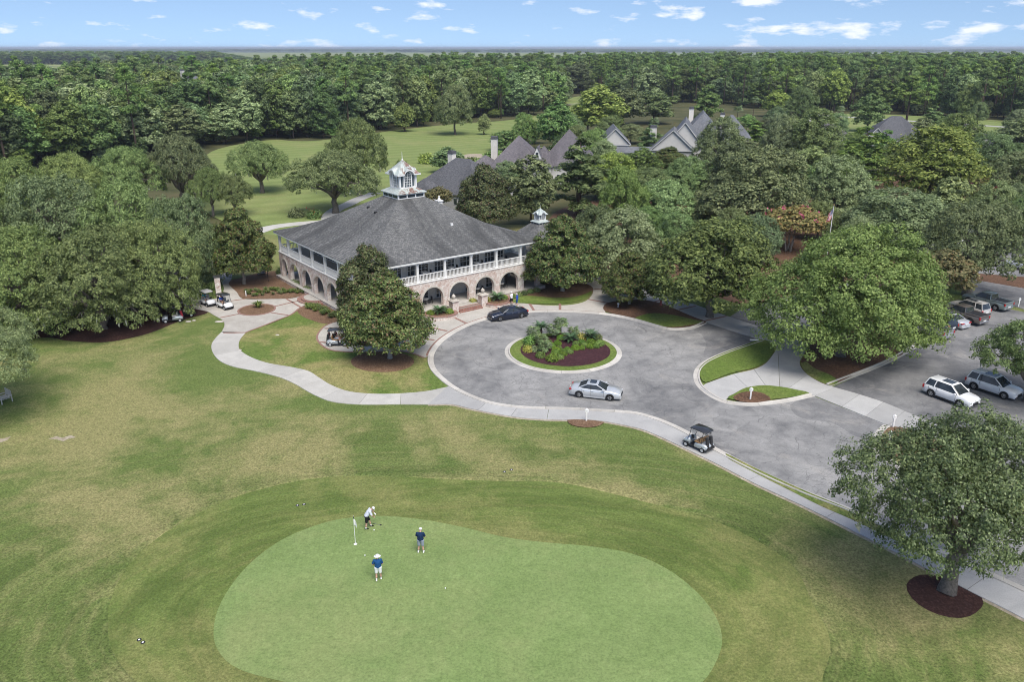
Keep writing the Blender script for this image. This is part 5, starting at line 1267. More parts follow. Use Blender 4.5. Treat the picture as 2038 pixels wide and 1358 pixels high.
# undergrowth and the mass of the wood behind, as one object of instanced crowns
def wood_mass(name, label, P4, seed, kinds):
    """P4: (x, y, scale_xy, scale_z, kind index)"""
    me = bpy.data.meshes.new(name); me.from_pydata([(p[0], p[1], -.1) for p in P4], [], [])
    rg = np.random.default_rng(seed)
    for nm, ty, dat in (('idx', 'INT', [int(p[4]) for p in P4]), ('rz', 'FLOAT', list(rg.uniform(0, 6.28, len(P4)))), ('sx', 'FLOAT', [p[2] for p in P4]), ('sz', 'FLOAT', [p[3] for p in P4])):
        me.attributes.new(nm, ty, 'POINT').data.foreach_set('value', dat)
    o = link(bpy.data.objects.new(name, me)); struct(o, 'stuff'); o['label'] = label; o['category'] = 'trees'
    ng = bpy.data.node_groups.new(name, 'GeometryNodeTree')
    ng.interface.new_socket('Geometry', in_out='INPUT', socket_type='NodeSocketGeometry'); ng.interface.new_socket('Geometry', in_out='OUTPUT', socket_type='NodeSocketGeometry')
    nn = ng.nodes.new; gi, go = nn('NodeGroupInput'), nn('NodeGroupOutput'); jn = nn('GeometryNodeJoinGeometry')
    def attr(nm, ty): a = nn('GeometryNodeInputNamedAttribute'); a.data_type = ty; a.inputs[0].default_value = nm; return a.outputs[0]
    ia_, rz_, sx_, sz_ = attr('idx', 'INT'), attr('rz', 'FLOAT'), attr('sx', 'FLOAT'), attr('sz', 'FLOAT')
    cs_ = nn('ShaderNodeCombineXYZ'); ng.links.new(sx_, cs_.inputs[0]); ng.links.new(sx_, cs_.inputs[1]); ng.links.new(sz_, cs_.inputs[2])
    cr_ = nn('ShaderNodeCombineXYZ'); ng.links.new(rz_, cr_.inputs[2])
    for i, obs in enumerate(kinds):
        cmpn = nn('FunctionNodeCompare'); cmpn.data_type = 'INT'; cmpn.operation = 'EQUAL'; ng.links.new(ia_, cmpn.inputs[2]); cmpn.inputs[3].default_value = i
        for ob in obs:
            oi = nn('GeometryNodeObjectInfo'); oi.inputs[0].default_value = ob; oi.inputs['As Instance'].default_value = True
            ip = nn('GeometryNodeInstanceOnPoints')
            ng.links.new(gi.outputs[0], ip.inputs['Points']); ng.links.new(cmpn.outputs[0], ip.inputs['Selection']); ng.links.new(oi.outputs['Geometry'], ip.inputs['Instance'])
            ng.links.new(cr_.outputs[0], ip.inputs['Rotation']); ng.links.new(cs_.outputs[0], ip.inputs['Scale']); ng.links.new(ip.outputs[0], jn.inputs[0])
    ng.links.new(jn.outputs[0], go.inputs[0])
    o.modifiers.new('scatter', 'NODES').node_group = ng
    return o
def finder(kind):
    res = []
    for p in PROTO[kind]:
        c = next((o for o in C.objects if o.data is p['crown'] and o.material_slots[0].link == 'DATA'), None); t = next((o for o in C.objects if o.data is p['trunk']), None)
        if c: res.append([c, t])
    return res
WK = finder('wood_tree'); PK = finder('pine'); YK = finder('yellow_tree'); KINDS = WK + PK + YK
P4 = []
for x, y, px, py in FARW:
    k_ = wood_kind(px, y, rngw.random())
    if k_ == 'wood_tree' and rngw.random() < .12: i = len(WK) + len(PK); H, W = rngw.uniform(15, 19) / 16, rngw.uniform(10, 14) / 13
    elif k_ == 'wood_tree': i = rngw.integers(len(WK)); H, W = rngw.uniform(13, 22.5) / 18, rngw.uniform(11, 18) * (1 + y / 3000) / 11
    else: i = len(WK) + rngw.integers(len(PK)); H, W = rngw.uniform(20, 27.5) / 24, rngw.uniform(8.5, 12) * (1 + y / 3000) / 9
    P4.append((x, y, W, H, i))
wood_mass('distant_wood', 'dense green wood stretching away behind the fairway and houses', P4, 3, KINDS)
# underwood that closes the edge of the wood
UW = []
for x, y, px, py in NEARW + FARW[:500]:
    if rngw.random() < .75: UW.append((x + rngw.uniform(-3, 3), y + rngw.uniform(.5, 4), rngw.uniform(.4, .75), rngw.uniform(.22, .42), rngw.integers(len(WK))))
wood_mass('underwood', 'low dark underwood along the foot of the wood', UW, 4, WK)
# far belt of trees beyond the marsh on the left, and the hazy tree lines on the horizon
FB = []
for i in range(1500):
    y = rngw.uniform(1680, 1980); px = rngw.uniform(-250, 540); x = (px - 1019) / FPX * (y * math.cos(PITCH) + 11)
    h = rngw.uniform(19, 25) * (1 if px < 430 else max(.35, (560 - px) / 130)); FB.append((x, y, 2.2, h / (24 if i % 3 else 18), (len(WK) + i % len(PK)) if i % 3 else i % len(WK)))
wood_mass('marsh_wood', 'grey green belt of trees beyond the marsh at upper left', FB, 6, KINDS)
HZ = []
for i in range(2600):
    y = 5600 * (3.6 ** rngw.random()); x = rngw.uniform(-.78, .78) * y
    if math.sin(x * .0011 + y * .0021) + math.sin(x * .0023 - y * .0007) < -.35: continue
    k_ = y / 2300; HZ.append((x, y, 4.0 * k_ ** .8, rngw.uniform(.6, 1.1), rngw.integers(len(WK))))
wood_mass('horizon_wood', 'thin dark tree lines along the horizon', HZ, 7, WK)

# ================================================================== cars
WHEELS = {}
def wheel_mesh(r, wd, rim):
    key = (r, wd, rim)
    if key in WHEELS: return WHEELS[key]
    t = MB().lathe([(r * .62, -wd / 2), (r * .93, -wd / 2), (r, -wd * .36), (r, wd * .36), (r * .93, wd / 2), (r * .62, wd / 2)], 20, axis='Y', cap=False)
    m = MB().lathe([(r * .64, -wd * .38), (r * .64, wd * .44), (r * .58, wd * .46), (r * .56, wd * .30), (r * .14, wd * .30), (r * .14, wd * .44), (.004, wd * .44)], 20, axis='Y', cap=False)
    for i in range(6):
        a = i * math.pi / 3; ca, sa = math.cos(a), math.sin(a); nx, nz = -sa * r * .09, ca * r * .09
        p, q = (ca * r * .12, sa * r * .12), (ca * r * .6, sa * r * .6)
        m.add([(p[0] - nx, wd * .46, p[1] - nz), (p[0] + nx, wd * .46, p[1] + nz), (q[0] + nx, wd * .47, q[1] + nz), (q[0] - nx, wd * .47, q[1] - nz), (p[0] - nx, wd * .3, p[1] - nz), (p[0] + nx, wd * .3, p[1] + nz), (q[0] + nx, wd * .3, q[1] + nz), (q[0] - nx, wd * .3, q[1] - nz)], [(0, 1, 2, 3), (0, 4, 5, 1), (1, 5, 6, 2), (3, 7, 4, 0)])
    res = []
    for mb, mt, nm in ((t, 'rubber', 'tyre'), (m, rim, 'rim')):
        me = bpy.data.meshes.new(nm); me.from_pydata(mb.v, [], mb.f); me.materials.append(M[mt]); me.update(); res.append(me)
    WHEELS[key] = res; return res
def add_wheels(root, pos, r, wd, rim='alloy'):
    tm, rm = wheel_mesh(r, wd, rim)
    for x, y in pos:
        o = link(bpy.data.objects.new('wheel', tm), root); o.location = (x, y, r); o.rotation_euler = (0, 0, 0 if y > 0 else math.pi)
        link(bpy.data.objects.new('rim', rm), o)
def loft(secs, n_close=True):
    b = MB(); m = len(secs[0]); vs_ = [p for s in secs for p in s]
    fs = [(i * m + k, i * m + (k + 1) % m, (i + 1) * m + (k + 1) % m, (i + 1) * m + k) for i in range(len(secs) - 1) for k in range(m)]
    fs += [tuple(range(m))[::-1], tuple(range((len(secs) - 1) * m, len(secs) * m))]
    return b.add(vs_, fs)
CARS = {
 'sedan': dict(L=4.95, W=1.86, r=.34, ax=(-1.50, 1.45), sill=.20,
   deck=[(-2.475, .56, .80), (-2.42, .86, .90), (-2.1, 1.00, .97), (-1.5, 1.04, 1.0), (-.6, 1.0, 1.0), (.6, .99, 1.0), (1.1, .98, 1.0), (1.7, .92, .98), (2.15, .83, .94), (2.40, .70, .86), (2.475, .50, .74)],
   gh=dict(b0=-1.78, b1=1.12, t0=-.85, t1=.22, z=1.45, zb=1.0), boot=True),
 'suv': dict(L=4.75, W=1.92, r=.37, ax=(-1.42, 1.42), sill=.26,
   deck=[(-2.375, .60, .86), (-2.34, 1.02, .95), (-2.0, 1.10, .99), (-1.0, 1.10, 1.0), (.6, 1.09, 1.0), (1.2, 1.08, 1.0), (1.8, 1.02, .98), (2.15, .94, .94), (2.32, .78, .88), (2.375, .52, .78)],
   gh=dict(b0=-2.30, b1=1.22, t0=-2.02, t1=.32, z=1.76, zb=1.09)),
 'pickup': dict(L=5.75, W=2.02, r=.42, ax=(-1.75, 1.85), sill=.36,
   deck=[(-2.875, .62, .92), (-2.86, 1.20, .97), (-1.0, 1.22, 1.0), (.0, 1.22, 1.0), (1.2, 1.22, 1.0), (1.6, 1.20, 1.0), (2.4, 1.14, .98), (2.75, 1.02, .95), (2.86, .86, .92), (2.875, .56, .86)],
   gh=dict(b0=-.95, b1=1.42, t0=-.80, t1=.62, z=1.92, zb=1.21), bed=(-2.78, -1.02)),
}
def car(kind, loc, rz, paint_m, label, group=None, name=None, rim='alloy', roof_m=None, rails=False):
    K = CARS[kind]; L_, W = K['L'], K['W'] / 2
    o = tag(empty(name or {'sedan': 'sedan_car', 'suv': 'suv_car', 'pickup': 'pickup_truck'}[kind], loc, rz), label, 'truck' if kind == 'pickup' else 'car', group)
    secs = []; s0 = K['sill']
    for x, z, wf in K['deck']:
        w = W * wf; zm = s0 + (z - s0) * .55; end = wf < .9
        secs.append([(x, -w * .90, s0), (x, -w * .99, s0 + .10), (x, -w, zm), (x, -w * .965, z - .07), (x, -w * .86, z), (x, 0, z + .025), (x, w * .86, z), (x, w * .965, z - .07), (x, w, zm), (x, w * .99, s0 + .10), (x, w * .90, s0)])
    body = loft(secs).build('body', paint_m, o, True)
    body.data.polygons.foreach_set('use_smooth', [len(p.vertices) == 4 for p in body.data.polygons])
    g = K['gh']; zb, zt = g['zb'] - .03, g['z']; hw, tw_ = W * .90, W * .70
    def rr(x0, x1, w, z, c=.12): return [(x0 + c, -w, z), (x1 - c, -w, z), (x1, -w + c, z), (x1, w - c, z), (x1 - c, w, z), (x0 + c, w, z), (x0, w - c, z), (x0, -w + c, z)]
    b_, m_, t_ = rr(g['b0'], g['b1'], hw, zb), None, rr(g['t0'], g['t1'], tw_, zt - .06)
    MB().add(b_ + t_, [(k, (k + 1) % 8, 8 + (k + 1) % 8, 8 + k) for k in range(8)]).build('windows', 'glass_car', o)
    r2 = rr(g['t0'] - .03, g['t1'] + .03, tw_ + .025, zt - .075); r3 = rr(g['t0'] + .1, g['t1'] - .1, tw_ - .10, zt)
    MB().add(r2 + r3, [(k, (k + 1) % 8, 8 + (k + 1) % 8, 8 + k) for k in range(8)] + [tuple(range(8, 16))]).build('roof_panel', roof_m or paint_m, o, True)
    for s in (-1, 1):
        ys = lambda f: s * (hw + (tw_ - hw) * f + .012)
        for xb, xt, th in ((g['b0'] + .08, g['t0'] + .06, .055), (g['b1'] - .10, g['t1'] - .06, .05)):
            MB().tube([(xb, ys(0), zb), (xt, ys(1), zt - .07)], th, 5).build('pillar', paint_m, o)
        xm = (g['t0'] + g['t1']) / 2 - (.1 if kind != 'pickup' else .25)
        MB().tube([(xm, ys(0) + s * .01, zb), (xm, ys(1) + s * .01, zt - .07)], .035, 5).build('door_post', 'black_plastic', o)
        if kind == 'suv': MB().tube([(g['t0'] + .75, ys(0) + s * .01, zb), (g['t0'] + .85, ys(1) + s * .01, zt - .07)], .06, 5).build('pillar', paint_m, o)
        MB().box(g['b1'] - .42, g['b1'] - .22, min(s * (W + .02), s * (W + .20)), max(s * (W + .02), s * (W + .20)), zb + .02, zb + .16, .03).build('mirror', paint_m, o)
        for xd in (g['b1'] - .28, xm, g['b0'] + .55):
            MB().box(xd - .008, xd + .008, s * W - .012, s * W + .006, s0 + .16, zb - .05).build('door_seam', 'black_plastic', o)
        for xd in (xm + .22, g['b0'] + .75): MB().box(xd - .10, xd + .02, min(s * (W - .01), s * (W + .03)), max(s * (W - .01), s * (W + .03)), zb - .19, zb - .155).build('door_handle', 'alloy' if kind == 'sedan' else paint_m, o)
        MB().box(K['ax'][0] + K['r'] + .1, K['ax'][1] - K['r'] - .1, min(s * (W - .08), s * (W + .012)), max(s * (W - .08), s * (W + .012)), s0 - .03, s0 + .07).build('side_skirt', 'black_plastic' if kind != 'sedan' else paint_m, o)
        for xa in K['ax']:
            MB().add([(xa + (K['r'] + .07) * math.cos(a), s * (W + .006), K['r'] + (K['r'] + .07) * math.sin(a)) for a in np.linspace(-.45, math.pi + .45, 16)], [tuple(range(16)) if s < 0 else tuple(range(16))[::-1]]).build('wheel_arch', 'black_plastic', o)
        x, z, wf = K['deck'][-2]; MB().box(x - .22, x + .02, min(s * W * .52, s * W * .88), max(s * W * .52, s * W * .88), z - .13, z + .02, .03).build('headlight', 'head_lamp', o)
        x, z, wf = K['deck'][1]
        if kind == 'sedan': MB().box(x - .06, x + .18, min(s * W * .45, s * W * .93), max(s * W * .45, s * W * .93), z - .14, z + .01, .02).build('tail_light', 'red_lamp', o)
        else: MB().box(x - .05, x + .12, min(s * W * .78, s * W * .985), max(s * W * .78, s * W * .985), z - .34, z - .02, .02).build('tail_light', 'red_lamp', o)
        if rails: MB().tube([(g['t0'] + .1, s * tw_ * .9, zt + .05), (g['t1'] - .1, s * tw_ * .9, zt + .05)], .025, 5).build('roof_rail', 'alloy', o)
    x, z, wf = K['deck'][-1]; MB().box(x - .08, x + .03, -W * .42, W * .42, z - .12, z + .12, .02).build('grille', 'black_plastic', o)
    MB().box(x - .12, x + .035, -W * .80, W * .80, s0 + .02, s0 + .16, .03).build('front_bumper', 'black_plastic' if kind != 'sedan' else paint_m, o)
    x, z, wf = K['deck'][0]; MB().box(x - .05, x + .14, -W * .84, W * .84, s0 + .05, s0 + .24, .03).build('rear_bumper', 'alloy' if kind == 'pickup' else ('black_plastic' if kind == 'suv' else paint_m), o)
    MB().box(x - .058, x - .03, -.26, .26, .62, .76).build('number_plate', 'white_paint', o)
    if kind == 'sedan' and paint_m == 'paint_silver' or kind == 'suv': MB().box(g['t0'] + (.25 if kind == 'sedan' else 1.1), g['t1'] - .18, -tw_ * .66, tw_ * .66, zt - .02, zt + .012, .01).build('sunroof', 'glass_car', o)
    if kind == 'pickup':
        x0, x1 = K['bed']; MB().box(x0, x1, -W * .80, W * .80, 1.19, 1.262).build('load_bed', 'black_plastic', o)
        for s in (-1, 1): MB().box(x0 - .06, x1, min(s * W * .80, s * W * .97), max(s * W * .80, s * W * .97), 1.17, 1.32, .03).build('bed_rail', paint_m, o)
        MB().box(x0 - .10, x0 - .005, -W * .93, W * .93, 1.0, 1.315, .02).build('tailgate', paint_m, o)
    add_wheels(o, [(xa, s * (W - .10)) for xa in K['ax'] for s in (-1, 1)], K['r'], .23 if kind == 'sedan' else .26, rim)
    return o
def by_wheels(kind, rear, front, near):
    """place a car from the ground contact of its two camera side wheels; near=+1 left side, -1 right side"""
    a, b = G(*rear), G(*front); K = CARS[kind]; d = (b - a); d.z = 0; d.normalize(); nL = Vector((-d.y, d.x, 0))
    mid = (a + b) / 2 - nL * near * (K['W'] / 2 - .1) - d * (sum(K['ax']) / 2)
    return (mid.x, mid.y, .025), math.atan2(d.y, d.x)
l_, a_ = by_wheels('sedan', (1037.5, 633.5), (996, 640), 1)
car('sedan', l_, a_, 'paint_navy', 'dark navy sedan stopped at the kerb before the entrance steps')
l_, a_ = by_wheels('sedan', (1153.4, 792), (1212.3, 798.5), -1)
car('sedan', l_, a_, 'paint_silver', 'silver sedan with dark roof glass driving round the turning circle', roof_m=None)
LOT = 'vehicles in the parking lot'
dirp = (G(1933, 608) - G(1983, 622)); hp_ = math.atan2(dirp.y, dirp.x)
def parked(kind, tail, pm, label, rim='alloy', rails=False):
    g = G(*tail); L_ = CARS[kind]['L'] / 2
    return car(kind, (g.x + math.cos(hp_) * L_, g.y + math.sin(hp_) * L_, .025), hp_, pm, label, LOT, rim=rim, rails=rails)
parked('pickup', (2006, 622), 'paint_green', 'grey green pickup truck at the far end of the parked row')
parked('suv', (1962, 633), 'paint_sand', 'pale wagon between the green pickup and the brown pickup', rails=True)
parked('pickup', (1957, 650), 'paint_bronze', 'dark brown pickup truck parked right of the silver sedan')
parked('sedan', (1922, 657), 'paint_silver', 'silver sedan parked between the brown pickup and the black car')
parked('suv', (1896, 664), 'paint_black', 'black car with red tail light in the parked row beside the silver sedan')
parked('pickup', (1886, 680), 'paint_grey', 'grey truck mostly hidden by the huge bright green oak')
l_, a_ = by_wheels('suv', (1938, 776), (1996, 795), -1); l_ = (*l_[:2], .025)
car('suv', l_, a_, 'paint_white', 'white wagon under the bushy tree at the right edge', LOT, rails=True)
g = G(1905, 808); car('suv', (g.x, g.y + 1.3, .025), a_ - .06, 'paint_white', 'white sport utility car with sunroof below the other white one', LOT)
for px, py, pm, lb in ((1752, 482, 'paint_white', 'white car glimpsed under the oak right of the flagpole'), (1775, 470, 'paint_blue', 'blue grey car glimpsed behind the white one under the oak'), (1893, 496, 'paint_white', 'white car behind the live oak crown'), (2030, 536, 'paint_silver', 'silver car at the right edge above the parking lane'), (1812, 505, 'paint_black', 'black car in the shade behind the orange crape myrtle')):
    g = G(px, py); car('suv' if pm != 'paint_black' else 'sedan', (g.x, g.y, .03), hp_ + .2, pm, lb, LOT)

# ================================================================== golf carts
def golf_cart(loc, rz, label, pm='cart_silver', top='cart_dark', bags=('bag_black', 'bag_red'), seat='seat_grey', shield=True):
    o = tag(empty('golf_cart', loc, rz), label, 'golf cart', 'golf carts')
    # front cowl: lofted nose, wide and low, rising to the dash
    nose = []
    for x, z, w in ((.55, .82, .50), (.70, .84, .54), (.95, .76, .56), (1.12, .62, .52), (1.20, .44, .42)):
        nose.append([(x, -w, .26), (x, -w, z - .12), (x, -w * .8, z - .02), (x, 0, z + .02), (x, w * .8, z - .02), (x, w, z - .12), (x, w, .26)])
    loft(nose).build('front_cowl', pm, o, True)
    MB().box(1.10, 1.26, -.50, .50, .22, .38, .03).build('front_bumper', 'black_plastic', o)
    for s in (-1, 1): MB().box(1.06, 1.19, min(s * .28, s * .46), max(s * .28, s * .46), .50, .60, .02).build('headlight', 'head_lamp', o)
    MB().box(-.45, .62, -.54, .54, .22, .30, .02).build('floor', 'black_plastic', o)
    rear = []
    for x, z, w in ((-1.18, .58, .52), (-1.05, .70, .58), (-.75, .74, .60), (-.35, .70, .60), (-.02, .62, .58), (.04, .46, .56)):
        rear.append([(x, -w, .30), (x, -w, z - .08), (x, -w * .9, z), (x, w * .9, z), (x, w, z - .08), (x, w, .30)])
    loft(rear).build('rear_body', pm, o, True)
    MB().box(-1.28, -1.12, -.56, .56, .26, .40, .03).build('rear_bumper', 'black_plastic', o)
    MB().box(-.50, .06, -.55, .55, .70, .82, .04).build('seat', seat, o)
    MB().box(-.62, -.50, -.55, .55, .80, 1.22, .04).build('backrest', seat, o)
    MB().lathe([(.165, -.012), (.19, 0), (.165, .012), (.15, 0)], 14).build('steering_wheel', 'black_plastic', o, loc=(.40, .26, .98), rot=(0, -1.0, 0))
    MB().bar((.56, .26, .78), (.41, .26, .97), .02).build('steering_column', 'black_plastic', o)
    for x0, x1 in ((.72, .42), (-.66, -.80)):
        for s in (-1, 1): MB().tube([(x0, s * .53, .72), (x0 - (.22 if x0 > 0 else .04), s * .55, 1.35), (x1, s * .56, 1.82)], .022, 5).build('roof_post', 'black_plastic', o)
    rf = []
    for x, z, w in ((-1.02, 1.80, .56), (-.92, 1.86, .61), (-.2, 1.90, .63), (.45, 1.88, .61), (.60, 1.81, .56)):
        rf.append([(x, -w, z - .05), (x, -w * .88, z), (x, 0, z + .015), (x, w * .88, z), (x, w, z - .05)])
    loft(rf).build('roof', top, o, True)
    if shield: MB().add([(.70, -.50, .84), (.70, .50, .84), (.44, .53, 1.80), (.44, -.53, 1.80)], [(0, 1, 2, 3)]).build('windshield', 'windshield', o)
    MB().box(-1.22, -.80, -.50, .50, .42, .50, .01).bar((-.78, -.5, 1.2), (-.78, .5, 1.2), .02).build('bag_rack', 'black_plastic', o)
    for i, bm in enumerate(bags):
        y = -.26 + .52 * i
        bg = MB().tube([(-1.12, y, .50), (-1.05, y, .9), (-.97, y, 1.32)], [.13, .14, .15], 10).build('golf_bag', bm, o)
        cl_ = MB()
        for q in range(5): a = q * 1.26; cl_.tube([(-.98 + .06 * math.cos(a), y + .07 * math.sin(a), 1.2), (-.93 + .09 * math.cos(a), y + .10 * math.sin(a), 1.52 + .05 * (q % 2)), (-.90 + .09 * math.cos(a), y + .10 * math.sin(a), 1.58 + .05 * (q % 2))], [.012, .012, .035], 5)
        cl_.build('clubs', 'grey_metal', bg)
    for x in (-.80, .82):
        for s in (-1, 1): MB().box(x - .26, x + .26, min(s * .50, s * .62), max(s * .50, s * .62), .40, .47, .03).build('mudguard', 'black_plastic' if x > 0 else pm, o)
    add_wheels(o, [(x, s * .53) for x in (-.80, .82) for s in (-1, 1)], .235, .20, 'hub_white')
    return o
def cart_at(rear, front, near, *a, **kw):
    p, q = G(*rear), G(*front); d = q - p; d.z = 0; d.normalize(); nL = Vector((-d.y, d.x, 0)); m = (p + q) / 2 - nL * near * .53
    return golf_cart((m.x, m.y, .065), math.atan2(d.y, d.x), *a, **kw)
cart1 = cart_at((1396.5, 903), (1366, 890), 1, 'silver golf cart with black roof driving down the roadside path', bags=('bag_black', 'bag_black'), seat='seat_tan')
cart2 = cart_at((657.5, 691), (686, 690.5), -1, 'silver golf cart with black roof parked under the front magnolia', seat='seat_tan')
cart3 = cart_at((399, 606), (415, 613), -1, 'pale golf cart with grey roof waiting left of the other on the terrace', 'cart_white', 'seat_grey')
cart4 = cart_at((433, 613), (449, 619), -1, 'pale golf cart with black roof waiting nearest the round bed', 'cart_white')
golf_cart((*G(367, 630)[:2], .03), R(205), 'black golf cart with bags at the edge of the mulch under the live oak', 'cart_dark', bags=('bag_red', 'bag_black'))
golf_cart((*G(345, 640)[:2], .03), R(200), 'silver golf cart half hidden under the live oak at the mulch edge', 'cart_silver', shield=True)
golf_cart((*G(94, 640)[:2], .03), R(200), 'pale golf cart behind the mossy branches at the far left', 'cart_white')

# ================================================================== people
def sdf_mesh(name, segs, mat, parent, h=.026, k=.045, clips=(), ellips=()):
    """one continuous surface around tapered limbs (smooth union), extracted on a fine grid"""
    pts = np.array([p for s in segs for p in (s[0], s[1])] + [np.array(e[0]) for e in ellips], float); rmax = max([max(s[2], s[3]) for s in segs] + [max(e[1]) for e in ellips])
    lo = pts.min(0) - rmax - .06; hi = pts.max(0) + rmax + .06
    ax = [np.arange(lo[i], hi[i] + h, h) for i in range(3)]
    Gd = np.stack(np.meshgrid(*ax, indexing='ij'), -1); D = np.full(Gd.shape[:3], 9.0)
    def smin(a, b): t = np.clip(.5 + .5 * (b - a) / k, 0, 1); return b * (1 - t) + a * t - k * t * (1 - t)
    for a, b, r1, r2 in segs:
        a, b = np.array(a, float), np.array(b, float); v = b - a; l2 = max(1e-9, v @ v)
        t = np.clip(((Gd - a) @ v) / l2, 0, 1); d = np.linalg.norm(Gd - a - t[..., None] * v, axis=-1) - (r1 + (r2 - r1) * t); D = smin(D, d)
    for c, r in ellips: r = np.array(r); q = (Gd - np.array(c)) / r; D = smin(D, (np.linalg.norm(q, axis=-1) - 1) * r.min())
    for p, n in clips: D = np.maximum(D, (Gd - np.array(p)) @ (np.array(n) / np.linalg.norm(n)))
    ins = D < 0; sh = np.array(D.shape); idx = -np.ones(tuple(sh - 1), int); corners = [(i, j, l) for i in (0, 1) for j in (0, 1) for l in (0, 1)]
    cv_ = np.stack([ins[i:sh[0] - 1 + i, j:sh[1] - 1 + j, l:sh[2] - 1 + l] for i, j, l in corners], -1)
    act = cv_.any(-1) & ~cv_.all(-1); cells = np.argwhere(act); idx[tuple(cells.T)] = np.arange(len(cells))
    acc = np.zeros((len(cells), 3)); cnt = np.zeros(len(cells))
    for a in range(3):
        for c0 in corners:
            if c0[a]: continue
            c1 = list(c0); c1[a] = 1; A = cells + c0; B = cells + c1
            da, db = D[tuple(A.T)], D[tuple(B.T)]; m = (da < 0) != (db < 0); t = da / (da - db + 1e-12)
            p = A.astype(float); p[:, a] += t; acc[m] += p[m]; cnt[m] += 1
    V = acc / cnt[:, None] * h + lo; F = []
    for a in range(3):
        o1, o2 = [x for x in range(3) if x != a]
        s0 = [slice(None)] * 3; s1 = [slice(None)] * 3; s0[a] = slice(0, sh[a] - 1); s1[a] = slice(1, sh[a])
        cr_ = np.argwhere(ins[tuple(s0)] != ins[tuple(s1)])
        for e in cr_:
            if e[o1] < 1 or e[o2] < 1 or e[o1] >= sh[o1] - 1 or e[o2] >= sh[o2] - 1: continue
            q = []
            for d1, d2 in ((0, 0), (-1, 0), (-1, -1), (0, -1)): c = e.copy(); c[o1] += d1; c[o2] += d2; q.append(idx[tuple(c)])
            f = tuple(int(i) for i in q)
            if ins[tuple(e)] ^ (a == 1): f = f[::-1]
            F.append(f[::-1])
    return mesh(name, V, F, mat, parent, True)
def person(loc, rz, label, J, shirt, shorts, shoes, hat=None, hat_m='cloth_white', glove=False, scale=1.0, seated=False):
    """J: joints in the person's own frame (x to the right hand side, y forward, z up)"""
    o = tag(empty('person', loc, rz, (scale,) * 3), label, 'person')
    j = {k_: np.array(v, float) for k_, v in J.items()}
    hd, nk, ch, pv_ = j['head'], j['neck'], j['chest'], j['pelvis']
    up = hd - nk; up /= np.linalg.norm(up); fwd = np.array(J.get('look', (0, 1, 0)), float); fwd -= up * (fwd @ up); fwd /= np.linalg.norm(fwd); rt = np.cross(fwd, up)
    S_, limbs_ = [], []
    S_ += [(ch, nk, .12, .06), (nk, hd - up * .04, .055, .058), (pv_, ch, .135, .145)]
    for s in ('L', 'R'):
        sh_, el_, wr, hp2, kn, an = (j[x + s] for x in ('sh', 'el', 'wr', 'hip', 'kn', 'an'))
        S_ += [(ch, sh_, .10, .065), (sh_, el_, .058, .045), (el_, wr, .043, .029), (pv_, hp2, .12, .10), (hp2, kn, .092, .060), (kn, kn * .45 + an * .55, .060, .058), (kn * .45 + an * .55, an, .056, .036)]
    el2 = [(hd + up * .02, (.082, .098, .115)), (hd + up * -.06 + fwd * .03, (.055, .06, .06)), (hd + fwd * .10 - up * .005, (.016, .022, .026)), (hd + rt * .083, (.014, .02, .03)), (hd - rt * .083, (.014, .02, .03))]
    body = sdf_mesh('body', S_, 'skin', o, .024, .035, ellips=el2)
    # hands: palm, four fingers of unequal length bent round, and a thumb, grown from the wrists into the body mesh
    hb = MB()
    for s in ('L', 'R'):
        wr, el_ = Vector(j['wr' + s]), Vector(j['el' + s]); d = (wr - el_).normalized(); side = Vector((0, 1, 0)).cross(d); side = side.normalized() if side.length > .1 else Vector((1, 0, 0)); pn = d.cross(side).normalized()
        hb.tube([wr - d * .03, wr + d * .03, wr + d * .085], [.028, .036, .034], 8)
        for q, ln in enumerate((.062, .075, .070, .055)):
            b0 = wr + d * .075 + side * (-.030 + .020 * q); hb.tube([b0, b0 + d * ln * .5 + pn * .012, b0 + d * ln * .8 + pn * .04], [.010, .009, .007], 5)
        b0 = wr + d * .025 - side * .03; hb.tube([b0, b0 + d * .03 - side * .025 + pn * .012, b0 + d * .06 - side * .02 + pn * .03], [.012, .011, .008], 5)
    me = body.data; n0 = len(me.vertices); bm = bmesh.new(); bm.from_mesh(me)
    vv = [bm.verts.new(p) for p in hb.v]
    for f in hb.f:
        try: bm.faces.new([vv[i] for i in f]).smooth = True
        except ValueError: pass
    bm.to_mesh(me); bm.free()
    # clothes follow the body a little outside it and end at sleeve, waist and hem
    T = [(ch, nk * .8 + ch * .2, .145, .10), (pv_ + (ch - pv_) * .05, ch, .155, .165)]; B_ = [(pv_ + (ch - pv_) * .18, pv_, .155, .15)]
    for s in ('L', 'R'):
        sh_, el_, hp2, kn = j['sh' + s], j['el' + s], j['hip' + s], j['kn' + s]
        T += [(hp2 * .8 + pv_ * .2 + (0, 0, .08), ch * .6 + sh_ * .4, .118, .12), (ch, sh_, .12, .085), (sh_, sh_ + (el_ - sh_) * .72, .080, .075)]; B_ += [(pv_, hp2, .14, .125), (hp2, hp2 + (kn - hp2) * .80, .118, .098)]
    sdf_mesh('shirt', T, shirt, o, .026, .03); sdf_mesh('shorts', B_, shorts, o, .026, .02)
    for s in ('L', 'R'):
        an, kn = j['an' + s], j['kn' + s]; f = np.array(J.get('toe' + s, (0, 1, 0)), float); f /= np.linalg.norm(f)
        sdf_mesh('shoe', [(an + f * -.05 + (0, 0, -.035), an + f * .15 + (0, 0, -.05), .046, .038)], shoes, o, .02, .02)
        sdf_mesh('sock', [(an + (0, 0, .0), an + (kn - an) * .22, .046, .048)], 'cloth_white', o, .02, .02)
        if glove and s == 'L': sdf_mesh('glove', [(j['wrL'], j['wrL'] + (j['wrL'] - j['elL']) / np.linalg.norm(j['wrL'] - j['elL']) * .12, .04, .045)], 'cloth_white', o, .02, .02)
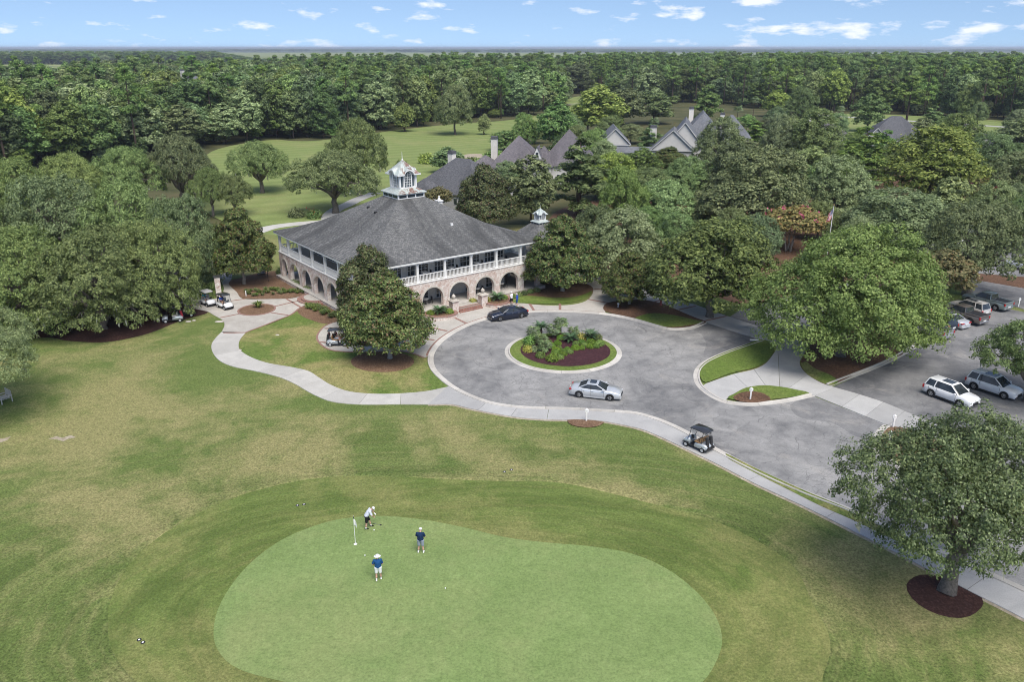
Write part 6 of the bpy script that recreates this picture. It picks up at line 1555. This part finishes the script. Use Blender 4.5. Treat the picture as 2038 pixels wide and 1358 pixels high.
    for sg in (-1, 1):
        e_ = hd + rt * .032 * sg + fwd * .088 + up * .02; MB().ball(tuple(e_), .012, 6, 4).build('eye', 'black_plastic', o)
    MB().tube([tuple(hd - rt * .025 + fwd * .088 - up * .055), tuple(hd + fwd * .096 - up * .058), tuple(hd + rt * .025 + fwd * .088 - up * .055)], .006, 5).build('mouth', 'cloth_red', o)
    rot = Matrix((rt, fwd, up)).transposed().to_euler()
    hair = MB().lathe([(.094, -.02), (.098, .04), (.085, .09), (.05, .125), (.005, .135)], 12).build('hair', 'hair_grey', o, True, loc=hd - fwd * .012 + up * .005, rot=rot)
    if hat == 'brim':
        MB().lathe([(.20, .045), (.215, .05), (.20, .058), (.105, .065), (.10, .13), (.085, .155), (.005, .16)], 18).build('hat', hat_m, o, True, loc=hd, rot=rot)
    elif hat == 'cap':
        c_ = MB().lathe([(.104, .03), (.108, .06), (.098, .11), (.06, .145), (.005, .155)], 14).build('cap', hat_m, o, True, loc=hd, rot=rot)
        MB().add([(-.075, .085, .045), (.075, .085, .045), (.06, .17, .04), (.0, .19, .042), (-.06, .17, .04), (-.075, .085, .03), (.075, .085, .03)], [(0, 1, 2, 3, 4), (6, 5, 4, 3, 2)]).build('cap_peak', hat_m, c_)
    return o
def stand(**kw):
    J = dict(pelvis=(0, 0, .97), chest=(0, .0, 1.30), neck=(0, .01, 1.50), head=(0, .03, 1.645), shL=(-.19, 0, 1.43), shR=(.19, 0, 1.43), elL=(-.27, .02, 1.15), elR=(.27, .02, 1.15), wrL=(-.22, .20, 1.0), wrR=(.22, .20, 1.0),
             hipL=(-.10, 0, .92), hipR=(.10, 0, .92), knL=(-.12, .02, .50), knR=(.12, .02, .50), anL=(-.14, -.01, .09), anR=(.14, -.01, .09))
    J.update(kw); return J
def seat_pose(**kw):
    J = dict(pelvis=(0, 0, .14), chest=(0, .0, .48), neck=(0, .02, .68), head=(0, .05, .825), shL=(-.19, 0, .61), shR=(.19, 0, .61), elL=(-.25, .12, .36), elR=(.25, .12, .36), wrL=(-.14, .36, .34), wrR=(.14, .36, .34),
             hipL=(-.10, .05, .10), hipR=(.10, .05, .10), knL=(-.13, .47, .10), knR=(.13, .47, .10), anL=(-.13, .55, -.30), anR=(.13, .55, -.30)); J.update(kw); return J
g = G(754, 1156)
person((g.x, g.y, .015), R(8), 'person in blue polo, white shorts and wide white hat seen from behind on the green', stand(anL=(-.13, -.06, .09), anR=(.14, .10, .09), elL=(-.32, .02, 1.17), wrL=(-.27, .17, 1.03), elR=(.28, .03, 1.16), wrR=(.17, .18, 1.02)), 'cloth_blue', 'cloth_white', 'cloth_white', 'brim', 'cloth_white', scale=1.04)
g = G(838, 1101)
person((g.x, g.y, .015), R(-5), 'person in navy polo and grey shorts looking down, right on the green', stand(head=(0, .10, 1.62), look=(0, 1, -.9), elL=(-.28, .06, 1.18), wrL=(-.06, .24, 1.16), elR=(.28, .06, 1.18), wrR=(.08, .25, 1.18), anL=(-.17, 0, .09), anR=(.17, .0, .09), hipL=(-.11, 0, .92), hipR=(.11, 0, .92)), 'cloth_navy', 'cloth_grey', 'cloth_white', 'cap', 'cloth_white', scale=1.04)
g = G(733, 1052)
person((g.x, g.y, .015), R(-75), 'person in pale shirt and black shorts bent over beside the flagstick', stand(pelvis=(0, -.08, .93), chest=(0, .10, 1.20), neck=(0, .24, 1.36), head=(0, .36, 1.42), look=(0, .7, -1), shL=(-.19, .17, 1.30), shR=(.19, .17, 1.30), elL=(-.24, .34, 1.10), wrL=(-.10, .46, 1.00), elR=(.26, .28, 1.04), wrR=(.12, .40, .86), hipL=(-.10, -.06, .90), hipR=(.10, -.06, .90), knL=(-.14, .10, .50), knR=(.14, -.10, .48), anL=(-.14, .20, .09), anR=(.14, -.16, .09)), 'cloth_pale', 'cloth_black', 'cloth_black', 'cap', 'cloth_white', glove=True, scale=1.06)
g = G(1018, 609)
person((g.x, g.y, .07), R(60), 'person in white shirt and cap walking behind the navy sedan', stand(knL=(-.11, .18, .52), anL=(-.12, .24, .10), knR=(.11, -.04, .50), anR=(.12, -.26, .12)), 'cloth_white', 'cloth_black', 'cloth_white', 'cap', 'cloth_white', scale=1.03)
g = G(1029, 611.5)
person((g.x, g.y, .07), R(70), 'person in blue shirt and white cap walking behind the navy sedan', stand(knL=(-.11, -.02, .50), anL=(-.12, -.22, .12), knR=(.11, .16, .52), anR=(.12, .22, .10)), 'cloth_royal', 'cloth_blue', 'cloth_white', 'cap', 'cloth_white', scale=1.0)
def rider(cart, side, label, shirt, shorts, hat, hat_m='cloth_white'):
    rz = cart.rotation_euler[2]; v = Matrix.Rotation(rz, 3, 'Z') @ Vector((-.26, side * .27, 0))
    person((cart.location.x + v.x, cart.location.y + v.y, cart.location.z + .80), rz - math.pi / 2, label, seat_pose(), shirt, shorts, 'cloth_white', hat, hat_m, scale=.94)
rider(cart3, -1, 'person in teal shirt sitting in the left waiting golf cart', 'cloth_teal', 'cloth_grey', None)
rider(cart4, -1, 'person in blue shirt and red cap sitting in the right waiting golf cart', 'cloth_royal', 'seat_tan', 'cap', 'cloth_red')
rider(cart2, -1, 'person with tan arms sitting in the golf cart under the front magnolia', 'cloth_black', 'cloth_grey', None)
rider(cart2, 1, 'person in red shirt on the far seat of the golf cart under the front magnolia', 'cloth_red', 'cloth_grey', None)

# ================================================================== garden plants
def obj_of(name, me, parent, loc=None, rot=None, scale=None):
    o = link(bpy.data.objects.new(name, me), parent)
    if loc is not None: o.location = loc
    if rot is not None: o.rotation_euler = rot
    if scale is not None: o.scale = scale
    return o
def mesh_of(name, mb, mat): me = bpy.data.meshes.new(name); me.from_pydata(mb.v, [], mb.f); me.materials.append(M[mat]); me.update(); return me
def frond_mesh():
    """arching feather frond, 1 m long, leaflets down both sides"""
    b = MB(); mid = [Vector((t, 0, .55 * t - .62 * t * t)) for t in np.linspace(0, 1, 15)]
    b.tube(mid, [.016 * (1 - t) + .004 for t in np.linspace(0, 1, 15)], 3)
    for i in range(1, 15):
        for s in (-1, 1):
            for q in (0, .5):
                p = mid[i - 1].lerp(mid[i], q); l = .24 * math.sin(math.pi * min(1, (i + q) / 15 * .9 + .12)); w = .022
                b.add([p + Vector((-w, 0, 0)), p + Vector((w, 0, 0)), p + Vector((.10, s * l, .06 - l * .15))], [(0, 1, 2)])
    return mesh_of('frond', b, 'leaf_sago')
def fan_mesh():
    b = MB(); b.tube([(0, 0, 0), (.25, 0, .22), (.55, 0, .34)], [.02, .015, .012], 4)
    for i in range(13):
        a = -1.9 + 3.8 * i / 12; l = .55 * (1 - .18 * abs(a) / 1.9); c = Vector((.55, 0, .34)); d = Vector((math.cos(a), math.sin(a), .12 * math.cos(a))); n = Vector((-math.sin(a), math.cos(a), 0)) * .045
        b.add([c, c + d * l * .55 + n + Vector((0, 0, .03)), c + d * l - Vector((0, 0, .14)), c + d * l * .55 - n + Vector((0, 0, .0))], [(0, 1, 2, 3)])
    return mesh_of('fan_leaf', b, 'leaf_palm')
FROND, FAN = frond_mesh(), fan_mesh()
PR = random.Random(9)
def sago(loc, r, label, group, h=.35):
    o = tag(empty('sago_palm', loc), label, 'plant', group)
    MB().lathe([(.20, -.05), (.24, h * .5), (.16, h)], 10).build('trunk', 'bark_brown', o)
    for i in range(30):
        t = i / 30; obj_of('frond', FROND, o, (0, 0, h), (0, -.95 * (1 - t) ** .8 + .38 - .15 * PR.random(), i * 2.4 + PR.uniform(-.2, .2)), (r * PR.uniform(.88, 1.1),) * 3)
    return o
def fan_palm(loc, r, label, group, h=.5, n=26, name='palmetto'):
    o = tag(empty(name, loc), label, 'palm' if h > 1 else 'plant', group)
    MB().tube([(0, 0, -.1), (.03, 0, h * .5), (0, .02, h)], [.16, .13, .11], 8).build('trunk', 'bark_brown', o)
    for i in range(n):
        t = i / n; obj_of('fan_leaf', FAN, o, (0, 0, h), (0, -1.15 * (1 - t) + .75 - .2 * PR.random(), i * 2.4 + PR.uniform(-.25, .25)), (r * PR.uniform(.85, 1.12),) * 3)
    return o
rngp = np.random.default_rng(12)
def puff(name, n, size, mat, sq=.9, seed=1, ragged=.0):
    rg = np.random.default_rng(seed); d = rg.normal(size=(n, 3)); d /= np.linalg.norm(d, axis=1, keepdims=True); d[:, 2] = np.abs(d[:, 2]) * 1.0 - .25 * (rg.random(n) < .25)
    P_ = d * (1 - rg.random((n, 1)) ** 2 * .35) * np.array((1, 1, sq)) * (1 + rg.normal(size=(n, 1)) * ragged); P_[:, 2] += .15
    return leaf_mesh(name, P_, d + rg.normal(size=(n, 3)) * .5, size, mat, rg)
BOX = [puff('foliage', 1100, .085, 'leaf_box', .92, s) for s in (1, 2)]
SHRUB = [puff('foliage', 700, .13, 'leaf_wood', .95, 3, .12), puff('foliage', 700, .13, 'leaf_gold', .8, 4, .18), puff('foliage', 800, .12, 'leaf_oak', .95, 5, .1)]
def bush(loc, r, label, group, kind=0, name='boxwood_shrub', h=None):
    me = (BOX + SHRUB)[kind]; o = tag(obj_of(name, me, None, loc, (0, 0, PR.uniform(0, 6)), (r, r, h or r)), label, 'shrub', group); return o
def tuft_mesh(seed, mat='leaf_tuft', n=90):
    rg = np.random.default_rng(seed); b = MB()
    for i in range(n):
        a = rg.uniform(0, 6.28); l = rg.uniform(.5, 1.0); s = rg.uniform(.2, .75); c, sn = math.cos(a), math.sin(a); w = .035
        p0 = Vector((c * .12 * rg.random(), sn * .12 * rg.random(), 0)); p1 = p0 + Vector((c * s * .5, sn * s * .5, l * .75)); p2 = p0 + Vector((c * s, sn * s, l * (.95 - s * .5))); n_ = Vector((-sn, c, 0)) * w
        b.add([p0 - n_, p0 + n_, p1 + n_, p1 - n_, p2], [(0, 1, 2, 3), (3, 2, 4)])
    return mesh_of('blades', b, mat)
TUFT = [tuft_mesh(1), tuft_mesh(2)]
def tuft(loc, r, label, group, name='grass_tuft'):
    return tag(obj_of(name, TUFT[PR.randrange(2)], None, loc, (0, 0, PR.uniform(0, 6)), (r, r, r * .85)), label, 'plant', group)
C8 = lambda x, y: (960 + x / 6.793, 600 + y / 6.793)
def isl(x, y, z=.13): g = G(*C8(x, y)); return (g.x, g.y, z)
IG = 'plants on the roundabout island'
sago(isl(785, 470), 1.15, 'dark sago palm rising at the back left of the island', IG, .9)
sago(isl(1190, 560), 1.15, 'dark sago palm in the middle of the island', IG)
sago(isl(1460, 525), 1.2, 'dark sago palm at the back right of the island', IG)
fan_palm(isl(1050, 470), .95, 'tallest fan palm at the back of the island', IG, 1.4, 30, 'fan_palm')
fan_palm(isl(950, 500), .95, 'grey green fan palm left of the tallest fan palm', IG, .8)
fan_palm(isl(680, 520), .95, 'broad palmetto at the left of the island', IG, .7)
fan_palm(isl(790, 600), .85, 'pale palmetto in front of the broad one', IG, .6)
fan_palm(isl(830, 690), .9, 'dark palmetto near the front left of the island', IG, .5)
fan_palm(isl(1225, 480), .8, 'bright green leafy plant behind the middle sago palm', IG, .5)
bush(isl(620, 690), .62, 'yellow variegated shrub at the front left of the island', IG, 3, 'variegated_shrub')
bush(isl(1345, 520), .70, 'yellow variegated shrub beside the right sago palm', IG, 3, 'variegated_shrub')
bush(isl(700, 690), .6, 'loose green shrub beside the left variegated shrub', IG, 2, 'leafy_shrub')
bush(isl(1550, 535), .62, 'loose green shrub right of the right sago palm', IG, 2, 'leafy_shrub')
bush(isl(640, 580), .75, 'loose green shrub below the broad palmetto', IG, 2, 'leafy_shrub')
BX = [(605, 650, .52), (785, 770, .62), (945, 815, .78), (995, 735, .62), (1000, 700, .55), (1058, 790, .42), (1100, 745, .44), (1185, 715, .44), (1090, 695, .34), (1037, 660, .40), (1015, 600, .52), (1255, 665, .55), (1340, 660, .44), (1265, 600, .45), (1340, 590, .55), (1385, 620, .42), (1470, 605, .70), (1452, 645, .46), (1540, 640, .42), (1582, 610, .64), (935, 640, .52), (895, 590, .5), (1150, 680, .44), (1055, 525, .5)]
ORD = 'first second third fourth fifth sixth seventh eighth ninth tenth eleventh twelfth thirteenth fourteenth fifteenth sixteenth seventeenth eighteenth nineteenth twentieth twenty-first twenty-second twenty-third twenty-fourth twenty-fifth twenty-sixth twenty-seventh twenty-eighth twenty-ninth thirtieth thirty-first thirty-second thirty-third thirty-fourth'.split()
for i, (x, y, r) in enumerate(sorted(BX)):
    big = 'largest clipped boxwood ball, at the front of the island' if r == .78 else f'clipped boxwood ball, {ORD[i]} from the left on the roundabout island'
    bush(isl(x, y), r * .95, big, 'boxwood balls on the island', i % 2)
# planters and beds by the clubhouse
PG = 'shrubs by the entrance'
sago(tuple(clubw(18.3, -1.5, .38)), 1.25, 'sago palm in the right entrance planter', PG); sago(tuple(clubw(9.3, -1.7, .38)), 1.2, 'sago palm in the left entrance planter', PG)
for x, y, r, k_, lb in ((10.4, -2.3, .55, 0, 'round bright shrub beside the left pier'), (8.2, -1.4, .55, 1, 'round bright shrub at the left end of the left planter'), (10.3, -1.2, .5, 0, 'round bright shrub behind the left pier'), (19.4, -1.5, .55, 0, 'round bright shrub at the right end of the right planter'), (17.0, -1.0, .55, 3, 'yellowish shrub left of the right sago palm'), (15.3, -.3, .5, 3, 'yellowish shrub behind the right pier')):
    bush(tuple(clubw(x, y, .40)), r, lb, PG, k_, 'round_shrub')
for i, (x, y) in enumerate(((21.3, -1.1), (22.4, -.9), (23.4, -.8), (24.5, -.7), (25.6, -.7))): bush(tuple(clubw(x, y, .08)), .5, f'low green shrub, {ORD[i]} from the left along the arcade right of the planter', 'low shrubs along the arcade', 4 if i % 2 else 2, 'low_shrub')
for i in range(34):
    x, y = 660 + 690 * (i / 33) + PR.uniform(-9, 9), 392 - 28 * (i / 33) + PR.uniform(-26, 30) * (1.2 if i < 22 else .8)
    g = G(*CA((x, y))[0]); tuft((g.x, g.y, .05), PR.uniform(.55, .8), f'green strappy tuft, {ORD[i]} from the left in the bed below the left arcade', 'strappy tufts in the upper straw bed', 'lily_tuft')
for i in range(26):
    t = i / 25; x, y = 1380 + 420 * t + PR.uniform(-8, 8), 545 + 150 * t + PR.uniform(-45, 35)
    g = G(*CA((x, y))[0]); tuft((g.x, g.y, .05), PR.uniform(.65, .95), f'green strappy tuft, {ORD[i]} from the left in the bed beside the round steps', 'strappy tufts in the lower straw bed', 'lily_tuft')
for i in range(7):
    x, y = 1230 + 30 * i, 270 + 16 * i; g = G(*CA((x, y))[0]); bush((g.x, g.y, .06), .55, f'low dark hedge shrub, {ORD[i]} from the left against the left arcade', 'hedge along the left arcade', 4, 'hedge_shrub')
g = G(*CA((805, 560))[0]); tuft((g.x, g.y, .08), 1.35, 'feathery grass clump standing in the round brick edged bed', None, 'grass_clump')
for px, py, r, k_, lb in ((392, 585, 1.0, 4, 'dark shrub under the live oak behind the left waiting cart'), (425, 575, .9, 2, 'dark shrub beside the brick post'), (565, 545, 1.1, 4, 'dark shrub at the left corner of the clubhouse'), (590, 432, 1.6, 2, 'dark spiky shrub on the lawn behind the clubhouse roof'), (626, 434, 1.5, 2, 'red flowering shrub on the lawn behind the clubhouse roof'), (850, 325, 2.6, 2, 'palmetto thicket below the left chimney house'), (800, 335, 2.0, 2, 'low thicket left of the chimney house'), (940, 330, 2.2, 2, 'shrub beside the sand bunker')):
    g = G(px, py); bush((g.x, g.y, 0), r, lb, None, k_, 'garden_shrub')
g = G(626, 434); fl = leaf_mesh('blossom', rngp.normal(size=(60, 3)) * .5 + np.array((0, 0, .75)), rngp.normal(size=(60, 3)), .07, 'flower_red', rngp, .9)
obj_of('blossom', fl, [o for o in C.objects if o.get('label', '').startswith('red flowering')][0])
for px, b_, t_, lb in ((1497, 246, 196, 'taller of the two sabal palms above the beige house'), (1466, 250, 212, 'shorter of the two sabal palms above the beige house'), (1668, 246, 212, 'sabal palm left of the tall thin trunked tree'), (1300, 262, 236, 'small sabal palm between the garage and the beige house')):
    g = G(px, b_); h = ZAT(t_, g.y) - 1.2; fan_palm(tuple(g), 2.1, lb, 'sabal palms', max(2, h), 30, 'sabal_palm')

# ================================================================== small things
def sign_post(px, py, z, label, h=1.1):
    g = G(px, py); o = tag(empty('sign_post', (g.x, g.y, z), R(PR.uniform(-15, 15))), label, 'sign post', 'white posts beside the drive')
    MB().box(-.07, .07, -.07, .07, 0, h, .01).build('post', 'white_paint', o)
    MB().box(-.17, .17, -.06, .06, h - .26, h - .02, .01).build('board', 'white_paint', o)
    MB().add([(-.11, -.11, h), (.11, -.11, h), (.11, .11, h), (-.11, .11, h), (0, 0, h + .13)], [(0, 1, 4), (1, 2, 4), (2, 3, 4), (3, 0, 4), (3, 2, 1, 0)]).build('cap', 'white_paint', o)
for px, py, z, lb in ((1167, 839, .07, 'white sign post in the straw bed beside the silver sedan'), (1493, 797, .13, 'white sign post in the small median bed'), (1769, 886, .12, 'nearer white post in the bed at the right road bend'), (1777, 852, .1, 'farther white post in the bed at the right road bend'), (2026, 611, .03, 'white post beside the grey green pickup')): sign_post(px, py, z, lb)
g = G(1501, 680); o = tag(MB().box(-.5, .5, -.12, .12, 0, .12, .02).build('wheel_stop', 'white_paint', None), 'white block lying on the kerb of the median lawn', 'kerb block'); o.location = (g.x, g.y, .13)
g = G(1315, 609); o = tag(empty('fire_hydrant', (g.x, g.y, .06)), 'faded red fire hydrant beside the footpath', 'hydrant')
MB().lathe([(.16, 0), (.16, .06), (.11, .08), (.11, .5), (.14, .52), (.14, .56), (.10, .64), (.04, .72), (.03, .76)], 12).build('barrel', 'hydrant_red', o, True)
for a in (0, math.pi / 2, math.pi): MB().tube([(0, 0, .40), (.18 * math.cos(a), .18 * math.sin(a), .40)], .055, 8).build('outlet', 'hydrant_red', o)
g = G(1230, 613); o = tag(empty('bed_lamp', (g.x, g.y, .07)), 'small white lamp in the leaf strewn bed', 'lamp')
MB().box(-.05, .05, -.05, .05, 0, .4).build('post', 'white_paint', o); MB().lathe([(.14, .40), (.17, .46), (.12, .56), (.02, .62)], 10).build('lamp_head', 'white_paint', o)
# national flag on its pole
g = G(1641, 545); topz = ZAT(409, g.y); fp = tag(empty('flagpole', (g.x, g.y, 0)), 'tall white flagpole carrying a striped national flag', 'flagpole')
MB().tube([(0, 0, 0), (0, 0, topz * .5), (0, 0, topz)], [.09, .07, .04], 8).build('pole', 'white_paint', fp); MB().ball((0, 0, topz + .08), .10, 8, 6).build('ball', 'gold', fp)
vs_, fs, uv = [], [], []
for i in range(11):
    for j_ in range(9):
        u, v = i / 10, j_ / 8; fx = -.06 - u * .70 + .08 * math.sin(u * 7 + v * 2); fz = topz - .35 - (1 - v) * 1.25 - u * 1.1 - .1 * math.sin(u * 5)
        vs_.append((fx, .22 * math.sin(u * 9 + v * 1.5) * u ** .5, fz)); uv.append((u, v))
for i in range(10):
    for j_ in range(8): fs.append((i * 9 + j_, (i + 1) * 9 + j_, (i + 1) * 9 + j_ + 1, i * 9 + j_ + 1))
mesh('flag', vs_, fs, 'flag_cloth', fp, True, uvs=uv)
# golf things
g = G(707.5, 1084); o = tag(empty('flagstick', (g.x, g.y, .015)), 'white golf flagstick with small white flag in the hole', 'flagstick')
MB().tube([(0, 0, 0), (0, 0, 2.2)], [.022, .016], 8).build('stick', 'white_paint', o); MB().tube([(0, 0, 1.98), (0, 0, 2.16)], .024, 8).build('stick_band', 'black_plastic', o)
MB().lathe([(.12, -.004), (.12, .012), (.075, .014), (.07, .004)], 16).build('cup_rim', 'white_paint', o)
fv = []
for u in np.linspace(0, 1, 6):
    for v in (0, .5, 1): fv.append((.03 + .16 * u * (1 - .3 * abs(v - .5)), .05 * math.sin(u * 5), 1.93 - .42 * (1 - v) - u * .18 + .08 * (v - .5) * u))
mesh('flag', fv, [(i * 3 + k_, (i + 1) * 3 + k_, (i + 1) * 3 + k_ + 1, i * 3 + k_ + 1) for i in range(5) for k_ in (0, 1)], 'cloth_white', o, True)
for px, py, lb in ((744.5, 1057, 'golf ball by the feet of the person bending over'), (726.4, 1107.5, 'golf ball left of the person in the wide hat'), (886.5, 1173, 'golf ball lying alone right of the person in the wide hat')):
    g = G(px, py); tag(MB().ball((0, 0, 0), .045, 10, 8).build('golf_ball', 'white_paint', None, True, loc=(g.x, g.y, .055)), lb, 'golf ball', 'golf balls')
g0, g1 = G(741.5, 1043.5), G(757, 1046.4); o = tag(empty('putter', (g0.x, g0.y, .02)), 'putter lying on the green beside the person bending over', 'golf club')
d = g1 - g0; MB().tube([(0, 0, .02), (d.x * .25, d.y * .25, .02)], .02, 6).build('grip', 'black_plastic', o); MB().tube([(d.x * .25, d.y * .25, .02), (d.x, d.y, .02)], .01, 6).build('shaft', 'grey_metal', o); MB().box(d.x - .03, d.x + .09, d.y - .05, d.y + .05, 0, .04, .01).build('club_head', 'black_plastic', o)
for i, (px, py, lb) in enumerate(((592, 1007, 'left one of the two sprinkler covers above the green'), (605, 1005, 'right one of the two sprinkler covers above the green'), (277, 1275, 'upper of the two sprinkler covers at lower left'), (284.5, 1280, 'lower of the two sprinkler covers at lower left'), (1004, 940, 'left sprinkler cover in the rough below the drive'), (1018, 936, 'right sprinkler cover in the rough below the drive'), (1512, 1075, 'single sprinkler cover right of the green'))):
    g = G(px, py); o = tag(empty('sprinkler_cover', (g.x, g.y, .012)), lb, 'sprinkler', 'sprinkler covers'); MB().lathe([(.13, 0), (.13, .02), (.10, .03), (.09, .02)], 14).build('rim', 'black_plastic', o); MB().lathe([(.06, .0), (.06, .026), (.02, .03)], 12).build('lid', 'white_trim', o)
# slatted white garden seat at the left edge
g = G(8, 800); o = tag(empty('garden_bench', (g.x, g.y, .0), R(-35)), 'weathered white slatted garden bench cut by the left edge', 'bench')
for i in range(6): MB().box(-.6, .6, -.45 + i * .15, -.34 + i * .15, .42, .45).build('seat_slat', 'wood_grey', o)
for i in range(7): MB().box(-.58 + i * .18, -.47 + i * .18, .50, .53, .45, 1.15, ).build('back_slat', 'wood_grey', o)
for x in (-.58, .58):
    for y in (-.42, .5): MB().box(x - .04, x + .04, y - .04, y + .04, 0, .62).build('leg', 'wood_grey', o)
    MB().box(x - .07, x + .07, -.48, .56, .62, .66).build('armrest', 'wood_grey', o)
for px, py, s, lb in ((437, 641, .55, 'pale flat stone at the bend of the path'), (375, 641, .35, 'pale stone at the right of the mulch edge'), (386, 639, .25, 'small pale stone next to the larger one at the mulch edge'), (552, 668, .22, 'white flat marker on the lawn left of the magnolia'), (478, 698, .2, 'white stone at the path edge by the lawn')):
    g = G(px, py); b = MB().ball((0, 0, 0), (s, s * .6, .08), 10, 6, .12, PR); tag(b.build('stone', 'limestone', None, False, loc=(g.x, g.y, .05)), lb, 'stone')
g = G(490, 590); o = tag(MB().box(-.06, .06, -.04, .04, 0, .75, .01).build('marker_post', 'white_paint', None, loc=(g.x, g.y, .05)), 'short white marker post in the upper straw bed', 'marker post')
# porch tables and chairs on the balcony and terrace
def cafe(x, y, z, label):
    o = tag(empty('porch_table', tuple(clubw(x, y, z)), CT + PR.uniform(0, 1)), label, 'table', 'tables on the porches')
    MB().lathe([(.45, .70), (.46, .72), (.45, .74)], 14).build('table_top', 'white_trim', o); MB().lathe([(.22, 0), (.04, .05), (.035, .7)], 10).build('pedestal', 'dark_metal', o)
def pchair(x, y, z, rz, label):
    o = tag(empty('porch_chair', tuple(clubw(x, y, z)), CT + rz), label, 'chair', 'chairs on the porches')
    MB().box(-.22, .22, -.22, .22, .42, .46, .01).build('seat', 'dark_metal', o); MB().box(-.22, .22, .19, .23, .46, .92, .01).build('backrest', 'dark_metal', o)
    for sx_ in (-.19, .19):
        for sy_ in (-.19, .19): MB().box(sx_ - .02, sx_ + .02, sy_ - .02, sy_ + .02, 0, .42).build('leg', 'dark_metal', o)
for i, x in enumerate((9.7, 13.7, 17.7, 21.7)):
    for z, fl_ in ((ZB, 'balcony'), (ZF, 'terrace')):
        n_ = ('first', 'second', 'third', 'fourth')[i]
        if fl_ == 'terrace' and i == 1: continue
        cafe(x, 2.3, z, f'{n_} round table from the left on the front {fl_}')
        pchair(x - .75, 2.3, z, math.pi / 2, f'dark chair left of the {n_} table on the front {fl_}'); pchair(x + .75, 2.3, z, -math.pi / 2, f'dark chair right of the {n_} table on the front {fl_}')

# ================================================================== the air: a thin even haze round the whole scene
hz = MB().box(-46000, 46000, -150, 50000, -1.6, 40.0).build('haze', 'white_paint', None)
hz.data.materials.clear(); hz['kind'] = 'stuff'
k = NT('haze'); vol = k.n('ShaderNodeVolumePrincipled', {'Color': (.80, .88, 1.0), 'Density': 0.00011, 'Anisotropy': .2})
k.t.links.new(vol.outputs[0], k.out.inputs['Volume']); hz.data.materials.append(k.m)
